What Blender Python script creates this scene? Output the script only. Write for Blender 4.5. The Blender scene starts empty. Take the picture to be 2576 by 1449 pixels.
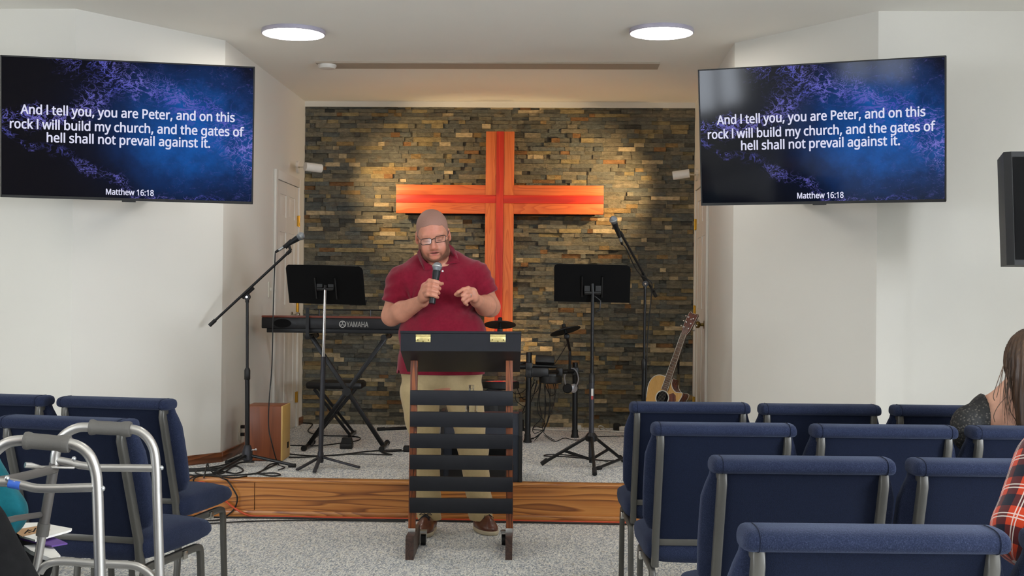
import bpy, bmesh, math, random
import numpy as np
from mathutils import Vector, Matrix, Quaternion

scene = bpy.context.scene
COL = scene.collection
PI = math.pi

# ------------------------------------------------------------------ camera
CAM_H = 1.28
FPX, PITCH, ROLL, YAW = 3191.0, 0.0086, 0.0102, 0.0419
FW = Vector((-math.sin(YAW)*math.cos(PITCH), math.cos(YAW)*math.cos(PITCH), math.sin(PITCH)))
_r = Vector((math.cos(YAW), math.sin(YAW), 0)); _u = _r.cross(FW)
RT = _r*math.cos(ROLL) + _u*math.sin(ROLL)
UP = _u*math.cos(ROLL) - _r*math.sin(ROLL)
CAM = Vector((0, 0, CAM_H))
cd = bpy.data.cameras.new('camera'); cam = bpy.data.objects.new('camera', cd); COL.objects.link(cam)
cd.sensor_fit = 'HORIZONTAL'; cd.sensor_width = 36.0; cd.lens = FPX/2576*36.0
cd.clip_start = 0.05; cd.clip_end = 100
m3 = Matrix((RT, UP, -FW)).transposed()
cam.matrix_world = Matrix.Translation(CAM) @ m3.to_4x4()
scene.camera = cam

# ------------------------------------------------------------------ world, exposure
world = bpy.data.worlds.new('world'); scene.world = world; world.use_nodes = True
wn = world.node_tree.nodes; bg = wn['Background']
sky = wn.new('ShaderNodeTexSky'); sky.sky_type = 'HOSEK_WILKIE'; sky.turbidity = 4
world.node_tree.links.new(sky.outputs[0], bg.inputs[0]); bg.inputs[1].default_value = 0.6
vs = scene.view_settings
vs.view_transform = 'Standard'; vs.look = 'None'; vs.gamma = 1.0; vs.use_curve_mapping = False
vs.exposure = 0.65
scene.cycles.use_denoising = True
scene.cycles.max_bounces = 7
scene.cycles.sample_clamp_indirect = 8.0
scene.cycles.caustics_reflective = False; scene.cycles.caustics_refractive = False

# ------------------------------------------------------------------ room dimensions
CEIL = 2.918; STG = 0.2195
XL, XR = -2.192, 1.060           # side walls of the stage recess
YB = 10.566                      # stone wall
YBL, YBR = 8.034, 8.084          # near ends of the recess side walls
XA, YA = -2.820, 7.147           # left end of the slanted wall
XC, YC = 1.744, 7.192            # right end of the slanted wall
YS = 7.307                       # front of the stage
NL, NR, NB = -5.2, 4.4, -4.5     # nave side walls and rear wall

# daylight through the nave windows (lamps stand outside the panes)
def area(name, loc, target, sx, sy, power, color, spread=PI):
    l = bpy.data.lights.new(name, 'AREA'); l.shape = 'RECTANGLE'; l.size = sx; l.size_y = sy
    l.energy = power; l.color = color; l.spread = spread
    o = bpy.data.objects.new(name, l); COL.objects.link(o)
    o.location = loc; o.rotation_euler = (Vector(target)-Vector(loc)).to_track_quat('-Z', 'Y').to_euler()
    return o
WINS = []                        # (side, y centre)
for side, y in (('L', 1.0), ('L', -2.0), ('R', 1.6), ('R', -2.0), ('B', -4.25)):
    WINS.append((side, y))
    if side == 'B':
        area('daylight_rear', (y, NB-0.35, 1.55), (y+0.5, 0, 1.5), 1.3, 1.5, 40, (0.83, 0.90, 1.0)); continue
    x = NL-0.35 if side == 'L' else NR+0.35
    area('daylight_'+side, (x, y, 1.55), (0, y+0.9, 1.95), 1.5, 1.5, 320 if side == 'R' else 120, (0.83, 0.90, 1.0))

def ray(px, py): return FW + RT*((px-1288)/FPX) - UP*((py-724.5)/FPX)
def P(px, py, d): return CAM + ray(px, py)*d                       # at a distance along the camera axis
def onz(px, py, z): q = ray(px, py); return CAM + q*((z-CAM_H)/q.z)  # on a horizontal plane
def ony(px, py, y): q = ray(px, py); return CAM + q*(y/q.y)
def onx(px, py, x): q = ray(px, py); return CAM + q*(x/q.x)
RZ = YAW

# ------------------------------------------------------------------ materials
def lin(c):
    if isinstance(c, str):
        c = c.lstrip('#'); c = [int(c[i:i+2], 16)/255 for i in (0, 2, 4)]
    return tuple((x/12.92 if x <= 0.04045 else ((x+0.055)/1.055)**2.4) for x in c)
class NT:
    def __init__(s, name):
        s.m = bpy.data.materials.new(name); s.m.use_nodes = True
        s.t = s.m.node_tree; s.n = s.t.nodes; s.b = s.n['Principled BSDF']
    def new(s, typ, **kw):
        n = s.n.new(typ)
        for k, v in kw.items(): setattr(n, k, v)
        return n
    def link(s, a, b): s.t.links.new(a, b)
    def setp(s, **kw):
        for k, v in kw.items(): s.b.inputs[k.replace('_', ' ')].default_value = v
    def coord(s, which='Object', scale=(1, 1, 1), rot=(0, 0, 0)):
        tc = s.new('ShaderNodeTexCoord'); mp = s.new('ShaderNodeMapping')
        mp.inputs['Scale'].default_value = scale; mp.inputs['Rotation'].default_value = rot
        s.link(tc.outputs[which], mp.inputs[0]); return mp.outputs[0]
    def noise(s, vec, scale, detail=3, rough=0.5, dist=0):
        n = s.new('ShaderNodeTexNoise'); n.inputs['Scale'].default_value = scale; n.inputs['Detail'].default_value = detail
        n.inputs['Roughness'].default_value = rough; n.inputs['Distortion'].default_value = dist
        s.link(vec, n.inputs['Vector']); return n.outputs['Fac']
    def ramp(s, fac, stops, interp='LINEAR'):
        r = s.new('ShaderNodeValToRGB'); e = r.color_ramp; e.interpolation = interp
        while len(e.elements) < len(stops): e.elements.new(0.5)
        for el, (p, c) in zip(e.elements, stops): el.position = p; el.color = (*c, 1) if len(c) == 3 else c
        s.link(fac, r.inputs[0]); return r.outputs[0]
    def mix(s, fac, a, b, mode='MIX'):
        n = s.new('ShaderNodeMix'); n.data_type = 'RGBA'; n.blend_type = mode
        for sock, v in ((n.inputs[0], fac), (n.inputs[6], a), (n.inputs[7], b)):
            if hasattr(v, 'is_linked'): s.link(v, sock)
            else: sock.default_value = v if not isinstance(v, tuple) or len(v) == 4 else (*v, 1)
        return n.outputs[2]
    def math(s, op, a, b=None):
        n = s.new('ShaderNodeMath', operation=op)
        for i, v in enumerate((a, b)):
            if v is None: continue
            if hasattr(v, 'is_linked'): s.link(v, n.inputs[i])
            else: n.inputs[i].default_value = v
        return n.outputs[0]
    def color(s, c): s.link(c, s.b.inputs['Base Color'])
    def bump(s, h, strength=0.3, dist=0.01):
        b = s.new('ShaderNodeBump'); b.inputs['Strength'].default_value = strength; b.inputs['Distance'].default_value = dist
        s.link(h, b.inputs['Height']); s.link(b.outputs[0], s.b.inputs['Normal'])
M = {}
def simple(name, c, rough=0.5, metal=0.0, var=0.06, nscale=12, bump=0.0, bscale=200, spec=0.5, coat=0.0, sheen=0.0):
    t = NT(name); c = lin(c); v = t.coord()
    f = t.noise(v, nscale, 3)
    a = tuple(x*(1-var) for x in c); b = tuple(min(1, x*(1+var)) for x in c)
    t.color(t.ramp(f, [(0.3, a), (0.7, b)]))
    t.setp(Roughness=rough, Metallic=metal, Coat_Weight=coat, Sheen_Weight=sheen)
    t.b.inputs['Specular IOR Level'].default_value = spec
    if bump: t.bump(t.noise(v, bscale, 3), bump, 0.004)
    M[name] = t.m; return t.m

# ------------------------------------------------------------------ mesh builder
class MB:
    def __init__(s): s.v = []; s.f = []; s.mi = []; s.cur = 0; s.fc = []
    def add(s, vs, fs, col=None):
        o = len(s.v); s.v.extend([tuple(x) for x in vs])
        for f in fs: s.f.append([i+o for i in f]); s.mi.append(s.cur); s.fc.append(col)
        return s
    def box(s, c, size, rot=None, taper=1.0, col=None, bev=0.0):
        x, y, z = (k/2 for k in size); c = Vector(c)
        if bev:
            bm = bmesh.new(); bmesh.ops.create_cube(bm, size=1.0)
            bmesh.ops.scale(bm, vec=size, verts=bm.verts)
            bmesh.ops.bevel(bm, geom=bm.edges[:], offset=bev, segments=2, affect='EDGES', profile=0.5)
            vs = [v.co.copy() for v in bm.verts]; bm.verts.index_update()
            fs = [[v.index for v in f.verts] for f in bm.faces]; bm.free()
        else:
            vs = [Vector(((-x if i in (0, 3) else x)*1.0, (-y if i < 2 else y), -z)) for i in range(4)]
            vs += [Vector((q.x*taper, q.y*taper, z)) for q in vs]
            fs = [(3, 2, 1, 0), (4, 5, 6, 7), (0, 1, 5, 4), (1, 2, 6, 5), (2, 3, 7, 6), (3, 0, 4, 7)]
        if rot is not None:
            R = rot.to_3x3() if hasattr(rot, 'to_3x3') else rot
            vs = [R @ q for q in vs]
        return s.add([q+c for q in vs], fs, col)
    def bar(s, a, b, w, h=None, up=(0, 0, 1), bev=0.0):
        a, b = Vector(a), Vector(b); d = (b-a); L = d.length; y = d.normalized(); up = Vector(up)
        if abs(y.dot(up.normalized())) > 0.99: up = Vector((0, 1, 0))
        x = y.cross(up).normalized(); z = x.cross(y)
        return s.box((a+b)/2, (w, L, h or w), Matrix((x, y, z)).transposed(), bev=bev)
    def tube(s, pts, r, n=10, cap=True, rr=None, flat=None):
        pts = [Vector(p) for p in pts]; N = len(pts)
        rs = r if isinstance(r, (list, tuple)) else [r]*N
        tang = []
        for i in range(N):
            d = (pts[min(i+1, N-1)]-pts[max(i-1, 0)])
            tang.append(d.normalized() if d.length > 1e-9 else Vector((0, 0, 1)))
        t0 = tang[0]; nrm = t0.orthogonal().normalized()
        if flat is not None: nrm = (Vector(flat[0]) - t0*Vector(flat[0]).dot(t0)).normalized()
        vs = []
        for i in range(N):
            if i:
                q = tang[i-1].rotation_difference(tang[i]); nrm = (q @ nrm)
                nrm = (nrm - tang[i]*nrm.dot(tang[i])).normalized()
            b = tang[i].cross(nrm)
            k2 = flat[1] if flat is not None else 1.0
            for j in range(n):
                a = 2*PI*j/n
                vs.append(pts[i] + nrm*math.cos(a)*rs[i] + b*math.sin(a)*rs[i]*k2)
        fs = []
        for i in range(N-1):
            for j in range(n):
                k = (j+1) % n
                fs.append((i*n+j, i*n+k, (i+1)*n+k, (i+1)*n+j))
        if cap: fs.append(tuple(range(n-1, -1, -1))); fs.append(tuple((N-1)*n+j for j in range(n)))
        return s.add(vs, fs)
    def cyl(s, a, b, r, r2=None, n=20): return s.tube([a, b], [r, r if r2 is None else r2], n)
    def lathe(s, prof, origin=(0, 0, 0), axis=(0, 0, 1), n=24):
        ax = Vector(axis).normalized(); u = ax.orthogonal().normalized(); w = ax.cross(u); o = Vector(origin)
        vs = []; fs = []
        for (r, h) in prof:
            for j in range(n):
                a = 2*PI*j/n
                vs.append(o + ax*h + (u*math.cos(a) + w*math.sin(a))*max(r, 1e-5))
        for i in range(len(prof)-1):
            for j in range(n):
                k = (j+1) % n
                fs.append((i*n+j, i*n+k, (i+1)*n+k, (i+1)*n+j))
        fs.append(tuple(range(n-1, -1, -1))); fs.append(tuple((len(prof)-1)*n+j for j in range(n)))
        return s.add(vs, fs)
    def sphere(s, c, r, n=16, m=10, scale=(1, 1, 1), rot=None):
        vs = []; fs = []
        c = Vector(c)
        for i in range(m+1):
            t = PI*i/m
            for j in range(n):
                a = 2*PI*j/n
                q = Vector((math.sin(t)*math.cos(a)*scale[0], math.sin(t)*math.sin(a)*scale[1], math.cos(t)*scale[2]))*r
                if rot is not None: q = rot @ q
                vs.append(c+q)
        for i in range(m):
            for j in range(n):
                k = (j+1) % n; fs.append((i*n+j, (i+1)*n+j, (i+1)*n+k, i*n+k))
        return s.add(vs, fs)
    def prism(s, poly, d0, d1, fr):
        """poly in (u, v); fr(u, v, d) -> point; extruded from d0 to d1."""
        n = len(poly); vs = [fr(u, v, d0) for u, v in poly]+[fr(u, v, d1) for u, v in poly]
        fs = [tuple(range(n-1, -1, -1)), tuple(range(n, 2*n))]+[(i, (i+1) % n, n+(i+1) % n, n+i) for i in range(n)]
        return s.add(vs, fs)
    def loft(s, rings, cap=True, closed=True):
        n = len(rings[0]); vs = [p for r in rings for p in r]; fs = []
        for i in range(len(rings)-1):
            for j in range(n if closed else n-1):
                k = (j+1) % n; fs.append((i*n+j, i*n+k, (i+1)*n+k, (i+1)*n+j))
        if cap: fs.append(tuple(range(n-1, -1, -1))); fs.append(tuple((len(rings)-1)*n+j for j in range(n)))
        return s.add(vs, fs)
    def build(s, name, mats, parent=None, smooth=35, origin=None, loc=None, recalc=True):
        """Link as ONE mesh object. Vertices are in the parent's space, or in world space moved to 'origin'."""
        me = bpy.data.meshes.new(name)
        o = Vector(origin) if origin is not None else Vector((0, 0, 0))
        me.from_pydata([tuple(Vector(v)-o) for v in s.v], [], s.f)
        if not isinstance(mats, (list, tuple)): mats = [mats]
        for m in mats: me.materials.append(M[m] if isinstance(m, str) else m)
        me.polygons.foreach_set('material_index', s.mi)
        if any(c is not None for c in s.fc):
            at = me.color_attributes.new('Col', 'FLOAT_COLOR', 'CORNER')
            buf = []
            for p, c in zip(me.polygons, s.fc):
                buf.extend(list((c or (1, 1, 1))) + [1.0] if True else [])
                for _ in range(p.loop_total-1): buf.extend(list(c or (1, 1, 1)) + [1.0])
            at.data.foreach_set('color', buf)
        if recalc:
            bm = bmesh.new(); bm.from_mesh(me); bmesh.ops.recalc_face_normals(bm, faces=bm.faces); bm.to_mesh(me); bm.free()
        if smooth:
            me.polygons.foreach_set('use_smooth', [True]*len(me.polygons))
            me.set_sharp_from_angle(angle=math.radians(smooth))
        me.update()
        ob = bpy.data.objects.new(name, me); COL.objects.link(ob)
        if parent is not None: ob.parent = parent
        if loc is not None: ob.location = loc
        elif origin is not None: ob.location = o
        return ob

def tag(o, label=None, cat=None, group=None, kind=None):
    if label: o['label'] = label
    if cat: o['category'] = cat
    if group: o['group'] = group
    if kind: o['kind'] = kind
    return o
def thing(name, label, cat, loc=(0, 0, 0), rotz=0.0, group=None):
    o = bpy.data.objects.new(name, None); o.empty_display_size = 0.1; COL.objects.link(o)
    o.location = loc; o.rotation_euler = (0, 0, rotz)
    return tag(o, label, cat, group)
def struct(name, mb, mats, **kw):
    o = mb.build(name, mats, **kw)
    if o.parent is None: o['kind'] = 'structure'
    return o
def copy_tree(o, parent=None):
    c = o.copy(); COL.objects.link(c); c.parent = parent
    for ch in o.children: copy_tree(ch, c)
    return c
def smooth_path(pts, sub=6):
    """Catmull-Rom through the points."""
    pts = [Vector(p) for p in pts]; out = []
    for i in range(len(pts)-1):
        p0 = pts[max(i-1, 0)]; p1 = pts[i]; p2 = pts[i+1]; p3 = pts[min(i+2, len(pts)-1)]
        for k in range(sub):
            t = k/sub
            out.append(0.5*((2*p1)+(p2-p0)*t+(2*p0-5*p1+4*p2-p3)*t*t+(3*p1-p0-3*p2+p3)*t**3))
    out.append(pts[-1]); return out
def frame(o, x, y):
    """Local frame: origin o, x and y axes -> function of (u, v, d), d along x cross y."""
    o, x, y = Vector(o), Vector(x).normalized(), Vector(y).normalized(); z = x.cross(y)
    return lambda u, v, d=0.0: o + x*u + y*v + z*d
def rrect(w, h, r, n=4, cx=0, cy=0):
    out = []
    for (sx, sy, a0) in ((1, 1, 0), (-1, 1, 90), (-1, -1, 180), (1, -1, 270)):
        for i in range(n+1):
            a = math.radians(a0+90*i/n); out.append((cx+sx*(w/2-r)+r*math.cos(a), cy+sy*(h/2-r)+r*math.sin(a)))
    return out
# ------------------------------------------------------------------ surface materials
def paint(name, c, b=0.05):
    t = NT(name); v = t.coord(); c = lin(c)
    f = t.noise(v, 1.3, 2)
    t.color(t.ramp(f, [(0.3, tuple(x*0.975 for x in c)), (0.7, c)]))
    t.setp(Roughness=0.75); t.b.inputs['Specular IOR Level'].default_value = 0.25
    t.bump(t.noise(v, 260, 3), b, 0.003); M[name] = t.m
paint('wall_paint', '#dedbd2'); paint('ceiling_paint', '#f7f4ec', 0.15); paint('door_paint', '#dcd8cf', 0.02)
paint('taupe_paint', '#b3a594', 0.1)
def carpet(name):
    t = NT(name)
    tc = t.new('ShaderNodeTexCoord')
    # rows of short loops: each cell of the grid is one loop with its own tone
    mp = t.new('ShaderNodeMapping'); mp.inputs['Scale'].default_value = (175, 46, 1)
    t.link(tc.outputs['Object'], mp.inputs[0])
    warp = t.new('ShaderNodeTexNoise'); warp.inputs['Scale'].default_value = 55; t.link(tc.outputs['Object'], warp.inputs['Vector'])
    ad = t.new('ShaderNodeVectorMath', operation='MULTIPLY_ADD'); ad.inputs[1].default_value = (1.0, 0.8, 0)
    t.link(warp.outputs['Color'], ad.inputs[0]); t.link(mp.outputs[0], ad.inputs[2])
    vo = t.new('ShaderNodeTexVoronoi'); vo.inputs['Scale'].default_value = 1.0; vo.inputs['Randomness'].default_value = 0.7
    t.link(ad.outputs[0], vo.inputs['Vector'])
    sep = t.new('ShaderNodeSeparateColor'); t.link(vo.outputs['Color'], sep.inputs[0])
    rows = t.noise(t.coord(scale=(0.35, 1, 1)), 70, 3, 0.6)
    f = t.math('ADD', t.math('MULTIPLY', sep.outputs[0], 0.62), t.math('MULTIPLY', rows, 0.42))
    loops = t.ramp(f, [(0.22, lin('#8f959c')), (0.38, lin('#c3c6c8')), (0.55, lin('#e3e2dc')), (0.8, lin('#fbf8ee'))])
    fleck = t.noise(t.coord(scale=(1, 0.5, 1)), 120, 2, 0.6)
    col = t.mix(t.ramp(fleck, [(0.54, (0, 0, 0)), (0.68, (0.5, 0.5, 0.5))]), loops, lin('#8795a6'))
    tan = t.noise(t.coord(scale=(1, 0.5, 1)), 31, 3, 0.6)
    col = t.mix(t.ramp(tan, [(0.55, (0, 0, 0)), (0.72, (0.45, 0.45, 0.45))]), col, lin('#cdbf9f'))
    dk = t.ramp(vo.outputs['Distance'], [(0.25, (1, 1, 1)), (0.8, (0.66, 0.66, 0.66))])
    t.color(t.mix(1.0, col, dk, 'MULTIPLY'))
    t.setp(Roughness=0.95, Sheen_Weight=0.2); t.b.inputs['Specular IOR Level'].default_value = 0.1
    inv = t.math('SUBTRACT', 1.0, vo.outputs['Distance'])
    t.bump(inv, 0.35, 0.005); M[name] = t.m
carpet('carpet')
def wood(name, c1, c2, c3, axis='X', scale=1.0, rough=0.35, coat=0.3, rings=9.0, band=3.0, off=0.0, contrast=1.0):
    """Flat-sawn grain running along one axis of the object."""
    t = NT(name)
    sq = {'X': (0.10, 1, 1), 'Y': (1, 0.10, 1), 'Z': (1, 1, 0.10)}[axis]
    tc = t.new('ShaderNodeTexCoord'); mp = t.new('ShaderNodeMapping')
    mp.inputs['Scale'].default_value = tuple(q*scale for q in sq); mp.inputs['Location'].default_value = (off, off*0.7, off*1.3)
    t.link(tc.outputs['Object'], mp.inputs[0]); v = mp.outputs[0]
    n1 = t.noise(v, 3.2, 2, 0.45, 0.4)
    g = t.math('FRACT', t.math('MULTIPLY', n1, rings*band*0.55))
    saw = t.ramp(g, [(0.0, (0, 0, 0)), (0.55, (0.35, 0.35, 0.35)), (0.9, (1, 1, 1)), (1.0, (0.1, 0.1, 0.1))])
    sq2 = {'X': (3, 260, 260), 'Y': (260, 3, 260), 'Z': (260, 260, 3)}[axis]
    fine = t.noise(t.coord(scale=sq2), 1.0, 3)
    blot = t.noise(v, 6, 3)
    f = t.math('ADD', t.math('MULTIPLY', saw, 0.55*contrast), t.math('MULTIPLY', fine, 0.45))
    col = t.ramp(f, [(0.18, lin(c1)), (0.45, lin(c2)), (0.85, lin(c3))])
    t.color(t.mix(0.5, col, t.mix(blot, (0.75, 0.75, 0.75), (1.15, 1.1, 1.05)), 'MULTIPLY'))
    t.setp(Roughness=rough, Coat_Weight=coat, Coat_Roughness=0.2)
    t.bump(f, 0.12, 0.002); M[name] = t.m
wood('oak_riser', '#d9954c', '#bd7633', '#6e3b19', 'X', 1.5, 0.3, 0.4, 9, 3)
wood('oak_trim', '#d8964f', '#bd7838', '#8a4f26', 'X', 2.2, 0.35, 0.3)
wood('baseboard_wood', '#8a5230', '#74411f', '#4d2814', 'X', 2.0, 0.35, 0.3)
wood('cross_wood_v', '#d3733b', '#c45f2c', '#9a481d', 'Z', 2.6, 0.5, 0.0, 9, 3, 0.3, 0.6)
wood('cross_wood_h', '#d56c34', '#c45826', '#963f16', 'X', 2.4, 0.5, 0.0, 9, 3, 2.1, 0.6)
wood('cross_red_v', '#c93318', '#b22410', '#86160a', 'Z', 2.4, 0.5, 0.0, 6, 2, 1.0, 0.6)
wood('cross_red_h', '#d23214', '#ba220d', '#8a1608', 'X', 2.4, 0.5, 0.0, 6, 2, 4.0, 0.6)
wood('lectern_wood', '#99542a', '#7a3d1b', '#3a1a0c', 'Z', 3.0, 0.5, 0.0)
wood('lectern_foot', '#4a3229', '#3d2820', '#241712', 'Y', 3.0, 0.5, 0.1)
wood('cajon_wood', '#8d4b26', '#7c3f1f', '#5e2c14', 'Z', 1.5, 0.45, 0.1, 6, 2, 0.0, 0.5)
wood('spruce', '#dcae66', '#d3a258', '#bb8844', 'Z', 4.0, 0.25, 0.5, 9, 3, 0.0, 0.4)
wood('mahogany', '#7a3a22', '#682d1a', '#451a10', 'Z', 4.0, 0.25, 0.5)
wood('rosewood', '#7d5a42', '#6b4a36', '#4a3122', 'Z', 5.0, 0.5, 0.0)

def stone_mat():
    t = NT('ledge_stone'); v = t.coord()
    a = t.new('ShaderNodeVertexColor', layer_name='Col')
    n = t.noise(t.coord(scale=(1, 1, 2.2)), 22, 5, 0.65)
    rust = t.noise(t.coord(scale=(1, 1, 1.8)), 9, 4, 0.6, 0.6)
    shade = t.ramp(n, [(0.25, (0.58, 0.58, 0.58)), (0.75, (1.55, 1.55, 1.55))])
    c = t.mix(1.0, a.outputs[0], shade, 'MULTIPLY')
    rm = t.ramp(rust, [(0.58, (0, 0, 0)), (0.74, (0.45, 0.45, 0.45))])
    c = t.mix(rm, c, lin('#80633f'))
    t.color(c); t.setp(Roughness=0.78); t.b.inputs['Specular IOR Level'].default_value = 0.35
    t.bump(t.noise(t.coord(scale=(1, 1, 1.6)), 42, 7, 0.72), 0.9, 0.02); M['ledge_stone'] = t.m
stone_mat()
simple('hinge_brass', '#c9a24a', 0.3, 1.0); simple('nickel', '#b9b6ae', 0.25, 1.0); simple('antique_brass', '#7d6a3c', 0.35, 1.0)
simple('plate_ivory', '#d8d4c6', 0.4); simple('lamp_white', '#e2ded6', 0.4, var=0.02)
simple('black_plastic', '#0c0c0e', 0.45); simple('black_metal', '#141416', 0.35, 0.3); simple('black_matte', '#050506', 0.8, spec=0.2)
simple('rubber', '#0b0b0b', 0.7); simple('grey_metal', '#3c3c42', 0.4, 0.5)
simple('chrome', '#d8d8da', 0.12, 1.0, var=0.02)

# ------------------------------------------------------------------ the setting
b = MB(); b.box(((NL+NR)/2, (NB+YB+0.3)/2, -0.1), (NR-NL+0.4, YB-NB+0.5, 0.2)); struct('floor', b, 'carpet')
b = MB(); b.box(((NL+NR)/2, (NB+YB+0.3)/2, CEIL+0.1), (NR-NL+0.4, YB-NB+0.5, 0.2)); struct('ceiling', b, 'ceiling_paint')
def wall(name, x0, y0, x1, y1, out, mats='wall_paint', holes=(), th=0.15, z0=0.0):
    """Upright wall between two floor points, thickness on the 'out' side, with window openings (s0, s1, z0, z1)."""
    a, c = Vector((x0, y0, 0)), Vector((x1, y1, 0)); d = (c-a); L = d.length; d.normalize()
    o = Vector(out).normalized()
    b = MB()
    def blk(s0, s1, za, zb):
        ctr = a + d*((s0+s1)/2) + o*(th/2); ctr.z = (za+zb)/2
        b.box(ctr, (s1-s0, th, zb-za), Matrix((d, o, Vector((0, 0, 1)))).transposed())
    s = 0.0
    for (h0, h1, za, zb) in sorted(holes):
        blk(s, h0, z0, CEIL); blk(h0, h1, z0, za); blk(h0, h1, zb, CEIL); s = h1
    blk(s, L, z0, CEIL)
    return struct(name, b, mats)
holesL = [(YA-0.0-y-0.75+0.0, YA-y+0.75, 0.8, 2.3) for sd, y in WINS if sd == 'L']
holesR = [(YC-y-0.75, YC-y+0.75, 0.8, 2.3) for sd, y in WINS if sd == 'R']
wall('wall_left', NL, YA, NL, NB, (-1, 0, 0), holes=holesL)
wall('wall_right', NR, YC, NR, NB, (1, 0, 0), holes=holesR)
simple('rear_wall_darkened', '#6d5a47', 0.6, nscale=3)  # unseen rear wall made dark to weaken its reflection in the screens
wall('wall_rear', NL, NB, NR, NB, (0, -1, 0), 'rear_wall_darkened', holes=[(-4.25-0.65-NL, -4.25+0.65-NL, 0.8, 2.3)])
wall('wall_front_left', NL-0.15, YA, XA, YA, (0, 1, 0))
wall('wall_front_right', XC, YC, NR+0.15, YC, (0, 1, 0))
wall('wall_slant_left', XA, YA, XL, YBL, (-(YBL-YA), XL-XA, 0))
wall('wall_slant_right', XR, YBR, XC, YC, (YBR-YC, XC-XR, 0))
wall('wall_stage_left', XL, YBL, XL, YB+0.1, (-1, 0, 0))
wall('wall_stage_right', XR, YBR, XR, YB+0.1, (1, 0, 0))
# windows of the nave
tpane = NT('window_glass')
mx = tpane.new('ShaderNodeMixShader'); tr = tpane.new('ShaderNodeBsdfTransparent'); gl = tpane.new('ShaderNodeBsdfGlossy')
gl.inputs['Roughness'].default_value = 0.02; mx.inputs[0].default_value = 0.06
tpane.link(tr.outputs[0], mx.inputs[1]); tpane.link(gl.outputs[0], mx.inputs[2])
tpane.link(mx.outputs[0], tpane.n['Material Output'].inputs[0]); M['window_glass'] = tpane.m
for i, (sd, y) in enumerate(WINS):
    x = NL-0.06 if sd == 'L' else NR+0.06
    b = MB()
    if sd == 'B':
        for dz in (0.83, 2.27): b.box((y, NB-0.06, dz), (1.3, 0.08, 0.06))
        for dy in (-0.62, 0, 0.62): b.box((y+dy, NB-0.06, 1.55), (0.06, 0.08, 1.5))
        w = struct('window_%d' % (i+1), b, 'door_paint')
        MB().box((y, NB-0.06, 1.55), (1.24, 0.008, 1.44)).build('pane', 'window_glass', w); continue
    for dz in (0.83, 2.27): b.box((x, y, dz), (0.08, 1.5, 0.06))
    for dy in (-0.72, 0, 0.72): b.box((x, y+dy, 1.55), (0.08, 0.06, 1.5))
    b.box((x, y, 1.55), (0.04, 1.5, 0.03))
    w = struct('window_%d' % (i+1), b, 'door_paint')
    MB().box((x, y, 1.55), (0.008, 1.44, 1.44)).build('pane', 'window_glass', w)

# stage platform
b = MB()
xl = XA+(XL-XA)*(YS-YA)/(YBL-YA); xr = XC+(XR-XC)*(YS-YC)/(YBR-YC)
pl = [(xl-0.1, YS+0.02), (xr+0.1, YS+0.02), (XR+0.1, YBR+0.05), (XR+0.1, YB), (XL-0.1, YB), (XL-0.1, YBL+0.05)]
b.prism(pl, 0.0, STG, lambda u, v, d: Vector((u, v, d)))
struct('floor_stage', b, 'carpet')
b = MB()
jx = onz(641, 1240, 0.12).x
jx = ony(641, 1240, YS).x
for x0, x1 in ((xl-0.12, jx-0.002), (jx+0.002, xr+0.12)):
    b.box(((x0+x1)/2, YS+0.01, 0.118), (x1-x0, 0.03, 0.165))
struct('trim_1', b, 'oak_riser')
b = MB(); b.box(((xl+xr)/2, YS+0.025, 0.211), (xr-xl+0.2, 0.09, 0.022), bev=0.006); struct('trim_2', b, 'oak_trim')
b = MB(); b.box(((xl+xr)/2, YS-0.008, 0.02), (xr-xl+0.2, 0.03, 0.04), bev=0.006); struct('trim_3', b, 'oak_trim')
# baseboards on the stage walls (slant left, stage left, right side)
def baseboard(name, x0, y0, x1, y1, inn, zb, h=0.062, t=0.016):
    a, c = Vector((x0, y0, 0)), Vector((x1, y1, 0)); d = (c-a); L = d.length; d.normalize(); o = Vector(inn).normalized()
    # built along its own x axis so that the grain runs lengthwise
    b = MB(); b.box((L/2, 0, h/2), (L, t, h), bev=0.004)
    ob = struct(name, b, 'baseboard_wood', loc=a+o*(t/2)+Vector((0, 0, zb)))
    ob.rotation_euler = (0, 0, math.atan2(d.y, d.x)); return ob
nsl = Vector((YBL-YA, -(XL-XA), 0)); nsr = Vector((-(YBR-YC), -(XC-XR), 0))
baseboard('baseboard_slant_left', xl, YS+0.07, XL, YBL, nsl, STG)
baseboard('baseboard_left', XL, YBL, XL, 9.42, (1, 0, 0), STG)
baseboard('baseboard_left_rear', XL, 10.34, XL, YB-0.03, (1, 0, 0), STG)
baseboard('baseboard_slant_right', XR, YBR, xr, YS+0.07, nsr, STG)
baseboard('baseboard_right', XR, YBR, XR, 9.45, (-1, 0, 0), STG)
# taupe band on the ceiling
b = MB(); b.box(((-1.75+0.635)/2, 8.85, CEIL-0.006), (2.385, 0.215, 0.012)); struct('trim_4', b, 'taupe_paint')
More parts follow.
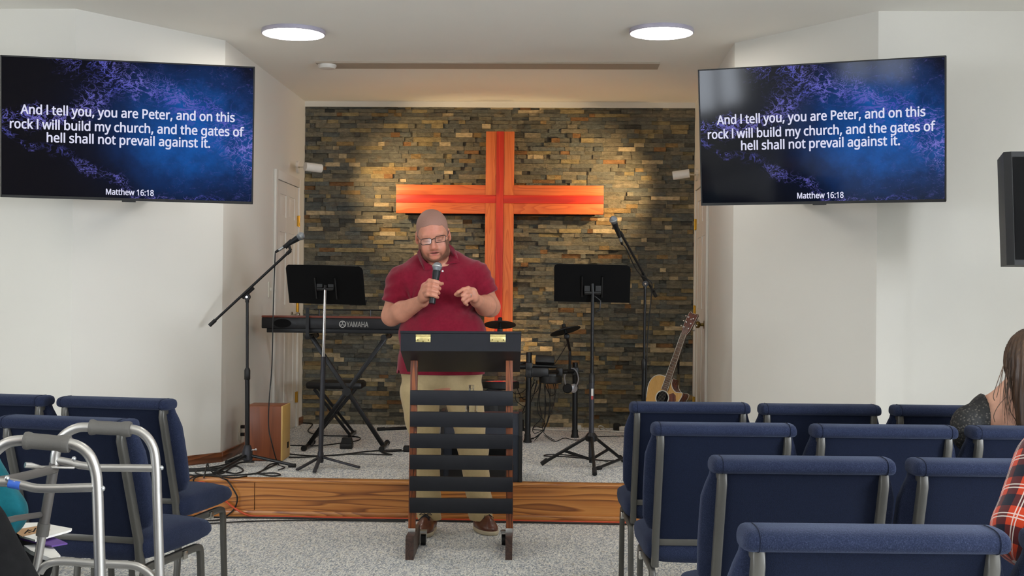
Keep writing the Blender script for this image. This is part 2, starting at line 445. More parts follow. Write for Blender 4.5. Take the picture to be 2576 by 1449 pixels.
# stacked ledge stone wall: every stone is a block of its own depth and tone
rnd = random.Random(5)
pal = [('#67665d', 26), ('#726d5d', 26), ('#7f7764', 18), ('#94845f', 9), ('#917850', 5), ('#85623f', 3), ('#b6a482', 5), ('#504e47', 8), ('#61645f', 14)]
cols = [lin(c) for c, w in pal for _ in range(w)]
b = MB(); z = STG; RH = 0.0349
stone_top = CEIL-0.045
b.box(((XL+XR)/2, YB+0.06, (STG+CEIL)/2), (XR-XL+0.02, 0.12, CEIL-STG), col=lin('#2c2a26'))
while z < stone_top-0.01:
    h = min(RH*rnd.choice((0.86, 1, 1, 1.12)), stone_top-z); x = XL+0.002-rnd.random()*0.1
    while x < XR-0.002:
        w = rnd.choice((0.05, 0.07, 0.09, 0.12, 0.15, 0.2))*rnd.uniform(0.85, 1.2)
        x0, x1 = max(x, XL+0.002), min(x+w, XR-0.002)
        if x1-x0 > 0.01:
            dp = rnd.choice((0.012, 0.016, 0.02, 0.022, 0.03, 0.034)) + rnd.uniform(-0.003, 0.003)
            c = rnd.choice(cols); k = rnd.uniform(0.85, 1.15); c = tuple(q*k for q in c)
            ya = YB-dp; g = 0.0006
            sl = rnd.uniform(-0.004, 0.004); st = rnd.uniform(-0.003, 0.003)
            vs = [(x0+g, ya+sl, z+g), (x1-g, ya-sl, z+g), (x1-g, ya-sl+st, z+h-g), (x0+g, ya+sl+st, z+h-g)]
            vs += [(q[0], YB+0.001, q[2]) for q in vs]
            b.add(vs, [(0, 1, 2, 3), (0, 4, 5, 1), (1, 5, 6, 2), (2, 6, 7, 3), (3, 7, 4, 0)], c)
        x += w
    z += h
struct('wall_back', b, 'ledge_stone', smooth=0, recalc=False)
b = MB(); b.box(((XL+XR)/2, YB-0.012, CEIL-0.0225), (XR-XL, 0.05, 0.045)); struct('trim_5', b, 'wall_paint')

# six panel doors set into the side walls of the recess
def door(name, x, ya, yb, ztop, s, knob_y, knob_mat, hinge_y, knob_r=0.027):
    """s = +1: faces +x (left wall)."""
    b = MB(); cw = 0.07; t = 0.02
    zb = STG
    b.box((x+s*t/2, ya+cw/2, (zb+ztop)/2), (t, cw, ztop-zb), bev=0.005)
    b.box((x+s*t/2, yb-cw/2, (zb+ztop)/2), (t, cw, ztop-zb), bev=0.005)
    b.box((x+s*t/2-s*0.0005, (ya+yb)/2, ztop-cw/2-0.001), (t, yb-ya-2*cw+0.004, cw-0.002), bev=0.003)
    d = struct(name, b, 'door_paint')
    y0, y1 = ya+cw+0.003, yb-cw-0.003; z0, z1 = zb+0.012, ztop-cw-0.004; w = y1-y0; h = z1-z0
    b = MB(); th = 0.008
    st = w*0.15; mid = w*0.13
    pw = (w-2*st-mid)/2
    rails = [(0, 0.11), (0.44, 0.51), (0.80, 0.86), (0.95, 1.0)]
    # stiles and rails stand proud, raised panels sit in the recesses
    for (a, c) in ((y0, y0+st), (y1-st, y1), (y0+st+pw, y0+st+pw+mid)): b.box((x+s*th/2, (a+c)/2, (z0+z1)/2), (th, c-a, h))
    for (a, c) in rails: b.box((x+s*(th-0.0004)/2, (y0+y1)/2, z0+h*(a+c)/2), (th-0.0004, w, h*(c-a)))
    b.box((x+s*0.0005, (y0+y1)/2, (z0+z1)/2), (0.001, w, h))
    for k in range(3):
        za, zc = z0+h*rails[k][1], z0+h*rails[k+1][0]
        for yy in (y0+st, y0+st+pw+mid):
            q = Matrix(((0, 0, s), (1, 0, 0), (0, 1, 0)))
            b.box((x+s*0.003, yy+pw/2, (za+zc)/2), (pw-0.03, zc-za-0.03, 0.006), q, taper=0.78)
    p = b.build('door_panel', 'door_paint', d)
    b = MB(); kz = knob_y[1]
    b.lathe([(0.030, 0), (0.030, 0.006), (0.012, 0.008), (0.011, 0.03), (knob_r*0.8, 0.036), (knob_r, 0.05), (knob_r*0.9, 0.062), (knob_r*0.5, 0.067)], (x+s*th, knob_y[0], kz), (s, 0, 0), 18)
    b.build('door_knob', knob_mat, p)
    for hz in (0.12, 0.5, 0.86):
        b = MB(); zz = z0+h*hz
        b.cyl((x+s*0.02, hinge_y, zz-0.045), (x+s*0.02, hinge_y, zz+0.045), 0.007, n=10)
        b.box((x+s*0.0125, hinge_y+(-0.016 if hinge_y > (ya+yb)/2 else 0.016), zz), (0.009, 0.03, 0.085))
        b.build('hinge', 'hinge_brass', d)
    return d
door('door_1', XL, 9.43, 10.33, 2.24, 1, (10.06, 1.13), 'nickel', 10.255)
door('door_2', XR, 9.46, 10.36, 2.24, -1, (9.62, 1.10), 'antique_brass', 10.285)

# wall plates
def plate(name, label, c, n, w=0.075, h=0.118, toggles=1, cat='light switch'):
    n = Vector(n); side = n.cross(Vector((0, 0, 1))); fr = frame(c, side, (0, 0, 1))
    sg = 1 if side.cross(Vector((0, 0, 1))).dot(n) > 0 else -1
    t = thing(name, label, cat, c)
    b = MB(); b.prism(rrect(w, h, 0.008), 0.0, 0.006*sg, fr); b.build('plate', 'plate_ivory', t, origin=None).location = -Vector(c)
    if toggles:
        b = MB(); b.box(fr(0, 0.004, 0.011*sg), (0.012, 0.012, 0.022)); b.build('toggle', 'plate_ivory', t).location = -Vector(c)
    return t
plate('light_switch', 'ivory toggle switch plate on the left wall beside the left door', (XL, 9.33, 1.33), (1, 0, 0))
plate('light_switch', 'ivory switch plate at the right end of the stone wall', (XR, 10.40, 1.385), (-1, 0, 0), w=0.09, h=0.13)
# ceiling lamps and smoke detector
def emit(name, c, s):
    t = NT(name); t.setp(Roughness=0.8); t.b.inputs['Specular IOR Level'].default_value = 0.0; t.setp(Emission_Strength=s); t.b.inputs['Emission Color'].default_value = (*c, 1)
    t.b.inputs['Base Color'].default_value = (0.02, 0.02, 0.02, 1); M[name] = t.m
LED = 15.5
emit('led_diffuser', (1.0, 0.94, 0.87), LED)
simple('lamp_rim', '#b9b4c4', 0.4, 0.2)
def disc(x, y, label, r=0.195):
    t = thing('ceiling_light', label, 'ceiling light', (x, y, CEIL), group='round LED ceiling lights')
    b = MB(); b.lathe([(r*0.5, 0), (r*0.985, 0), (r, -0.006), (r, -0.022), (r*0.975, -0.026), (r*0.965, -0.026), (r*0.96, -0.018), (r*0.3, -0.018)], n=48); b.build('rim', 'lamp_rim', t)
    b = MB(); b.lathe([(r*0.3, -0.0185), (r*0.955, -0.0185), (r*0.955, -0.0245), (r*0.5, -0.0265), (0.001, -0.027)], n=48); b.build('diffuser', 'led_diffuser', t)
disc(-1.685, 7.725, 'lit round ceiling light left of centre over the stage')
disc(0.566, 7.685, 'lit round ceiling light right of centre over the stage')
for x, y in ((-3.2, 4.4), (-0.5, 4.4), (2.2, 4.4), (-3.2, 1.2), (-0.5, 1.2), (2.2, 1.2), (-0.5, -2.2)):
    disc(x, y, 'round ceiling light over the seating')
t = thing('smoke_detector', 'small round white detector at the left end of the ceiling band', 'smoke detector', (-1.682, 8.81, CEIL-0.012))
b = MB(); b.lathe([(0.03, 0), (0.066, 0), (0.066, -0.01), (0.055, -0.026), (0.02, -0.03), (0.001, -0.03)], n=32); b.build('housing', 'lamp_white', t)

# wall mounted spotlights washing the cross
def spotlight(label, base, s, a, e, target, power):
    """base plate on a side wall, barrel from a to e (world points)."""
    t = thing('wall_spotlight', label, 'spotlight', base, group='white spotlights beside the stone wall')
    bs = Vector(base)
    b = MB(); b.lathe([(0.05, 0), (0.05, 0.018), (0.045, 0.022), (0.001, 0.022)], (0, 0, 0), (s, 0, 0), 28); b.build('base_plate', 'lamp_white', t)
    a, e = Vector(a)-bs, Vector(e)-bs; d = (e-a).normalized()
    b = MB(); b.tube([Vector((s*0.02, 0, 0)), a+d*0.03], 0.006, 8); b.build('arm', 'lamp_white', t)
    b = MB(); r = 0.034
    b.lathe([(0.012, 0), (r, 0.002), (r, (e-a).length), (r*0.9, (e-a).length), (r*0.88, (e-a).length-0.03), (0.001, (e-a).length-0.03)], a, d, 24); b.build('barrel', 'lamp_white', t)
    b = MB(); b.lathe([(r*0.87, 0), (r*0.87, 0.003), (0.001, 0.004)], a+d*((e-a).length-0.029), d, 20); b.build('bulb', 'warm_bulb', t)
    l = bpy.data.lights.new('spot_beam', 'SPOT'); l.energy = power; l.color = (1.0, 0.70, 0.36); l.spot_size = math.radians(95); l.spot_blend = 1.0; l.shadow_soft_size = 0.03
    o = bpy.data.objects.new('spot_beam', l); COL.objects.link(o); o.location = bs+e+d*0.01
    o.rotation_euler = (Vector(target)-o.location).to_track_quat('-Z', 'Y').to_euler()
emit('warm_bulb', (1.0, 0.62, 0.3), 4.0)
spotlight('white cylinder spotlight on the left wall above the left door', (XL, 10.235, 2.335), 1, P(767, 419, 9.85), P(808, 424, 9.93), (-1.0, YB, 2.15), 46)
spotlight('white cylinder spotlight on the right wall beside the right screen', (XR, 10.29, 2.297), -1, P(1735, 436, 9.9), P(1693, 442, 9.93), (0.02, YB, 2.15), 54)

# the cross: laminated boards with a red inlay down the middle of each beam
CY = 10.40
t = thing('wooden_cross', 'large wooden cross with red inlay hung on the stone wall', 'cross', (-0.545, CY, 1.0))
def rel(b, name, mat, parent, o): r = b.build(name, mat, parent); r.location = -Vector(o); return r
CO = (-0.545, CY, 1.0)
zt, zb_, zh0, zh1 = 2.655, 0.72, 1.979, 2.214
xv0, xv1 = -0.662, -0.430; xi0, xi1 = -0.574, -0.515; xh0, xh1 = -1.40, 0.307
zi0, zi1 = 2.065, 2.131
CT = 0.05
def blk(x0, x1, z0, z1, y0, y1, name, mat, bev=0.002):
    b = MB(); b.box(((x0+x1)/2, (y0+y1)/2, (z0+z1)/2), (x1-x0, y1-y0, z1-z0), bev=bev); return rel(b, name, mat, t, CO)
for (a, c) in ((xv0, xi0), (xi1, xv1)):
    blk(a, c, zi1, zt, CY, CY+CT, 'upright_plank', 'cross_wood_v'); blk(a, c, zb_, zi0, CY, CY+CT, 'upright_plank', 'cross_wood_v')
blk(xi0, xi1, zb_, zt, CY-0.004, CY+CT, 'upright_inlay', 'cross_red_v')
for (a, c) in ((xh0, xv0), (xv1, xh1)):
    blk(a, c, zh0, zi0, CY+0.002, CY+CT, 'arm_plank', 'cross_wood_h'); blk(a, c, zi1, zh1, CY+0.002, CY+CT, 'arm_plank', 'cross_wood_h')
for (a, c) in ((xh0, xi0), (xi1, xh1)): blk(a, c, zi0, zi1, CY-0.002, CY+CT, 'arm_inlay', 'cross_red_h')
b = MB(); b.box(((xh0+xh1)/2, CY+CT+0.03, 2.06), (xh1-xh0-0.14, 0.06, 0.18)); b.box((-0.545, CY+CT+0.03, 1.7), (0.14, 0.06, 1.8)); rel(b, 'backing_board', 'black_matte', t, CO)
# uplight at the foot of the cross
t = thing('floor_uplight', 'small black uplight on the stage floor below the cross', 'uplight', (-0.36, 10.22, STG))
b = MB(); b.lathe([(0.05, 0), (0.05, 0.02), (0.04, 0.03), (0.04, 0.09), (0.034, 0.09), (0.034, 0.06), (0.001, 0.06)], n=20); b.build('housing', 'black_metal', t)
b = MB(); b.lathe([(0.033, 0.061), (0.033, 0.064), (0.001, 0.065)], n=20); b.build('bulb', 'warm_bulb', t)
l = bpy.data.lights.new('uplight_beam', 'SPOT'); l.energy = 30; l.color = (1.0, 0.66, 0.32); l.spot_size = math.radians(85); l.spot_blend = 0.8; l.shadow_soft_size = 0.03
o = bpy.data.objects.new('uplight_beam', l); COL.objects.link(o); o.location = (-0.36, 10.22, STG+0.1)
o.rotation_euler = (Vector((-0.42, 10.42, 2.6))-o.location).to_track_quat('-Z', 'Y').to_euler()
# ------------------------------------------------------------------ televisions
def ocean():
    t = NT('sea_screen'); tc = t.new('ShaderNodeTexCoord')
    sp = t.new('ShaderNodeSeparateXYZ'); t.link(tc.outputs['Object'], sp.inputs[0])
    u, v = sp.outputs[0], sp.outputs[1]            # metres on the panel, centre 0
    cx = t.new('ShaderNodeCombineXYZ'); t.link(u, cx.inputs[0]); t.link(v, cx.inputs[1]); vec = cx.outputs[0]
    big = t.noise(vec, 2.2, 4, 0.55, 0.4)
    def gauss(x0, y0, sx, sy):
        a = t.math('POWER', t.math('DIVIDE', t.math('SUBTRACT', u, x0), sx), 2.0)
        c = t.math('POWER', t.math('DIVIDE', t.math('SUBTRACT', v, y0), sy), 2.0)
        return t.math('POWER', 2.718, t.math('MULTIPLY', t.math('ADD', a, c), -1.0))
    glow = t.math('ADD', gauss(0.30, 0.06, 0.36, 0.26), t.math('MULTIPLY', gauss(0.45, -0.2, 0.4, 0.25), 0.28))
    glow = t.math('MULTIPLY', glow, t.math('ADD', 0.05, t.math('MULTIPLY', t.math('MULTIPLY', big, t.math('ADD', 0.4, t.noise(vec, 9, 5, 0.7))), 1.9)))
    base = t.ramp(glow, [(0.0, lin('#020307')), (0.12, lin('#040d22')), (0.40, lin('#082c5e')), (0.9, lin('#0f56a8'))])
    # foam: thin ridges of warped noise inside slanted bands
    def ridge(scale, dist, w, seed):
        mp = t.new('ShaderNodeMapping'); mp.inputs['Location'].default_value = (seed, seed*0.7, 0); mp.inputs['Scale'].default_value = (1, 1.5, 1); mp.inputs['Rotation'].default_value = (0, 0, 0.45)
        t.link(vec, mp.inputs[0])
        n = t.noise(mp.outputs[0], scale, 6, 0.62, dist)
        a = t.math('ABSOLUTE', t.math('SUBTRACT', n, 0.5))
        return t.math('MAXIMUM', t.math('SUBTRACT', 1.0, t.math('DIVIDE', a, w)), 0.0)
    foam = t.math('ADD', ridge(7, 0.9, 0.022, 3.1), t.math('MULTIPLY', ridge(15, 1.4, 0.03, 8.2), 0.9))
    foam = t.math('ADD', foam, t.math('MULTIPLY', t.noise(vec, 60, 4, 0.7), 0.42))
    # bands: upper one falls from top centre to the right edge, left one climbs to it
    wob = t.math('MULTIPLY', t.math('SUBTRACT', big, 0.5), 0.5)
    d1 = t.math('ADD', t.math('ADD', t.math('MULTIPLY', u, 0.46), t.math('SUBTRACT', v, 0.26)), wob)
    b1 = t.math('POWER', 2.718, t.math('MULTIPLY', t.math('POWER', t.math('DIVIDE', d1, 0.095), 2.0), -1.0))
    r1 = t.math('MULTIPLY', b1, t.math('MINIMUM', t.math('MAXIMUM', t.math('MULTIPLY', t.math('ADD', u, 0.48), 6.0), 0.0), 1.0))
    d2 = t.math('ADD', t.math('ADD', t.math('MULTIPLY', u, -0.22), t.math('SUBTRACT', v, 0.20)), wob)
    b2 = t.math('MULTIPLY', t.math('POWER', 2.718, t.math('MULTIPLY', t.math('POWER', t.math('DIVIDE', d2, 0.06), 2.0), -1.0)), t.math('MINIMUM', t.math('MAXIMUM', t.math('MULTIPLY', t.math('SUBTRACT', 0.05, u), 5.0), 0.0), 1.0))
    d3 = t.math('ADD', t.math('ADD', t.math('MULTIPLY', u, 0.35), t.math('ADD', v, 0.27)), wob)
    b3 = t.math('MULTIPLY', t.math('POWER', 2.718, t.math('MULTIPLY', t.math('POWER', t.math('DIVIDE', d3, 0.035), 2.0), -1.0)), 0.6)
    msk = t.math('ADD', t.math('ADD', r1, b2), t.math('ADD', b3, t.math('MULTIPLY', t.math('MAXIMUM', t.math('ADD', u, 0.5), 0.0), 0.28)))
    ff = t.math('MULTIPLY', foam, msk)
    hue = t.ramp(big, [(0.35, lin('#3d48ae')), (0.6, lin('#7d78d2'))])
    ffr = t.ramp(ff, [(0.22, (0, 0, 0)), (0.70, (0.38, 0.38, 0.38)), (1.0, (0.95, 0.95, 0.95))])
    col = t.mix(ffr, base, hue)
    t.b.inputs['Base Color'].default_value = (0.004, 0.004, 0.006, 1)
    t.link(col, t.b.inputs['Emission Color'])
    t.setp(Emission_Strength=0.56, Roughness=0.07, IOR=1.45); t.b.inputs['Specular IOR Level'].default_value = 0.2; M['sea_screen'] = t.m
ocean()
emit('screen_text', (0.78, 0.78, 0.98), 0.56)
simple('tv_bezel', '#060608', 0.5)
import os
try: FONT = bpy.data.fonts.load(os.path.join(bpy.utils.system_resource('DATAFILES'), 'fonts', 'NotoSansMath-Regular.woff2'))
except Exception: FONT = None
def text_mesh(body, offset=0.0, size=1.0):
    c = bpy.data.curves.new('lettering', 'FONT'); c.body = body
    if FONT: c.font = FONT
    c.size = size; c.offset = offset; c.resolution_u = 4; c.extrude = 0
    o = bpy.data.objects.new('lettering', c); COL.objects.link(o)
    dg = bpy.context.evaluated_depsgraph_get(); dg.update()
    me = bpy.data.meshes.new_from_object(o.evaluated_get(dg)); bpy.data.objects.remove(o); bpy.data.curves.remove(c)
    return me
def bold(me, w=0.017):
    """Thicken the strokes by laying shifted copies of the outline into the same mesh."""
    n = len(me.vertices); co = np.empty(n*3, 'f'); me.vertices.foreach_get('co', co); co = co.reshape(-1, 3)
    fs = [list(p.vertices) for p in me.polygons]; vs = []; ff = []
    for k, (dx, dy) in enumerate(((0, 0), (w, 0), (-w, 0), (0, w*0.8), (0, -w*0.8), (w*0.7, w*0.6), (-w*0.7, w*0.6), (w*0.7, -w*0.6), (-w*0.7, -w*0.6))):
        vs.append(co+np.array([dx, dy, 0], 'f')); ff += [[i+k*n for i in f] for f in fs]
    m2 = bpy.data.meshes.new(me.name); m2.from_pydata(np.concatenate(vs).tolist(), [], ff); m2.update(); bpy.data.meshes.remove(me); return m2
def lettering(name, body, parent, mat, cx, cy, width, height, z, thick=0.0, offset=0.012, base=None):
    """Lettering whose width and capital height are given; lies at depth z in the parent's xy plane."""
    me = bold(text_mesh(body, 0.0))
    xs = np.empty(len(me.vertices)*3, 'f'); me.vertices.foreach_get('co', xs); xs = xs.reshape(-1, 3)
    x0, x1 = xs[:, 0].min(), xs[:, 0].max()
    cap = bold(text_mesh('H', 0.0)); cs = np.empty(len(cap.vertices)*3, 'f'); cap.vertices.foreach_get('co', cs); cs = cs.reshape(-1, 3)
    h = cs[:, 1].max()
    xs[:, 0] = (xs[:, 0]-(x0+x1)/2)*width/(x1-x0)+cx; xs[:, 1] = xs[:, 1]*height/h + cy - height/2; xs[:, 2] = z
    me.vertices.foreach_set('co', xs.ravel()); me.materials.clear(); me.materials.append(M[mat]); me.update()
    me.name = name
    o = bpy.data.objects.new(name, me); COL.objects.link(o); o.parent = parent
    return o
def television(label, TL, TR, BR, BL, dl, dr, tilt, wallpt):
    """Corner pixels with their distances give the panel's place; it is rebuilt as a true rectangle."""
    a, b_, c, d = P(*TL, dl-tilt), P(*TR, dr-tilt), P(*BR, dr+tilt), P(*BL, dl+tilt)
    ctr = (a+b_+c+d)/4; x = ((b_+c)-(a+d)); y = ((a+b_)-(c+d)); w = x.length/2; h = y.length/2
    x.normalize(); y = (y - x*y.dot(x)).normalized(); z = x.cross(y)
    t = thing('television', label, 'television', ctr, group='flat screens showing the verse')
    t.rotation_euler = Matrix((x, y, z)).transposed().to_euler()
    b = MB(); e = 0.006
    b.box((0, 0, -0.021), (w, h, 0.04), bev=0.004); b.box((0, -0.02, -0.05), (w*0.62, h*0.6, 0.035), bev=0.01)
    b.box((0, -h/2-0.003, -0.01), (0.07, 0.008, 0.02))
    b.build('housing', 'tv_bezel', t)
    b = MB(); f = 0.007
    b.box((0, h/2-f/2, 0.0015), (w, f, 0.005)); b.box((0, -h/2+f, 0.0015), (w, f*2, 0.005))
    b.box((-w/2+f/2, 0, 0.0015), (f, h, 0.005)); b.box((w/2-f/2, 0, 0.0015), (f, h, 0.005)); b.build('bezel', 'tv_bezel', t)
    b = MB(); sw, sh = w-2*f, h-3*f; b.add([(-sw/2, -sh/2+f/2, 0.001), (sw/2, -sh/2+f/2, 0.001), (sw/2, sh/2+f/2, 0.001), (-sw/2, sh/2+f/2, 0.001)], [(0, 1, 2, 3)])
    s = b.build('screen', 'sea_screen', t, smooth=0, recalc=False)
    for body, u0, u1, v in (('And l tell you, you are Peter, and on this', 0.077, 0.922, 0.372), ('rock l will build my church, and the gates of', 0.036, 0.960, 0.475), ('hell shall not prevail against it.', 0.178, 0.824, 0.565)):
        lettering('verse_text', body, s, 'screen_text', ((u0+u1)/2-0.5)*w, (0.5-v)*h, (u1-u0)*w, 0.066*h, 0.0018)
    lettering('verse_text', 'Matthew 16:18', s, 'screen_text', 0.005*w, (0.5-0.938)*h, 0.190*w, 0.042*h, 0.0018)
    q = Matrix.Translation(ctr) @ Matrix((x, y, z)).transposed().to_4x4()
    wl = q.inverted() @ Vector(wallpt)
    b = MB(); b.box((0, -0.02, -0.078), (0.3, 0.3, 0.02)); b.tube([(0, 0, -0.08), (0.05, 0.0, (wl.z-0.08)*0.5), (wl.x*0.5, wl.y*0.5, wl.z*0.6), wl*0.985], 0.022, 8)
    b.build('wall_mount', 'black_metal', t)
    return t
def on_seg(a, c, k, z): return Vector((a[0]+(c[0]-a[0])*k, a[1]+(c[1]-a[1])*k, z))
television('wide wall-mounted screen left of the stage showing the verse', (1, 138), (641, 168), (636, 514), (1, 496), 6.66, 6.88, 0.03, on_seg((XA, YA), (XL, YBL), 0.5, 1.9))
television('wide wall-mounted screen right of the stage with window glare', (1753, 176), (2377, 139), (2383, 508), (1767, 517), 6.98, 6.48, 0.045, on_seg((XC, YC), (XR, YBR), 0.5, 1.9))

# ------------------------------------------------------------------ lectern
simple('lectern_black', '#171920', 0.5, var=0.1, nscale=30, spec=0.3); simple('brass_plate', '#d8c98c', 0.35, 0.9, var=0.15, nscale=60); simple('steel', '#b4b6b6', 0.35, 0.9)
LD = 6.38
lb = onz(1160, 1385, 0.0)
t = thing('lectern', 'black slatted lectern with brown wooden legs in front of the preacher', 'lectern', lb)
def lc(v): return Vector(v)
LR_, LF = Vector((math.cos(RZ), math.sin(RZ), 0)), Vector((-math.sin(RZ), math.cos(RZ), 0))   # right, away
def LP(px, py, d):           # lectern point relative to its base
    return P(px, py, d)-lb
def lbox(b, px0, px1, py0, py1, d, depth, bev=0.002):
    a = P((px0+px1)/2, (py0+py1)/2, d); w = abs(px1-px0)*d/FPX; h = abs(py1-py0)*d/FPX
    b.box(a-lb+LF*(depth/2), (w, depth, h), Matrix((LR_, LF, Vector((0, 0, 1)))).transposed(), bev=bev)
for x0, x1 in ((1034.5, 1052), (1272, 1290)):
    b = MB(); top = P((x0+x1)/2-1+ (0 if x0 < 1100 else 1), 906, LD+0.02); bot = P((x0+x1)/2-7 if x0 < 1100 else (x0+x1)/2+1, 1345, LD+0.02)
    bot.z = 0.085
    b.bar(bot-lb, top-lb, 0.035, 0.045, up=LF, bev=0.003); b.build('post', 'lectern_wood', t)
for k, (y0, y1) in enumerate(((983, 1020), (1037, 1075), (1092, 1128.5), (1146, 1182), (1200, 1236.5), (1254, 1291.5))):
    b = MB(); lbox(b, 1031.5-k*0.3, 1290.5-k*0.2, y0, y1, LD-0.04, 0.018); b.build('slat', 'lectern_black', t)
# desk: shallow box sloping down towards the reader
A0, A1 = P(1008, 838.5, 6.2), P(1310.5, 840, 6.2)
wd = (A1-A0).length; ex = (A1-A0).normalized(); mid = (A0+A1)/2
sl = Vector((0, 0, -1))*0.285 + LF*0.958; sl.normalize()
ez = Vector((0, 0, 1))
hf = 0.086
b = MB()
pr = [(0, 0), (0, -hf)]
p0, p1 = mid, mid-ez*hf; p2 = p1+sl*0.44; p3 = p2+ez*0.06; p4 = mid+sl*0.44
ring = lambda s: [p+ex*s-lb for p in (p0, p1, p2, p4)]
b.loft([ring(-wd/2), ring(wd/2)]); b.build('desk', 'lectern_black', t, smooth=0)
lid = MB(); q = [mid+ez*0.002-LF*0.004, mid+ez*0.012-LF*0.004, mid+ez*0.012+sl*0.46, mid+ez*0.002+sl*0.46]
lid.loft([[p+ex*s-lb for p in q] for s in (-wd/2-0.002, wd/2+0.002)]); lid.build('lid', 'lectern_black', t, smooth=0)
for x0, x1 in ((1046, 1083), (1233, 1272)):
    b = MB(); c = P((x0+x1)/2, 851.5, 6.197); w = (x1-x0)*6.2/FPX; h = 0.036
    R3 = Matrix((LR_, LF, ez)).transposed()
    b.box(c-lb-ez*0.004, (w, 0.003, h*0.8), R3, bev=0.001); b.cyl(c-lb+ez*0.015-LR_*w/2, c-lb+ez*0.015+LR_*w/2, 0.0055, n=10)
    b.build('hinge', 'brass_plate', t)
    b = MB()
    for dx, dz in ((-0.36, -0.007), (0.36, -0.007), (0, -0.014)): b.sphere(c-lb+LR_*w*dx-LF*0.002+ez*dz, 0.0035, 8, 6, (1, 0.5, 1))
    sc = b.build('screw', 'antique_brass', t)
for x0, x1, ya in ((1019.5, 1040, 1352), (1271, 1288.5, 1352)):
    f0 = onz((x0+x1)/2, 1409, 0.0); w = (x1-x0)*6.2/FPX
    b = MB(); pr = [(0, 0), (0.0, 0.105), (0.02, 0.112), (0.42, 0.10), (0.46, 0.06), (0.46, 0)]
    o = f0-lb
    b.loft([[o+LR_*s+LF*u+ez*v for u, v in pr] for s in (-w/2, w/2)]); b.build('foot', 'lectern_foot', t, smooth=20)
    b = MB(); c = P((x0+x1)/2+ (6 if x0 < 1100 else 1), 1342, LD-0.02)
    b.box(c-lb, (0.036, 0.004, 0.05), R3, bev=0.001); b.box(c-lb-ez*0.022-LF*0.015, (0.036, 0.03, 0.004), R3); b.build('bracket', 'steel', t)
for px in (1065, 1268):
    c = onz(px, 1371, 0.0)-lb; o = 1 if px < 1100 else -1
    b = MB(); b.cyl(c+LR_*-0.012+ez*0.028, c+LR_*0.012+ez*0.028, 0.028, n=16); k = b.build('caster', 'rubber', t)
    b = MB(); b.box(c+ez*0.07, (0.034, 0.05, 0.012), R3); b.box(c-LR_*0.015+ez*0.045, (0.003, 0.03, 0.05), R3); b.box(c+LR_*0.015+ez*0.045, (0.003, 0.03, 0.05), R3)
    b.build('caster_fork', 'steel', k)
b = MB(); c = P(1162, 1068, LD+0.08); b.box(c-lb, (0.50, 0.16, 0.012), R3); b.build('shelf', 'lectern_black', t)
shelf_top = c.z+0.006
# water bottle on the shelf behind the second slat
g = NT('clear_plastic'); g.setp(Transmission_Weight=1.0, Roughness=0.03, IOR=1.25); g.b.inputs['Base Color'].default_value = (0.93, 0.95, 0.96, 1); M['clear_plastic'] = g.m
simple('bottle_cap', '#e9e9e6', 0.4)
bp = P(1185, 1066, LD+0.06); bp.z = shelf_top+0.001
t = thing('water_bottle', 'clear plastic water bottle standing on the lectern shelf behind the slats', 'bottle', bp)
b = MB(); b.lathe([(0.025, 0), (0.030, 0.006), (0.030, 0.05), (0.0275, 0.055), (0.030, 0.06), (0.0275, 0.068), (0.030, 0.075), (0.030, 0.12), (0.026, 0.145), (0.013, 0.172), (0.0125, 0.18)], n=24); b.build('bottle', 'clear_plastic', t)
b = MB(); b.lathe([(0.014, 0.178), (0.014, 0.194), (0.012, 0.196), (0.001, 0.196)], n=20); b.build('cap', 'clear_plastic', t)

# ------------------------------------------------------------------ microphones and stands
simple('mic_grille', '#8f959b', 0.35, 0.9, var=0.25, nscale=900, bump=0.5, bscale=1500); simple('mic_body', '#15171b', 0.4, 0.2)
def microphone(label, head, tail, loc=None, cable=True, wireless=False, name='microphone'):
    head, tail = Vector(head), Vector(tail); ax = (head-tail).normalized(); L = (head-tail).length
    t = thing(name, label, 'microphone', tail)
    r = 0.0255
    b = MB(); prof = [(0.019, -0.004)]
    for i in range(9):
        a = -0.55+ (PI/2+0.55)*i/8; prof.append((max(r*math.cos(a), 1e-4), 0.018+r*math.sin(a)))
    o = ax*(L-0.018); b.lathe(prof, o, ax, 28); g_ = b.build('grille', 'mic_grille', t)
    b = MB(); b.lathe([(r*0.98, 0.013), (r*1.06, 0.015), (r*1.06, 0.021), (r*0.98, 0.023)], o, ax, 28); b.build('grille_band', 'steel', g_)
    b = MB()
    if wireless: b.lathe([(0.001, 0), (0.016, 0.0), (0.0175, 0.006), (0.0165, 0.05), (0.017, L*0.6), (0.0215, L-0.035), (0.021, L-0.022), (0.001, L-0.02)], (0, 0, 0), ax, 24)
    else: b.lathe([(0.001, 0.03), (0.0105, 0.03), (0.0125, 0.06), (0.019, L-0.035), (0.020, L-0.022), (0.001, L-0.02)], (0, 0, 0), ax, 24)
    b.build('body', 'mic_body', t)
    if not wireless:
        b = MB(); b.lathe([(0.001, -0.005), (0.0085, -0.005), (0.0095, 0.0), (0.0095, 0.032), (0.001, 0.032)], (0, 0, 0), ax, 18); b.build('connector', 'steel', t)
        b = MB(); b.lathe([(0.004, -0.032), (0.0075, -0.028), (0.0085, -0.004), (0.001, -0.004)], (0, 0, 0), ax, 14); b.build('plug', 'rubber', t)
    return t
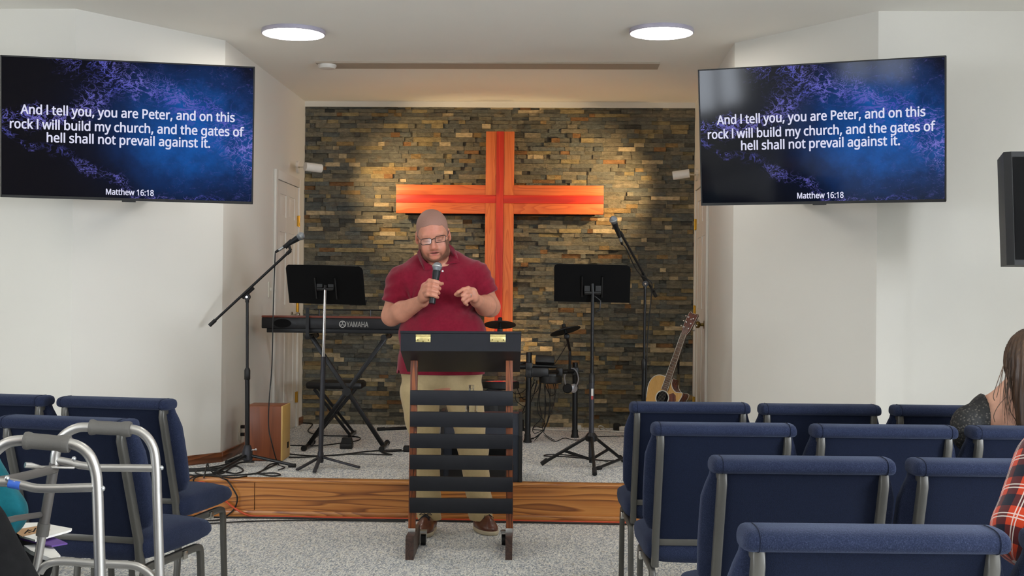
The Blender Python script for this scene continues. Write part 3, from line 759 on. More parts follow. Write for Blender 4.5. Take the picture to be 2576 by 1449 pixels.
def mic_stand(label, base, piv, b0, b1, tips, clip_to):
    """base on the floor, pivot at the pole top, boom from b0 (counter end) to b1."""
    base = Vector(base); t = thing('microphone_stand', label, 'microphone stand', base, group='black boom microphone stands')
    R = lambda v: Vector(v)-base
    pv = R(piv)
    b = MB(); b.tube([(0, 0, 0.07), (pv.x*0.55, pv.y*0.55, pv.z*0.53)], 0.0145, 12); b.build('lower_pole', 'black_metal', t)
    b = MB(); b.tube([(pv.x*0.5, pv.y*0.5, pv.z*0.5), pv], 0.009, 12); b.build('upper_pole', 'black_metal', t)
    b = MB(); m = pv*0.53; b.lathe([(0.016, -0.03), (0.019, -0.025), (0.019, 0.03), (0.012, 0.045)], m, (0, 0, 1), 14); b.build('collar', 'black_plastic', t)
    b = MB(); b.lathe([(0.02, 0.03), (0.034, 0.04), (0.032, 0.09), (0.022, 0.125), (0.018, 0.13)], (0, 0, 0), (0, 0, 1), 16); h = b.build('hub', 'grey_metal', t)
    b = MB(); b.cyl((0.03, -0.01, 0.1), (0.055, -0.015, 0.105), 0.004, n=8); b.sphere((0.056, -0.015, 0.105), 0.008, 8, 6); b.build('hub_knob', 'chrome', h)
    for tp in tips:
        q = R(tp); q.z = 0.012; d = Vector((q.x, q.y, 0)).normalized()
        b = MB(); b.tube([d*0.025+Vector((0, 0, 0.065)), q], 0.0095, 10); l = b.build('leg', 'black_metal', t)
        b = MB(); b.tube([q-(q-d*0.025).normalized()*0.04, q+d*0.004], [0.0135, 0.0125], 10); b.build('rubber_foot', 'rubber', l)
    a, c = R(b0), R(b1); d = (c-a).normalized()
    b = MB(); b.tube([a, c], 0.0085, 12); bm_ = b.build('boom', 'black_metal', t)
    b = MB(); b.tube([a, a+d*0.05], 0.0125, 12); b.build('counterweight', 'black_plastic', bm_)
    b = MB(); b.tube([pv-d*0.045+Vector((0, 0, 0.012)), pv+d*0.05+Vector((0, 0, 0.012))], 0.0155, 12); b.lathe([(0.02, -0.012), (0.022, 0), (0.02, 0.012)], pv-Vector((0, 0, 0.015)), LF, 16); b.tube([pv-Vector((0, 0, 0.05)), pv], 0.012, 10); cl = b.build('clutch', 'black_plastic', t)
    b = MB(); b.cyl(pv-LF*0.014-Vector((0, 0, 0.015)), pv-LF*0.02-Vector((0, 0, 0.015)), 0.007, n=10); b.build('clutch_bolt', 'chrome', cl)
    k = R(clip_to)
    b = MB(); b.tube([c-d*0.03, c], 0.0115, 10); b.tube([c, (c+k)/2, k], [0.010, 0.009, 0.008], 8); b.tube([k-(d*0.03), k+d*0.03], 0.0155, 12); b.build('mic_clip', 'rubber', t)
    return t
DL = 7.95
def mic_on(label, h, tl): return microphone(label, h, tl)
hb = onz(622, 1172, STG); DL = (hb-CAM).dot(FW)
mh, mt = P(757, 594, DL-0.02), P(703, 628, DL-0.02)
mic_stand('black boom stand leaning up to the right beside the left door', hb, P(622, 741, DL), P(527, 819, DL-0.03), P(731, 630, DL-0.03), (onz(742, 1176, STG), onz(541, 1196, STG), onz(570, 1167, STG)), (mh*0.42+mt*0.58))
micL = microphone('corded microphone with silver grille clipped to the left boom stand', mh, mt)
cable_L0 = Vector(mt)-(mh-mt).normalized()*0.03
hb = onz(1617, 1158, STG); DR = (hb-CAM).dot(FW)
nh, nt = P(1543, 553, DR-0.35), P(1557, 592, DR-0.28)
mic_stand('black boom stand leaning up to the left by the guitar', hb, P(1623, 708, DR), P(1650, 745, DR+0.1), P(1561, 585, DR-0.26), (onz(1503, 1183, STG), onz(1700, 1172, STG), onz(1640, 1130, STG)), nh*0.5+nt*0.5)
nh2 = nh; nt2 = nt-(nh-nt).normalized()*0.045
micR = microphone('corded microphone angled up on the boom stand by the guitar', nh2, nt2)
cable_R0 = Vector(nt2)-(nh2-nt2).normalized()*0.03

# ------------------------------------------------------------------ music stands
def music_stand(label, base, d, TL, TR, BR, BL, dt, top_px, tips, upper, split_py, braces=False):
    base = Vector(base); t = thing('music_stand', label, 'music stand', base, group='black music stands on the stage')
    a, c, e, g_ = P(*TL, d-dt), P(*TR, d-dt), P(*BR, d+dt), P(*BL, d+dt)
    ctr = (a+c+e+g_)/4-base; n = (c-a).cross(g_-a).normalized()
    if n.dot(FW) < 0: n = -n
    b = MB()
    def lerp(u, v): return ((a*(1-u)+c*u)*(1-v)+(g_*(1-u)+e*u)*v)-base
    poly = [(0, 1), (0, 0.09), (0.012, 0.03), (0.04, 0.0), (0.5, -0.01), (0.95, 0.0), (0.985, 0.04), (1, 0.10), (1, 1)]
    vs = [lerp(u, v) for u, v in poly]; k = len(vs); vs += [q+n*0.004 for q in vs]
    b.add(vs, [tuple(range(k)), tuple(range(2*k-1, k-1, -1))]+[(i, (i+1) % k, k+(i+1) % k, k+i) for i in range(k)])
    dk = b.build('desk', 'black_matte', t, smooth=0)
    b = MB(); m0, m1 = lerp(0, 1), lerp(1, 1); b.loft([[m+q for q in (Vector((0, 0, 0)), n*0.07, n*0.07+Vector((0, 0, 0.004)), Vector((0, 0, 0.004)))] for m in (m0, m1)]); b.build('lip', 'black_matte', dk)
    tp = P(*top_px, d)-base
    b = MB()
    r0, r1 = (0.012, 0.008)
    sz = (P(top_px[0], split_py, d)-base).z; kx = sz/tp.z
    lo = Vector((tp.x*kx, tp.y*kx, sz))
    b.tube([(0, 0, 0.05), lo], 0.0155 if not braces else 0.0165, 14); b.build('lower_pole', 'grey_metal', t)
    b = MB(); b.tube([lo-Vector((0, 0, 0.05)), tp], 0.0095 if not braces else 0.0115, 14); up_ = b.build('upper_pole', upper, t)
    b = MB(); rt = RT; c2 = tp-FW*0.0
    b.tube([c2-rt*0.05, c2+rt*0.05], 0.011, 10); b.box(c2-rt*0.035+Vector((0, 0, 0.02))+FW*0.012, (0.035, 0.03, 0.05), R3); b.box(c2+rt*0.035+Vector((0, 0, 0.02))+FW*0.012, (0.035, 0.03, 0.05), R3)
    b.tube([c2, ctr], 0.012, 8)
    for s in (-0.06, 0.06):
        q = lerp(0.5+s*2.2, 0.3); w_ = lerp(0.5+s*2.2, 0.85); b.bar(q-n*0.006, w_-n*0.006, 0.008, 0.012)
    b.build('tilt_hinge', 'black_plastic', t)
    for tpx in tips:
        q = onz(*tpx, STG)-base; q.z = 0.012; dd = Vector((q.x, q.y, 0)).normalized()
        b = MB()
        if not braces:
            b.bar(dd*0.01+Vector((0, 0, 0.065)), q, 0.024, 0.012, bev=0.003); b.build('leg', 'grey_metal', t)
        else:
            b.tube([dd*0.03+Vector((0, 0, 0.19)), q], 0.0105, 10); l = b.build('leg', 'black_metal', t)
            b = MB(); b.tube([q*0.88+Vector((0, 0, 0.03)), q], 0.0145, 10); b.build('rubber_foot', 'rubber', l)
            b = MB(); mq = q*0.5+Vector((0, 0, 0.10)); mq = (dd*0.03+Vector((0, 0, 0.19)))*0.5+q*0.5; b.bar(Vector((0, 0, 0.05)), mq, 0.006, 0.018); b.build('brace', 'black_metal', t)
    b = MB()
    if braces:
        b.lathe([(0.02, 0.16), (0.038, 0.17), (0.038, 0.20), (0.022, 0.22)], n=14); b.tube([(0, 0, 0.03), (0, 0, 0.2)], 0.014, 10)
    else: b.lathe([(0.016, 0.03), (0.02, 0.04), (0.02, 0.08), (0.017, 0.1)], n=14)
    b.build('hub', 'grey_metal' if not braces else 'black_metal', t)
    if braces:
        b = MB(); b.lathe([(0.019, -0.02), (0.019, 0.03), (0.013, 0.04)], lo, (0, 0, 1), 14); b.build('collar', 'black_plastic', t)
        b = MB(); q = lo*0.88; q = q-FW*0.0165+RT*0.002; b.box(q-Vector((0, 0, 0.012)), (0.013, 0.003, 0.045), R3); sk_ = b.build('sticker', 'cord_sticker', t); sk_['label'] = 'white and red sticker on the pole'; MB().box(q-Vector((0, 0, 0.045)), (0.013, 0.0028, 0.024), R3).build('sticker_band', 'sticker_red', sk_)
        b = MB(); b.tube([tp+RT*0.012-Vector((0, 0, 0.02)), tp+RT*0.05-Vector((0, 0, 0.05)), tp+RT*0.045-Vector((0, 0, 0.11)), tp+RT*0.02-Vector((0, 0, 0.12))], 0.005, 8); b.build('tilt_lever', 'black_plastic', t)
    return t
simple('cord_sticker', '#dcd8d2', 0.4); simple('sticker_red', '#a8403c', 0.4)
mb0 = onz(806, 1176, STG); dd_ = (mb0-CAM).dot(FW)
music_stand('black music stand with a bright chrome upper pole in front of the keyboard', mb0, dd_, (718, 666), (912, 671), (920, 768), (728, 762), 0.05, (818, 727), ((747, 1187), (791, 1192), (905, 1181)), 'chrome', 897)
mb1 = onz(1487, 1176, STG); dd_ = (mb1-CAM).dot(FW)
music_stand('all-black tripod music stand right of the cross', mb1, dd_, (1394, 664), (1587, 668), (1584, 762), (1394, 758), 0.05, (1491, 737), ((1362, 1172), (1496, 1198), (1568, 1163)), 'black_metal', 955, braces=True)

# ------------------------------------------------------------------ keyboard, stand, bench, pedal
simple('keyboard_black', '#121216', 0.4, spec=0.4); simple('keyboard_wood', '#6e3322', 0.4); simple('logo_silver', '#c8c6c0', 0.4, 0.1); simple('key_ivory', '#e6e2d6', 0.3)
KD = 8.72
kb = onz(873, 1130, STG); 
k0, k1 = P(658, 793, KD), P(1142, 798, KD); ku = (k1-k0).normalized(); KL = (k1-k0).length; kz = Vector((0, 0, 1)); kv = kz.cross(ku).normalized()
kc = (k0+k1)/2; ztop = kc.z; 
t = thing('keyboard', 'black digital keyboard with brown top edge on an X stand', 'keyboard', (kc.x, kc.y, ztop-0.122)); t.rotation_euler = (0, 0, math.atan2(ku.y, ku.x))
b = MB(); b.box((0, 0.15, 0.07), (KL, 0.30, 0.075), bev=0.006); b.box((0, 0.16, 0.02), (KL-0.06, 0.26, 0.034), bev=0.004); b.build('case', 'keyboard_black', t)
b = MB(); b.box((0, 0.05, 0.114), (KL, 0.10, 0.014), bev=0.003); b.build('top_panel', 'keyboard_wood', t)
b = MB(); b.box((0, 0.225, 0.112), (KL-0.10, 0.14, 0.012)); b.build('keys', 'key_ivory', t)
b = MB()
for s in (-0.42, 0.42): b.lathe([(0.06, 0), (0.06, 0.0015), (0.001, 0.0015)], (KL*s*0.93, -0.0002, 0.068), (0, -1, 0), 28)
sg_ = b.build('speaker_grille', 'black_matte', t)
for vtx in sg_.data.vertices: vtx.co.z = 0.068+(vtx.co.z-0.068)*0.5
tx = 0.5*((855+928)/2-658)/484*2*KL-KL/2
lx = lambda px: (px-658)/484*KL-KL/2
me_o = lettering('maker_name', 'YAMAHA', t, 'logo_silver', lx(899.5), 0.0, lx(927)-lx(872), 0.037, 0.0, offset=0.02)
for vtx in me_o.data.vertices: z_ = vtx.co.y; vtx.co = (vtx.co.x, -0.0012, z_+0.066)
b = MB(); oz = Vector((lx(862), -0.001, 0.066)); fr = frame(oz, (1, 0, 0), (0, 0, 1))
n_ = 28; 
ro, ri = 0.024, 0.0195
b.add([fr(ro*math.cos(2*PI*i/n_), ro*math.sin(2*PI*i/n_)) for i in range(n_)]+[fr(ri*math.cos(2*PI*i/n_), ri*math.sin(2*PI*i/n_)) for i in range(n_)], [(i, (i+1) % n_, n_+(i+1) % n_, n_+i) for i in range(n_)])
for k in range(3):
    a = PI/2+k*2*PI/3; dx, dz = math.cos(a), math.sin(a)
    def q4(r0, r1, w, off=0): return [fr(dx*r-dz*(s+off), dz*r+dx*(s+off)) for r, s in ((r0, -w), (r1, -w), (r1, w), (r0, w))]
    b.add(q4(0.0, 0.010, 0.0014), [(0, 1, 2, 3)])
    for o_ in (-0.003, 0.003): b.add(q4(0.010, 0.021, 0.0013, o_), [(0, 1, 2, 3)])
    b.add(q4(0.009, 0.0115, 0.0043), [(0, 1, 2, 3)])
b.build('maker_emblem', 'logo_silver', t, smooth=0)
# music rest rod standing on the keyboard
b = MB(); b.tube([(lx(787), 0.05, 0.165), (lx(980), 0.05, 0.165)], 0.005, 8)
for px in (800, 930): b.tube([(lx(px), 0.05, 0.118), (lx(px), 0.05, 0.165)], 0.005, 8)
b.build('music_rest', 'black_metal', t)
# X stand
xs0 = onz(873, 1128, STG)
t = thing('keyboard_stand', 'black folding X stand under the keyboard', 'keyboard stand', xs0)
zk = ztop-0.122
def XP(px, z, dv): q = P(px, 800, 8.87); return Vector((q.x, q.y, z)) + kv*dv - xs0
zt_ = zk-0.0215; zb2 = STG+0.02
for (pa, pb, dv) in ((783, 969, 0.0), (971, 777, 0.035)):
    b = MB(); b.bar(XP(pa, zt_, dv), XP(pb, zb2, dv), 0.03, 0.03, bev=0.003); b.build('leg', 'black_metal', t)
    for px, z, nm in ((pa, zt_, 'support_arm'), (pb, zb2, 'foot')):
        b = MB(); b.tube([XP(px, z, -0.14), XP(px, z, 0.22)], 0.0155, 12); f_ = b.build(nm, 'black_metal', t)
        for dv2 in (-0.16, 0.22):
            b = MB(); b.tube([XP(px, z, dv2), XP(px, z, dv2+0.03)], 0.020, 14); b.build('end_cap', 'rubber', f_)
b = MB(); q = (XP(783, zt_, 0.0)+XP(969, zb2, 0.0))/2; b.tube([q-kv*0.04, q+kv*0.05], 0.03, 16); b.build('pivot', 'black_plastic', t)
b = MB(); q0 = XP(783, zt_, -0.166); b.bar(q0, q0+Vector((0, 0, 0.20)), 0.022, 0.012, up=kv); b.build('tier_arm', 'black_metal', t)
# bench
bb = onz(848, 1105, STG); bd = (bb-CAM).dot(FW)+0.25; bb = onz(848, 1105, STG)+LF*0.25
t = thing('keyboard_bench', 'low black padded bench behind the keyboard stand', 'bench', bb)
def BP(px, py, dv): return P(px, py, bd)+LF*dv-bb
c = BP(846, 967, 0); wS = 140*bd/FPX
b = MB(); b.box(c, (wS, 0.30, 0.055), R3, bev=0.02); b.build('seat', 'black_plastic', t); zs = c.z-0.03
for (pa, pb, dv) in ((795, 886, -0.1), (895, 800, -0.07), (795, 886, 0.1), (895, 800, 0.07)):
    b = MB(); q0 = BP(pa, 980, dv); q0.z = zs; q1 = BP(pb, 1100, dv); q1.z = 0.012; b.bar(q0, q1, 0.02, 0.02); b.build('leg', 'black_metal', t)
for px in (800, 886):
    b = MB(); q = BP(px, 1100, 0); q.z = 0.012; b.bar(q-LF*0.16, q+LF*0.16, 0.024, 0.024); b.build('foot', 'black_metal', t)
pp = onz(873, 1127, STG)-LF*0.02
t = thing('sustain_pedal', 'small black foot pedal box on the floor under the keyboard', 'pedal', pp)
b = MB(); b.box((0, 0, 0.018), (0.085, 0.10, 0.036), R3, bev=0.004); b.build('base', 'black_plastic', t)
b = MB(); b.box((0, 0.01, 0.055), (0.078, 0.08, 0.038), R3, taper=0.8); b.build('treadle', 'rubber', t)

# ------------------------------------------------------------------ cajon
cb = onz(661, 1160.5, STG); cd_ = (cb-CAM).dot(FW)
simple('cajon_tan', '#d2ac66', 0.45, var=0.05)
t = thing('cajon', 'reddish wooden box drum with tan side panel by the left door', 'box drum', cb)
w = 98*cd_/FPX; hC = 137*cd_/FPX; dC = 0.27
b = MB(); b.box(LF*(dC/2)+Vector((0, 0, hC/2+0.004)), (w-0.012, dC, hC), R3, bev=0.004); b.build('body', 'cajon_wood', t)
b = MB(); b.box(LF*(dC/2)+LR_*(w/2-0.005)+Vector((0, 0, hC/2+0.004)), (0.012, dC+0.004, hC+0.002), R3, bev=0.003); fp = b.build('front_plate', 'cajon_tan', t); fp['label'] = 'tan plywood striking panel'
b = MB(); b.box(LF*(dC*0.72)+LR_*(w/2+0.001)+Vector((0, 0, 0.085)), (0.001, 0.06, 0.04), R3); b.build('badge', 'black_matte', fp)
b = MB()
for sx in (-1, 1):
    for y_ in (0.03, dC-0.03): b.cyl(LR_*(sx*(w/2-0.03))+LF*y_, LR_*(sx*(w/2-0.03))+LF*y_+Vector((0, 0, 0.006)), 0.012, n=10)
b.build('feet', 'rubber', t)
# outlet behind the stand
oc = onx(603, 1083, XL)
t = thing('power_outlet', 'ivory wall outlet with two black plugs beside the box drum', 'outlet', oc)
b = MB(); b.box((0.004, 0, 0), (0.008, 0.08, 0.125), bev=0.003); b.build('plate', 'plate_ivory', t)
for dz in (-0.026, 0.026):
    b = MB(); b.box((0.03, 0, dz), (0.045, 0.03, 0.022), bev=0.004); b.build('plug', 'rubber', t)

# ------------------------------------------------------------------ stage monitor
mp_ = onz(1210, 1213, STG)
simple('monitor_blue', '#222a38', 0.4, var=0.1)
t = thing('stage_monitor', 'dark wedge floor monitor at the stage edge behind the lectern', 'monitor speaker', mp_)
x0, x1 = (onz(1106, 1213, STG)-mp_).dot(LR_), (onz(1313, 1213, STG)-mp_).dot(LR_)
pr = [(0.0, 0.0), (0.0, 0.27), (0.10, 0.385), (0.17, 0.39), (0.37, 0.08), (0.37, 0.0)]
pt = lambda s, u, v: LR_*s+LF*u+Vector((0, 0, v+0.004))
b = MB(); b.loft([[pt(s, u, v) for u, v in pr] for s in (x0+0.02, x1-0.02)]); b.build('cabinet', 'monitor_blue', t, smooth=0)
for s0, s1 in ((x0, x0+0.02), (x1-0.02, x1)):
    b = MB(); pr2 = [(-0.012, 0.0), (-0.012, 0.265), (0.09, 0.397), (0.18, 0.405), (0.385, 0.09), (0.385, 0)]
    b.loft([[pt(s, u, v) for u, v in pr2] for s in (s0, s1)]); b.build('end_cheek', 'black_plastic', t, smooth=0)
b = MB(); b.box(pt((x0+x1)/2, -0.003, 0.19), (x1-x0-0.14, 0.012, 0.10), R3, bev=0.01); b.build('handle_recess', 'black_matte', t)
b = MB(); b.box(pt((x0+x1)/2, -0.004, 0.055), (x1-x0-0.1, 0.012, 0.09), R3); pn = b.build('connector_panel', 'black_plastic', t)
b = MB()
for px in (1134, 1165, 1241, 1252, 1259): b.box(P(px, 1191, 7.325)-mp_, (0.012, 0.006, 0.014), R3)
b.build('connector', 'steel', pn)
b = MB(); sl_ = lambda s, k: pt(s, 0.17+0.2*k, 0.39-0.31*k)
b.add([sl_(x0+0.03, 0.04)+Vector((0, 0, 0.002)), sl_(x1-0.03, 0.04)+Vector((0, 0, 0.002)), sl_(x1-0.03, 0.96)+Vector((0, 0, 0.002)), sl_(x0+0.03, 0.96)+Vector((0, 0, 0.002))], [(0, 1, 2, 3)]); b.build('grille', 'black_matte', t, smooth=0)

# ------------------------------------------------------------------ main speaker on the right
simple('speaker_black', '#141416', 0.55, var=0.1, nscale=40)
sd = 6.0
sp = P(2612, 540, sd)
t = thing('loudspeaker', 'black loudspeaker cabinet at the right edge by the front wall', 'loudspeaker', (sp.x, sp.y, 0)); t.rotation_euler = (0, 0, RZ-0.12)
S0 = sp.z
zt0, zb0 = P(2540, 391, sd).z, P(2540, 669, sd).z
def ringz(z, w, d, ch=0.028): return [(-w/2+ch, -d/2, z), (w/2-ch, -d/2, z), (w/2, -d/2+ch, z), (w/2*0.72, d/2, z), (-w/2*0.72, d/2, z), (-w/2, -d/2+ch, z)]
b = MB(); b.loft([ringz(zb0, 0.355, 0.33), ringz(zt0, 0.40, 0.36)]); b.build('cabinet', 'speaker_black', t, smooth=0)
b = MB(); b.add([(-0.145, -0.172, zb0+0.025), (0.145, -0.172, zb0+0.025), (0.165, -0.1845, zt0-0.025), (-0.165, -0.1845, zt0-0.025)], [(0, 1, 2, 3)]); b.build('grille', 'black_matte', t, smooth=0)
b = MB(); b.cyl((0, 0, 0.1), (0, 0, zb0), 0.0175, n=14); b.build('pole', 'black_metal', t)
for k in range(3):
    a = PI/2+k*2*PI/3+0.5; b = MB(); b.tube([(0, 0, 0.45), (0.5*math.cos(a), 0.5*math.sin(a), 0.01)], 0.012, 8); b.build('leg', 'black_metal', t)

# ------------------------------------------------------------------ guitar
GD = 9.40
simple('webbing', '#6b5d40', 0.8)
go = P(1666, 1001, GD)
n2 = (-FW*0.80 - RT*0.60); n2.z = 0; n2.normalize()          # facing left of the camera
gu = Vector((0, 0, 1)).cross(n2).normalized()
if gu.dot(RT) < 0: gu = -gu
gv = (Vector((0, 0, 1)) + gu*0.30 - n2*0.14).normalized(); gn = gu.cross(gv).normalized()
if gn.dot(n2) < 0: gn = -gn
gu = gv.cross(gn).normalized() if gv.cross(gn).dot(RT) > 0 else -gv.cross(gn).normalized()
GB = Vector((go.x, go.y, STG)) + Vector((gv.x, gv.y, 0))*-0.34
t = thing('acoustic_guitar', 'natural top cutaway acoustic guitar leaning by the right door', 'guitar', GB)
G = lambda u, v, d=0.0: go + gu*u + gv*v + gn*d - GB
left = [(0.0, 0.155), (-0.07, 0.155), (-0.115, 0.135), (-0.143, 0.09), (-0.147, 0.04), (-0.137, -0.01), (-0.132, -0.05), (-0.145, -0.10), (-0.175, -0.155), (-0.196, -0.215), (-0.193, -0.275), (-0.165, -0.322), (-0.10, -0.347), (0.0, -0.352)]
right = [(0.10, -0.347), (0.165, -0.322), (0.193, -0.275), (0.196, -0.215), (0.175, -0.155), (0.145, -0.10), (0.132, -0.05), (0.135, -0.01), (0.143, 0.035), (0.15, 0.07), (0.143, 0.088), (0.12, 0.083), (0.09, 0.078), (0.055, 0.095), (0.035, 0.125), (0.028, 0.155)]
out = left+right; out = [(p.x, p.y) for p in smooth_path([(u, v, 0) for u, v in out+[out[0]]], 3)][:-1]
b = MB(); b.prism(out, -0.10, -0.002, lambda u, v, d: G(u, v, d)); b.build('body', 'mahogany', t, smooth=40)
b = MB(); b.prism(out, -0.002, 0.0, lambda u, v, d: G(u, v, d)); b.build('soundboard', 'spruce', t, smooth=0)
b = MB()
for dd in (0.0, -0.10): b.tube([G(u, v, dd) for u, v in out+[out[0]]], 0.003, 6)
b.build('binding', 'key_ivory', t)
b = MB(); b.lathe([(0.05, 0.0005), (0.05, 0.001), (0.001, 0.001)], G(0, 0), gn, 32); b.build('soundhole', 'black_matte', t)
b = MB(); b.lathe([(0.0505, 0.0006), (0.0505, 0.0018), (0.058, 0.0018), (0.058, 0.0006)], G(0, 0), gn, 32); b.build('rosette', 'key_ivory', t)
b = MB(); pg = [(0.045, 0.045), (0.075, 0.065), (0.1, 0.055), (0.115, 0.02), (0.1, -0.03), (0.095, -0.09), (0.06, -0.11), (0.03, -0.08), (0.048, -0.035), (0.056, 0.0)]
b.prism(pg, 0.0004, 0.0015, G); b.build('pickguard', 'mahogany', t, smooth=0)
b = MB(); b.prism([(-0.028, 0.06), (0.028, 0.06), (0.022, 0.50), (-0.022, 0.50)], 0.001, 0.010, G); nk = b.build('fingerboard', 'rosewood', t, smooth=0)
b = MB()
for s in (-1, 1): b.prism([(s*0.026, 0.06), (s*0.0285, 0.06), (s*0.0225, 0.50), (s*0.020, 0.50)], 0.0098, 0.0108, G)
b.build('neck_binding', 'key_ivory', nk, smooth=0)
b = MB()
for k in range(1, 19):
    v = 0.498-0.645*(1-2**(-k/12)); 
    if v > 0.07: b.prism([(-0.023, v), (0.023, v), (0.023, v+0.0018), (-0.023, v+0.0018)], 0.0095, 0.0115, G)
b.build('fret', 'nickel', nk, smooth=0)
b = MB(); b.loft([[G(0.022*math.cos(a)*k, v, -0.012*math.sin(a)) for a in [PI*i/8 for i in range(9)]] for v, k in ((0.155, 1.25), (0.50, 1.0))]); b.build('neck', 'mahogany', t)
b = MB(); hd = [(-0.022, 0.50), (0.022, 0.50), (0.034, 0.535), (0.038, 0.66), (0.028, 0.672), (0.01, 0.664), (0.0, 0.668), (-0.012, 0.664), (-0.03, 0.672), (-0.038, 0.66), (-0.034, 0.535)]
hG = lambda u, v, d: G(u, v, d-(v-0.50)*0.25)
b.prism(hd, -0.012, 0.006, hG); h_ = b.build('headstock', 'mahogany', t, smooth=0)
b = MB()
b.tube([hG(u, v, 0.006) for u, v in hd[1:]], 0.0014, 5); b.build('headstock_binding', 'key_ivory', h_)
for s in (-1, 1):
    for k in range(3):
        b = MB(); v = 0.55+k*0.04; b.cyl(hG(s*0.02, v, 0.0), hG(s*0.02, v, 0.016), 0.005, n=10); b.cyl(hG(s*0.03, v, -0.005), hG(s*0.052, v, -0.005), 0.0035, n=8); b.sphere(hG(s*0.058, v, -0.005), 0.010, 10, 8, (0.8, 1, 0.7)); b.build('tuning_peg', 'chrome', h_)
b = MB(); b.prism([(-0.025, 0.60), (0.025, 0.60), (0.02, 0.645), (-0.02, 0.645)], 0.0064, 0.0066, lambda u, v, d: hG(u*0.2, 0.62+(v-0.62)*0.2, d)); b.build('inlay', 'logo_silver', h_, smooth=0)
b = MB(); b.prism([(-0.08, -0.185), (0.08, -0.185), (0.07, -0.155), (-0.07, -0.155)], 0.0004, 0.008, G); b.build('bridge', 'rosewood', t, smooth=0)
b = MB()
for k in range(6): q = -0.018+0.0072*k; b.tube([G(q*1.5, -0.165, 0.010), G(q, 0.5, 0.0125), hG(q*1.1, 0.56, 0.01)], 0.0009, 4)
b.build('string', 'nickel', t)
b = MB(); q = [P(1706, 905, GD+0.05)-GB, P(1706.5, 925, GD+0.05)-GB, P(1707, 945, GD+0.05)-GB]; b.tube(q, [0.011, 0.008, 0.005], 8, flat=(RT, 0.4)); st_ = b.build('strap', 'rubber', t); st_['label'] = 'black leather strap end'
b = MB(); q = [P(1706.5, 942, GD+0.05)-GB, P(1706.5, 1010, GD+0.05)-GB]; b.tube(q, 0.013, 8, flat=(RT, 0.2)); b.build('webbing', 'webbing', st_)

# ------------------------------------------------------------------ drum kit
simple('drum_rubber', '#0a0a0b', 0.55, spec=0.4); simple('rack_black', '#0e0e10', 0.4, 0.2)
t0 = onz(1327, 1113, STG); KDp = (t0-CAM).dot(FW)
t = thing('electronic_drum_kit', 'black electronic drum kit with two cymbal pads behind the lectern', 'drum kit', t0)
D_ = lambda px, py, dd=0.0: P(px, py, KDp+dd)-t0
rp = onz(1446, 1101, STG)-t0
def post(a, c, r=0.021):
    b = MB(); b.tube([a, c], r, 14); p_ = b.build('rack_post', 'rack_black', t)
    b = MB(); b.lathe([(r*1.5, 0), (r*1.5, 0.008), (r*1.15, 0.03), (r*1.15, 0.06)], (a.x, a.y, a.z-0.0), (0, 0, 1), 14); b.build('rubber_foot', 'rubber', p_)
lp_b = Vector((0, 0, 0.001)); lp_t = D_(1331, 886)
post(lp_b, lp_t); rdd = (rp+t0-CAM).dot(FW)-KDp
rp_t = D_(1447, 912, rdd); post(Vector((rp.x, rp.y, 0.001)), rp_t)
lp2 = D_(1195, 1113, 0.05); lp2.z = 0.001
post(lp2, Vector((lp2.x, lp2.y, 0.62)))
b = MB(); zc_ = D_(1400, 936, 0.2).z
a0, a1 = Vector((lp_t.x, lp_t.y, zc_)), Vector((rp_t.x, rp_t.y, zc_))
b.tube([a0, a1], 0.019, 12); b.build('crossbar', 'rack_black', t)
b = MB(); b.tube([Vector((lp2.x, lp2.y, 0.56)), Vector((lp_t.x, lp_t.y, 0.56))], 0.019, 12); b.build('crossbar', 'rack_black', t)
def clamp(q, s=0.032):
    b = MB(); b.box(q, (s*1.6, s*1.8, s*2), R3, bev=0.008); b.cyl(q+RT*s, q+RT*(s+0.03), 0.006, n=8); b.build('clamp', 'black_plastic', t)
for q in (a0, a1, a0*0.35+a1*0.65, Vector((lp_t.x, lp_t.y, 0.56))): clamp(q)
def cymbal(ctr, nrm, r, base_pt):
    nrm = Vector(nrm).normalized(); b = MB()
    b.lathe([(0.001, 0.012), (0.03, 0.012), (0.045, 0.004), (r*0.9, -0.006), (r, -0.010), (r, -0.016), (r*0.9, -0.014), (0.03, -0.004), (0.001, -0.004)], ctr, nrm, 40); c_ = b.build('cymbal_pad', 'drum_rubber', t)
    b = MB(); b.cyl(ctr-nrm*0.03, ctr+nrm*0.04, 0.011, n=12); b.lathe([(0.016, 0.014), (0.016, 0.04), (0.01, 0.044)], ctr, nrm, 12); b.build('wing_nut', 'rubber', c_)
    b = MB(); b.tube([ctr-nrm*0.03, base_pt+Vector((0, 0, 0.16)), base_pt], 0.0105, 10); b.build('cymbal_arm', 'rack_black', t)
    b = MB(); b.box(ctr-nrm*0.055, (0.04, 0.04, 0.035), R3, bev=0.01); b.build('tilter', 'black_plastic', t)
c1 = D_(1258, 813, 0.1); cymbal(c1, FW*0.27+Vector((0, 0, 1)), 0.118, Vector((c1.x+0.02, c1.y, 0.56)))
q_ = a0*0.12+a1*0.88; c2 = D_(1421, 829, 0.15)
cymbal(c2, FW*0.22-RT*0.28+Vector((0, 0, 1)), 0.118, q_)
b = MB(); q_ = D_(1371, 906, -0.02); b.box(q_, (0.14, 0.055, 0.06), Matrix.Rotation(0.05, 3, 'Y') @ R3 @ Matrix.Rotation(-0.5, 3, 'X'), bev=0.008); md = b.build('sound_module', 'black_plastic', t)
b = MB(); b.box(q_-FW*0.03+Vector((0, 0, -0.005)), (0.07, 0.004, 0.016), R3); b.build('module_panel', 'grey_metal', md)
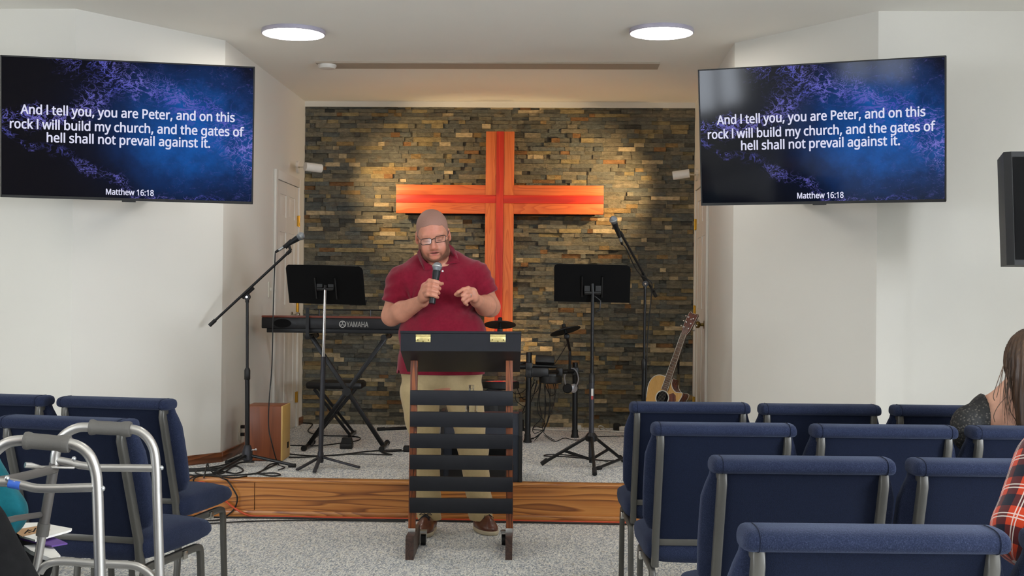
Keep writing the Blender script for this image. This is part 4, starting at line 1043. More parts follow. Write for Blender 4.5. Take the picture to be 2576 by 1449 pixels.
b = MB(); b.box(D_(1358, 936, 0.0), (0.13, 0.08, 0.07), R3, bev=0.012); b.box(D_(1388, 948, 0.0), (0.07, 0.06, 0.05), R3, bev=0.01); b.cyl(D_(1340, 920, 0.0), D_(1400, 922, 0.0), 0.012, n=10); b.build('mount_clamp', 'black_plastic', t)
def pad(c_, nrm, r, h, mat='drum_rubber'):
    b = MB(); b.lathe([(r*0.6, -h), (r, -h*0.8), (r, 0), (r*0.96, 0.006), (0.001, 0.006)], c_, nrm, 36); p_ = b.build('drum_pad', mat, t); return p_
simple('pad_reflection_red', '#a02030', 0.25); simple('pad_reflection_violet', '#4a3a86', 0.25)  # red and violet reflection on the pad, put into its colour
for (px, py, dd, r) in ((1260, 962, -0.12, 0.135), (1300, 912, 0.10, 0.10), (1385, 948, 0.02, 0.085)):
    p_ = pad(D_(px, py, dd), FW*0.02+Vector((0, 0, 1)), r, 0.05)
    if px == 1260:
        b = MB(); nn = (FW*0.02+Vector((0, 0, 1))).normalized(); cc = D_(px, py, dd)+nn*0.007
        fr = frame(cc, RT, nn.cross(RT)); n_ = 40
        b.prism([(0.115*math.cos(2*PI*i/n_), 0.115*math.sin(2*PI*i/n_)) for i in range(n_)], 0, 0.001, fr); h_ = b.build('pad_head', 'pad_reflection_violet', p_, smooth=0); h_['label'] = 'glossy pad head with a painted violet and red reflection'
        b = MB(); b.prism([(0.117*math.cos(2*PI*i/n_), 0.117*math.sin(2*PI*i/n_)) for i in range(n_//2+1, n_+1)], 0.0012, 0.002, fr); b.build('pad_reflection', 'pad_reflection_red', p_, smooth=0)
b = MB(); q_ = D_(1241, 1085, -0.18); q_.z = 0.0; zt2 = D_(1241, 985, -0.18).z
b.box(q_+Vector((0, 0, zt2/2-0.02)), (0.07, 0.05, zt2-0.05), R3, bev=0.01); b.lathe([(0.10, -0.03), (0.115, -0.02), (0.115, 0.02), (0.001, 0.025)], q_+Vector((0, 0, zt2-0.09)), -FW, 30); b.box(q_+Vector((0, 0, 0.012))-FW*0.05, (0.22, 0.3, 0.02), R3, bev=0.005); b.build('kick_tower', 'drum_rubber', t)
rnd = random.Random(11)
cabs = [((1345, 955), (1325, 1010), (1310, 1060), (1330, 1100)), ((1360, 960), (1352, 1030), (1369, 1060), (1368, 1080), (1345, 1108)), ((1372, 962), (1370, 1040), (1366, 1085), (1395, 1108)), ((1395, 950), (1398, 985), (1385, 995), (1372, 970)), ((1300, 975), (1318, 1005), (1350, 985), (1358, 960)), ((1352, 962), (1330, 1020), (1300, 1010), (1296, 985)), ((1384, 975), (1381, 1040), (1368, 1085)), ((1428, 862), (1415, 885), (1393, 918)), ((1345, 962), (1325, 995), (1305, 1000)), ((1350, 958), (1340, 1000), (1325, 1030), (1300, 1050), (1270, 1048)), ((1376, 960), (1384, 1010), (1380, 1050), (1370, 1078), (1352, 1098), (1334, 1104), (1322, 1110)), ((1368, 960), (1373, 1020), (1367, 1072), (1348, 1072), (1342, 1080), (1365, 1084), (1350, 1098), (1328, 1108)), ((1335, 960), (1316, 985), (1295, 990), (1285, 975)), ((1390, 960), (1396, 1000), (1375, 1070)), ((1362, 958), (1356, 1010), (1362, 1050), (1341, 1075), (1345, 1090), (1368, 1082), (1340, 1105))]
for c_ in cabs:
    b = MB(); pts = [D_(x, y, 0.05+rnd.uniform(-0.05, 0.08)) for x, y in c_]
    for q_ in pts: q_.z = max(q_.z, 0.006)
    b.tube(smooth_path(pts, 6), 0.0028, 6); b.build('cable', 'rubber', t)
# headphones over the end of the bar
hp = P(1437, 950, KDp+rdd-0.055)
t = thing('headphones', 'silver and black headphones hanging on the drum rack', 'headphones', hp)
simple('phone_silver', '#b5b5ba', 0.3, 0.4)
H_ = lambda px, py, dd=0.0: P(px, py, KDp+rdd-0.055+dd)-hp
b = MB(); b.tube(smooth_path([H_(1423, 968), H_(1420, 948), H_(1428, 932, 0.02), H_(1440, 927, 0.03), H_(1450, 935, 0.02), H_(1455, 955), H_(1449, 972)], 5), 0.010, 8, flat=(FW, 0.5)); b.build('headband', 'phone_silver', t)
b = MB(); b.lathe([(0.02, -0.012), (0.036, -0.010), (0.038, 0.008), (0.028, 0.018), (0.001, 0.018)], H_(1428, 977), -RT*0.3-FW, 22); b.build('ear_cushion', 'rubber', t)
b = MB(); b.lathe([(0.02, -0.012), (0.034, -0.010), (0.036, 0.006), (0.026, 0.018), (0.001, 0.02)], H_(1443, 977, 0.02), RT*0.8-FW*0.6, 22); b.build('ear_cup', 'phone_silver', t)

# ------------------------------------------------------------------ chairs
t_ = NT('chair_fabric'); v = t_.coord()
f1 = t_.noise(v, 420, 2, 0.7); f2 = t_.noise(v, 9, 3)
c_ = t_.ramp(f1, [(0.3, lin('#181e30')), (0.55, lin('#23293d')), (0.75, lin('#373e54'))])
t_.color(t_.mix(1.0, c_, t_.ramp(f2, [(0.3, (0.88, 0.88, 0.9)), (0.7, (1.08, 1.08, 1.06))]), 'MULTIPLY'))
t_.setp(Roughness=0.95, Sheen_Weight=0.15, Sheen_Roughness=0.4); t_.b.inputs['Sheen Tint'].default_value = (0.5, 0.58, 0.8, 1); t_.b.inputs['Specular IOR Level'].default_value = 0.1
t_.bump(f1, 0.5, 0.003); M['chair_fabric'] = t_.m
t_ = NT('chair_back_cloth'); v = t_.coord(); f1 = t_.noise(v, 500, 2, 0.7)
t_.color(t_.ramp(f1, [(0.3, lin('#0c111f')), (0.7, lin('#151c2f'))])); t_.setp(Roughness=0.95, Sheen_Weight=0.04); t_.b.inputs['Specular IOR Level'].default_value = 0.1; t_.bump(f1, 0.4, 0.002); M['chair_back_cloth'] = t_.m
simple('chair_metal', '#504e49', 0.42, 0.45, var=0.03)
def sup(hx, hy, n, e=4.0):
    out = []
    for i in range(n):
        a = 2*PI*i/n; c, s = math.cos(a), math.sin(a)
        out.append((math.copysign(abs(c)**(2/e), c)*hx, math.copysign(abs(s)**(2/e), s)*hy))
    return out
def back_y(z): return -0.205 - 0.155*max(0.0, (z-0.40)/0.46) - 0.0*z     # centre line of the uprights
CH_LABEL = 'navy upholstered stacking chair'
def make_chair(label, group):
    t = thing('church_chair', label, 'chair', (0, 0, 0), 0, group)
    # backrest cushion: wide roll on top, pinched below it, flaring to full width lower down
    prof = [(0.475, 0.205, 0.012), (0.490, 0.238, 0.026), (0.53, 0.256, 0.034), (0.62, 0.2595, 0.037), (0.70, 0.2595, 0.037), (0.755, 0.2585, 0.035), (0.79, 0.249, 0.032), (0.815, 0.240, 0.030), (0.835, 0.238, 0.026)]
    b = MB(); rings = []
    for z, hx, hy in prof:
        y0 = back_y(z)+0.052
        rings.append([Vector((x, y0+y, z)) for x, y in sup(hx, hy, 40, 5.0)])
    b.loft(rings); 
    bk = b.build('backrest', 'chair_fabric', t, smooth=60)
    # top roll, rounded all over, overhanging the uprights
    b = MB(); rings = []
    for s in [-1, -0.995, -0.98, -0.96, -0.93, -0.4, 0, 0.4, 0.93, 0.96, 0.98, 0.995, 1]:
        k = math.sqrt(max(0.0, 1-(max(0, abs(s)-0.93)/0.07)**2)) if abs(s) > 0.93 else 1.0
        k = max(k, 0.12); x = s*0.243
        zc = 0.846 - (1-k)*0.006
        rings.append([Vector((x, back_y(0.83)+0.034+y, zc+z)) for y, z in sup(0.060*(0.45+0.55*k), 0.0225*(0.35+0.65*k), 24, 2.9)])
    b.loft(rings); b.build('top_roll', 'chair_fabric', bk, smooth=60)
    b = MB(); n_ = 12
    for sg in (-1, 1):
        b = MB(); b.tube([Vector((sg*0.216, back_y(0.83)+0.034+y, 0.846+z)) for y, z in sup(0.0603, 0.0228, 24, 2.9)[5:18]], 0.0012, 5); b.build('seam', 'chair_back_cloth', bk)
    # rear cloth panel between the uprights
    b = MB(); rings = []
    for z in (0.435, 0.47, 0.6, 0.72, 0.81, 0.842):
        rings.append([Vector((x, back_y(z)+0.014+y, z)) for x, y in sup(0.212, 0.012, 24, 8)])
    b.loft(rings); b.build('back_panel', 'chair_back_cloth', t, smooth=60)
    for s in (-1, 1):
        b = MB(); pts = [Vector((s*0.2135, back_y(z), z)) for z in (0.36, 0.45, 0.6, 0.75, 0.80)]
        pts += [Vector((s*0.2135, back_y(0.818)+0.006, 0.818)), Vector((s*0.2135, back_y(0.82)+0.03, 0.823))]
        rings = []
        for i, p_ in enumerate(pts):
            d = (pts[min(i+1, len(pts)-1)]-pts[max(i-1, 0)]).normalized(); nx = Vector((1, 0, 0)); ny = d.cross(nx)
            rings.append([p_+nx*x+ny*y for x, y in sup(0.0128, 0.017, 16, 4)])
        b.loft(rings); b.build('upright', 'chair_metal', t, smooth=50)
    b = MB(); b.box((0, back_y(0.44)+0.002, 0.445), (0.405, 0.012, 0.024), bev=0.003); b.build('crossbar', 'chair_metal', t)
    # seat cushion with waterfall front
    b = MB(); rings = []
    for y, hx, zt, zb in ((-0.215, 0.228, 0.445, 0.40), (-0.20, 0.240, 0.458, 0.37), (-0.1, 0.246, 0.470, 0.362), (0.05, 0.247, 0.474, 0.362), (0.17, 0.247, 0.468, 0.364), (0.235, 0.244, 0.452, 0.372), (0.258, 0.240, 0.43, 0.385), (0.264, 0.225, 0.415, 0.395)):
        rings.append([Vector((x, y, (zt+zb)/2+z)) for x, z in sup(hx, (zt-zb)/2, 32, 4.5)])
    b.loft(rings); b.build('seat', 'chair_fabric', t, smooth=60)
    for s in (-1, 1):
        b = MB(); x = s*0.222
        def flat(pts, nm):
            bb = MB(); rings = []
            for i, p_ in enumerate(pts):
                d = (Vector(pts[min(i+1, len(pts)-1)])-Vector(pts[max(i-1, 0)])).normalized(); nx = Vector((1, 0, 0)); ny = d.cross(nx)
                rings.append([Vector(p_)+nx*a+ny*c for a, c in sup(0.0115, 0.014, 14, 4)])
            bb.loft(rings); return bb.build(nm, 'chair_metal', t, smooth=50)
        flat(smooth_path([(x, -0.235, 0.0), (x, -0.215, 0.2), (x, -0.202, 0.32), (x, -0.185, 0.342), (x, -0.15, 0.347)], 5), 'rear_leg')
        flat([(x, -0.15, 0.347), (x, 0.0, 0.349), (x, 0.13, 0.351)], 'seat_rail')
        flat(smooth_path([(x, 0.13, 0.351), (x, 0.185, 0.347), (x, 0.205, 0.32), (x, 0.215, 0.2), (x, 0.232, 0.0)], 5), 'front_leg')
        b = MB(); b.box((s*0.236, 0.06, 0.345), (0.012, 0.03, 0.03), bev=0.002); b.build('ganging_bracket', 'nickel', t)
    return t
proto = make_chair('front row navy chair nearest the right music stand', 'navy chairs in rows')
used = [False]
def chair(x, y, rz, label):
    if not used[0]: o = proto; used[0] = True
    else: o = copy_tree(proto)
    o.location = (x, y, 0); o.rotation_euler = (0, 0, rz); o['label'] = label; return o
# right block: the pixel midpoint between the two uprights and their outer spacing fix each chair
TW = 0.4526
def chair_right(pxl, pxr, py, label, d=None):
    d = d or FPX*TW/(pxr-pxl)
    c = P((pxl+pxr)/2, py, d)
    q = Vector((-back_y(0.82)*math.sin(RZ)*-1, 0, 0))
    off = back_y(0.82)
    return chair(c.x + math.sin(RZ)*off, c.y - math.cos(RZ)*off, RZ, label)
chair_right(1595.4, 1877.6, 1050, 'front row navy chair nearest the right music stand')
chair_right(1921, 2208, 1055, 'second navy chair of the front right row', 5.09)
chair_right(2256, 2543, 1058, 'third navy chair of the front right row, beyond the black lace shoulder', 5.09)
chair_right(1652.6, 1991.6, 1104, 'aisle-end navy chair of the second right row')
chair_right(2052, 2402, 1110, 'middle navy chair of the second right row', 4.25)
chair_right(2455, 2795, 1113, 'navy chair behind the long-haired woman', 4.25)
chair_right(1805.3, 2237, 1187, 'aisle-end navy chair of the third right row')
chair_right(2312, 2744, 1194, 'navy chair of the third right row left of the plaid shirt', 3.335)
chair_right(1891, 2517.5, 1358, 'nearest navy chair on the right with only its top showing')
chair_right(2625, 3252, 1362, 'navy chair holding the person in the plaid shirt', 2.29)
# left block, turned towards the lectern
RL1 = -0.17
def chair_at_right_tube(px, py, d, rz, label):
    c = P(px, py, d); off = Vector((0.213, back_y(0.82), 0)); r_ = Matrix.Rotation(rz, 3, 'Z') @ off
    return chair(c.x-r_.x, c.y-r_.y, rz, label)
c1 = chair_at_right_tube(407, 1037, 5.02, RL1, 'aisle-end navy chair of the front left row')
ux = Vector((math.cos(RL1), math.sin(RL1), 0))
o = c1.location - ux*0.545; chair(o.x, o.y, RL1, 'front left row navy chair cut by the left edge')
c2 = chair_at_right_tube(301.5, 1093, 4.19, RL1-0.03, 'navy chair just beyond the walking frame')
ux2 = Vector((math.cos(RL1-0.03), math.sin(RL1-0.03), 0))
c3 = P(-210, 1250, 3.42); chair(c3.x-0.02, c3.y-0.02, RZ-0.1, 'navy chair holding the person in teal')
c4 = P(-420, 1300, 2.42); chair(c4.x-0.02, c4.y, RZ-0.05, 'navy chair holding the person in black')

# ------------------------------------------------------------------ walking frame
simple('walker_alu', '#aeaba6', 0.34, 0.85, var=0.02); simple('walker_grip', '#504d48', 0.65, var=0.04, bump=0.1, bscale=300); simple('walker_grey', '#54504c', 0.5, 0.2); simple('blue_tape', '#2f57a8', 0.5)
W1, W2 = 2.95, 3.40
wb = P(250, 1449, 3.15); wb.z = 0
t = thing('walking_frame', 'folding aluminium walking frame with grey grips in the left foreground', 'walking frame', wb)
A_ = lambda px, py, d=W1: P(px, py, d)-wb
B_ = lambda px, py, d=W2: P(px, py, d)-wb
def fl(p_): q = p_.copy(); q.z = 0; return q
r_ = 0.0128
def down(p_, dx=0.0, dy=0.0): return Vector((p_.x+dx, p_.y+dy, 0.0))
# near side frame
tp = smooth_path([A_(-52, 1260), A_(-30, 1165), A_(5, 1122), A_(45, 1108.5), A_(120, 1110), A_(185, 1118), A_(222, 1142), A_(241, 1188), A_(246, 1250)], 6)
b = MB(); b.tube([A_(-62, 1330)]+tp, r_, 16); b.build('side_tube', 'walker_alu', t)
e0 = A_(246, 1250); e1 = down(e0, 0.035, 0.0); k_ = e0+(e1-e0)*0.55
b = MB(); b.tube([e0, k_], r_, 16); b.build('leg', 'walker_alu', t)
b = MB(); b.tube([k_+(e0-k_)*0.03, e1+Vector((0, 0, 0.04))], 0.0105, 14); lg = b.build('leg_extension', 'walker_alu', t)
b = MB(); b.lathe([(0.018, 0), (0.018, 0.05), (0.014, 0.06)], e1, (0, 0, 1), 14); b.build('rubber_tip', 'rubber', lg)
e0 = A_(-62, 1330); e1 = down(e0, -0.05, 0.0)
b = MB(); b.tube([e0, e1+Vector((0, 0, 0.04))], 0.0115, 14); lg = b.build('leg', 'walker_alu', t)
b = MB(); b.lathe([(0.018, 0), (0.018, 0.05), (0.014, 0.06)], e1, (0, 0, 1), 14); b.build('rubber_tip', 'rubber', lg)
def grip(a, c):
    b = MB(); d = (c-a); L = d.length; d.normalize()
    b.lathe([(0.013, 0), (0.0205, 0.001), (0.0215, 0.006), (0.0205, 0.012), (0.0185, 0.018), (0.0185, L*0.5), (0.0180, L-0.03), (0.0205, L-0.02), (0.0215, L-0.008), (0.020, L-0.001), (0.013, L)], a, d, 22); b.build('hand_grip', 'walker_grip', t)
grip(A_(62, 1108), A_(176, 1117.5))
b = MB(); b.tube(smooth_path([A_(-60, 1212), A_(20, 1214), A_(62, 1222), A_(105, 1229), A_(238, 1226)], 5), 0.0105, 14); cb_ = b.build('side_brace', 'walker_alu', t)
for q_ in (A_(258, 1229), A_(18, 1203, W1-0.01)): MB().sphere(q_, 0.0065, 10, 8).build('rivet', 'steel', cb_)
b = MB(); b.tube([A_(23, 1215.5, W1-0.001), A_(52, 1221, W1-0.001)], 0.0108, 14); b.build('tape', 'blue_tape', cb_)['label'] = 'strip of blue tape'
# far side frame
b = MB(); b.tube(smooth_path([B_(138, 1168), B_(141, 1138), B_(156, 1100), B_(190, 1078), B_(230, 1074.5), B_(325, 1079), B_(362, 1092), B_(386, 1128), B_(393, 1180), B_(395, 1240)], 6), r_, 16); b.build('side_tube', 'walker_alu', t)
e0 = B_(395, 1240); e1 = down(e0, 0.035, 0.0); k_ = e0+(e1-e0)*0.55
b = MB(); b.tube([e0, k_], r_, 16); b.build('leg', 'walker_alu', t)
b = MB(); b.tube([k_+(e0-k_)*0.03, e1+Vector((0, 0, 0.04))], 0.0105, 14); lg = b.build('leg_extension', 'walker_alu', t)
b = MB(); b.lathe([(0.018, 0), (0.018, 0.05), (0.014, 0.06)], e1, (0, 0, 1), 14); b.build('rubber_tip', 'rubber', lg)
f0, f1, f2 = B_(137, 1165), B_(108, 1335), None
dirv = (f1-f0).normalized(); f2 = f0+dirv*((-f0.z)/dirv.z)
b = MB(); b.tube([f0, f1], 0.0135, 16); lg = b.build('leg', 'walker_grey', t); lg['label'] = 'grey folding front leg'
b = MB(); b.tube([f1-dirv*0.02, f1+dirv*0.014], 0.0165, 16); b.build('collar', 'walker_grip', lg)
b = MB(); b.tube([f1, f2-dirv*0.04], 0.0115, 14); b.build('leg_extension', 'walker_alu', lg)
b = MB(); b.lathe([(0.018, 0), (0.018, 0.05), (0.014, 0.06)], f2, (0, 0, 1), 14); b.build('rubber_tip', 'rubber', lg)
grip(B_(226, 1074.5), B_(330, 1080))
b = MB(); b.tube([B_(140, 1157), B_(170, 1162), B_(200, 1170), B_(250, 1177), B_(388, 1178)], 0.0105, 14); cb_ = b.build('side_brace', 'walker_alu', t)
for q_ in (B_(186, 1154, W2-0.006), B_(406, 1177)): MB().sphere(q_, 0.0065, 10, 8).build('rivet', 'steel', cb_)
b = MB(); b.tube(smooth_path([B_(100, 1440), B_(112, 1424), B_(138, 1413), B_(180, 1413), B_(234, 1418), B_(300, 1420), B_(344, 1425), B_(372, 1440), B_(392, 1462)], 5), 0.011, 14); b.build('lower_brace', 'walker_alu', t)
# folding cross brace at the front
b = MB(); b.tube([B_(138, 1180, W2-0.01), B_(40, 1203, W2-0.25), A_(-70, 1222, W1)], 0.0115, 12); fb = b.build('front_brace', 'walker_grey', t)
b = MB(); b.bar(B_(63, 1174, W2-0.06), B_(188, 1176, W2-0.02), 0.024, 0.005, bev=0.002); b.tube([B_(63, 1170, W2-0.06), B_(78, 1171, W2-0.05), B_(100, 1178, W2-0.04)], 0.008, 8); b.build('latch', 'walker_alu', fb)
b = MB(); b.tube([B_(101, 1295, W2-0.01), B_(40, 1304, W2-0.2), A_(-75, 1330, W1)], 0.008, 12); b.build('front_brace', 'walker_grey', t)
# ------------------------------------------------------------------ sculpting with distance fields
class Field:
    def __init__(s, xs, ys, zs):
        s.a = [np.asarray(q, 'f') for q in (xs, ys, zs)]; s.D = np.full([len(q) for q in s.a], 0.5, 'f')
    def sub(s, lo, hi):
        sl = []
        for q, l, h in zip(s.a, lo, hi):
            i0 = max(int(np.searchsorted(q, l)), 0); i1 = min(int(np.searchsorted(q, h)), len(q))
            sl.append(slice(i0, max(i1, i0)))
        return tuple(sl)
    def put(s, fn, lo, hi, k=0.02, op='add'):
        m = max(k*1.6, 0.03); sl = s.sub(np.asarray(lo)-m, np.asarray(hi)+m)
        if any(q.stop <= q.start for q in sl): return
        X = s.a[0][sl[0]][:, None, None]; Y = s.a[1][sl[1]][None, :, None]; Z = s.a[2][sl[2]][None, None, :]
        d = fn(X, Y, Z).astype('f'); A = s.D[sl]
        if op == 'add':
            h = np.clip(0.5+0.5*(A-d)/k, 0, 1); s.D[sl] = A*(1-h)+d*h - k*h*(1-h)
        elif op == 'cut':
            d = -d; h = np.clip(0.5-0.5*(A-d)/k, 0, 1); s.D[sl] = A*(1-h)+d*h + k*h*(1-h)
    def cone(s, a, c, ra, rc, k=0.02, op='add', sq=None):
        a = np.asarray(a, float); c = np.asarray(c, float); ab = c-a; L2 = max(float(ab@ab), 1e-9); R_ = max(ra, rc)
        def fn(X, Y, Z):
            px, py, pz = X-a[0], Y-a[1], Z-a[2]
            t = np.clip((px*ab[0]+py*ab[1]+pz*ab[2])/L2, 0, 1)
            return np.sqrt((px-ab[0]*t)**2+(py-ab[1]*t)**2+(pz-ab[2]*t)**2)-(ra+(rc-ra)*t)
        s.put(fn, np.minimum(a, c)-R_, np.maximum(a, c)+R_, k, op)
    def chain(s, pts, rs, k=0.01):
        for i in range(len(pts)-1): s.cone(pts[i], pts[i+1], rs[i], rs[i+1], k)
    def ell(s, c, r, R3_=None, k=0.02, op='add'):
        c = np.asarray(c, float); r = np.asarray(r, float); Rm = np.eye(3) if R3_ is None else np.asarray(R3_, float)   # rows: local axes
        def fn(X, Y, Z):
            p = (X-c[0], Y-c[1], Z-c[2]); q = [Rm[i, 0]*p[0]+Rm[i, 1]*p[1]+Rm[i, 2]*p[2] for i in range(3)]
            k0 = np.sqrt(sum((q[i]/r[i])**2 for i in range(3))); k1 = np.sqrt(sum((q[i]/r[i]**2)**2 for i in range(3)))+1e-6
            return k0*(k0-1)/k1
        m = r.max(); s.put(fn, c-m, c+m, k, op)
    def half(s, p, n, lo, hi, k=0.003):
        """cut away everything on the +n side, inside a box"""
        p = np.asarray(p, float); n = np.asarray(n, float)/np.linalg.norm(n)
        sl = s.sub(lo, hi); X = s.a[0][sl[0]][:, None, None]; Y = s.a[1][sl[1]][None, :, None]; Z = s.a[2][sl[2]][None, None, :]
        d = ((X-p[0])*n[0]+(Y-p[1])*n[1]+(Z-p[2])*n[2]).astype('f')
        s.D[sl] = np.maximum(s.D[sl], d)
    def warp(s, fn):
        X = s.a[0][:, None, None]; Y = s.a[1][None, :, None]; Z = s.a[2][None, None, :]
        s.D += fn(X, Y, Z).astype('f')
    def mesh(s, name, smooth_it=1):
        D = s.D; ins = D < 0
        nx, ny, nz = D.shape
        c = [ins[i:nx-1+i, j:ny-1+j, k:nz-1+k] for i in (0, 1) for j in (0, 1) for k in (0, 1)]
        al = c[0].copy(); an = c[0].copy()
        for q in c[1:]: al &= q; an |= q
        I, J, K = np.nonzero(an & ~al); n = len(I)
        idx = np.full((nx-1, ny-1, nz-1), -1, np.int32); idx[I, J, K] = np.arange(n)
        acc = np.zeros((n, 3)); cnt = np.zeros(n)
        cor = [(i, j, k) for i in (0, 1) for j in (0, 1) for k in (0, 1)]
        for p in range(8):
            for q in range(p+1, 8):
                dlt = [cor[q][m]-cor[p][m] for m in range(3)]
                if sum(abs(v) for v in dlt) != 1: continue
                a = D[I+cor[p][0], J+cor[p][1], K+cor[p][2]]; e = D[I+cor[q][0], J+cor[q][1], K+cor[q][2]]
                m = (a < 0) != (e < 0); t = np.where(m, a/np.where(np.abs(a-e) < 1e-12, 1, a-e), 0)
                for ax in range(3): acc[:, ax] += np.where(m, cor[p][ax]+dlt[ax]*t, 0)
                cnt += m
        acc /= cnt[:, None]
        G = np.stack([np.interp(g+acc[:, ax], np.arange(len(s.a[ax])), s.a[ax]) for ax, g in enumerate((I, J, K))], 1)
        F = []
        for ax in range(3):
            o1, o2 = [(1, 2), (2, 0), (0, 1)][ax]
            sl0 = [slice(1, -1)]*3; sl1 = [slice(1, -1)]*3; sl0[ax] = slice(0, -1); sl1[ax] = slice(1, None)
            A = ins[tuple(sl0)]; B = ins[tuple(sl1)]
            for sgn in (0, 1):
                m = (A & ~B) if sgn == 0 else (~A & B)
                q = list(np.nonzero(m)); base = [q[i]+(0 if i == ax else 1) for i in range(3)]
                def at(d1, d2):
                    b_ = [x.copy() for x in base]; b_[o1] = b_[o1]-d1; b_[o2] = b_[o2]-d2; return idx[b_[0], b_[1], b_[2]]
                f = [at(1, 1), at(0, 1), at(0, 0), at(1, 0)]
                if sgn: f = f[::-1]
                F.append(np.stack(f, 1))
        F = np.concatenate(F); F = F[(F >= 0).all(1)]
        for _ in range(smooth_it):
            e = np.concatenate([F[:, [0, 1]], F[:, [1, 2]], F[:, [2, 3]], F[:, [3, 0]]]); e = np.concatenate([e, e[:, ::-1]])
            S_ = np.zeros_like(G); N_ = np.zeros(n); np.add.at(S_, e[:, 0], G[e[:, 1]]); np.add.at(N_, e[:, 0], 1)
            G = G*0.5+0.5*S_/np.maximum(N_, 1)[:, None]
        s.G, s.F = G, F
        return G, F
def mesh_obj(name, G, F, mat, parent, origin, col=None, attr='Col'):
    me = bpy.data.meshes.new(name); G = G-np.asarray(origin)
    me.vertices.add(len(G)); me.vertices.foreach_set('co', G.astype('f').ravel())
    me.loops.add(len(F)*4); me.loops.foreach_set('vertex_index', F.astype('i').ravel())
    me.polygons.add(len(F)); me.polygons.foreach_set('loop_start', np.arange(0, len(F)*4, 4, dtype='i')); me.polygons.foreach_set('loop_total', np.full(len(F), 4, 'i'))
    me.update(calc_edges=True); me.validate()
    me.polygons.foreach_set('use_smooth', np.ones(len(me.polygons), bool))
    if col is not None:
        at = me.color_attributes.new(attr, 'FLOAT_COLOR', 'POINT'); at.data.foreach_set('color', np.concatenate([col, np.ones((len(col), 1))], 1).astype('f').ravel())
    me.materials.append(M[mat]); me.update()
    o = bpy.data.objects.new(name, me); COL.objects.link(o); o.parent = parent
    return o
def V(p): return np.array([p[0], p[1], p[2]], float)
def ar(a, b_, st): return np.arange(a, b_, st)
def vnoise(X, Y, Z, f, seed=0.0):
    return np.sin(X*f+1.3*np.sin(Y*f*0.8+seed)+seed)*np.sin(Z*f*0.9+1.1*np.sin(X*f*0.7+seed*2))*np.cos(Y*f+seed*1.7)

def skin_mat(name, base, sub=0.15):
    t = NT(name); a = t.new('ShaderNodeVertexColor', layer_name='Col'); v = t.coord()
    n = t.noise(v, 45, 4, 0.6); c = t.mix(1.0, a.outputs[0], t.ramp(n, [(0.3, (0.93, 0.90, 0.89)), (0.7, (1.06, 1.04, 1.03))]), 'MULTIPLY')
    t.color(c); t.setp(Roughness=0.48, Subsurface_Weight=sub); t.b.inputs['Subsurface Radius'].default_value = (0.012, 0.005, 0.003); t.b.inputs['Subsurface Scale'].default_value = 0.6
    t.bump(t.noise(v, 600, 3), 0.12, 0.002); M[name] = t.m
skin_mat('skin', None)
def cloth(name, c, fr=700, var=0.12, sheen=0.3, heather=0.1):
    t = NT(name); c = lin(c); v = t.coord(); n = t.noise(v, 60, 5, 0.7); big = t.noise(v, 6, 3)
    f = t.math('ADD', t.math('MULTIPLY', n, 0.6), t.math('MULTIPLY', big, 0.4))
    t.color(t.ramp(f, [(0.32, tuple(x*(1-var) for x in c)), (0.68, tuple(min(1, x*(1+var)+0.004) for x in c))]))
    t.setp(Roughness=0.9, Sheen_Weight=sheen, Sheen_Roughness=0.5); t.b.inputs['Specular IOR Level'].default_value = 0.15
    t.bump(t.noise(v, fr, 2), 0.25, 0.002); M[name] = t.m
cloth('polo_maroon', '#7c1029', 900, 0.16, 0.2); cloth('khaki', '#bda77d', 500, 0.08, 0.2)
simple('shoe_leather', '#5c2f1e', 0.35, var=0.2, nscale=30, coat=0.3); simple('shoe_dark', '#2a1a16', 0.5); simple('sole_tan', '#cdbfa4', 0.6); simple('lace', '#1a1b22', 0.7)
simple('glasses_frame', '#241c1e', 0.25)

# ------------------------------------------------------------------ the preacher
DM = 6.95
root = onz(1145, 1338, 0.0); root.z = 0
man = thing('person', 'bearded man in maroon polo and khaki trousers speaking behind the lectern', 'person', root)
RO = V(root)
Q = lambda px, py, d=DM: V(P(px, py, d))
c0 = Q(1105, 800)
FWx, RTx = V(FW), V(RT)
st = 0.0032
xs = ar(c0[0]-0.42, c0[0]+0.42, st); ys = ar(c0[1]-0.46, c0[1]+0.28, st)
zs = np.concatenate([ar(0.03, 0.80, 0.012), ar(0.80, 1.86, st)])
B = Field(xs, ys, zs)
# head frame: face towards the camera, bowed, chin swung to the right of the picture
th, ph, yw = math.radians(19), math.radians(7), math.radians(4)
to = -FWx.copy(); to[2] = 0; to /= np.linalg.norm(to); rt = RTx.copy(); rt[2] = 0; rt /= np.linalg.norm(rt); zz = np.array([0, 0, 1.0])
to2 = to*math.cos(yw)+rt*math.sin(yw); rt2 = rt*math.cos(yw)-to*math.sin(yw)
hv = to2*math.cos(th)-zz*math.sin(th); hw0 = zz*math.cos(th)+to2*math.sin(th)
hw = hw0*math.cos(ph)-rt2*math.sin(ph); hu = rt2*math.cos(ph)+hw0*math.sin(ph)
HR = np.stack([hu, hv, hw]); HC = Q(1089, 592, 6.86); HS = 1.03
H = lambda u, v, w: HC+(hu*u+hv*v+hw*w)*HS
def hell(c, r, k=0.015, op='add', rot=None):
    Rm = HR if rot is None else rot @ HR
    B.ell(H(*c), np.array(r)*HS, Rm, k, op)
def hcone(a, c, ra, rc, k=0.01, op='add'): B.cone(H(*a), H(*c), ra*HS, rc*HS, k, op)
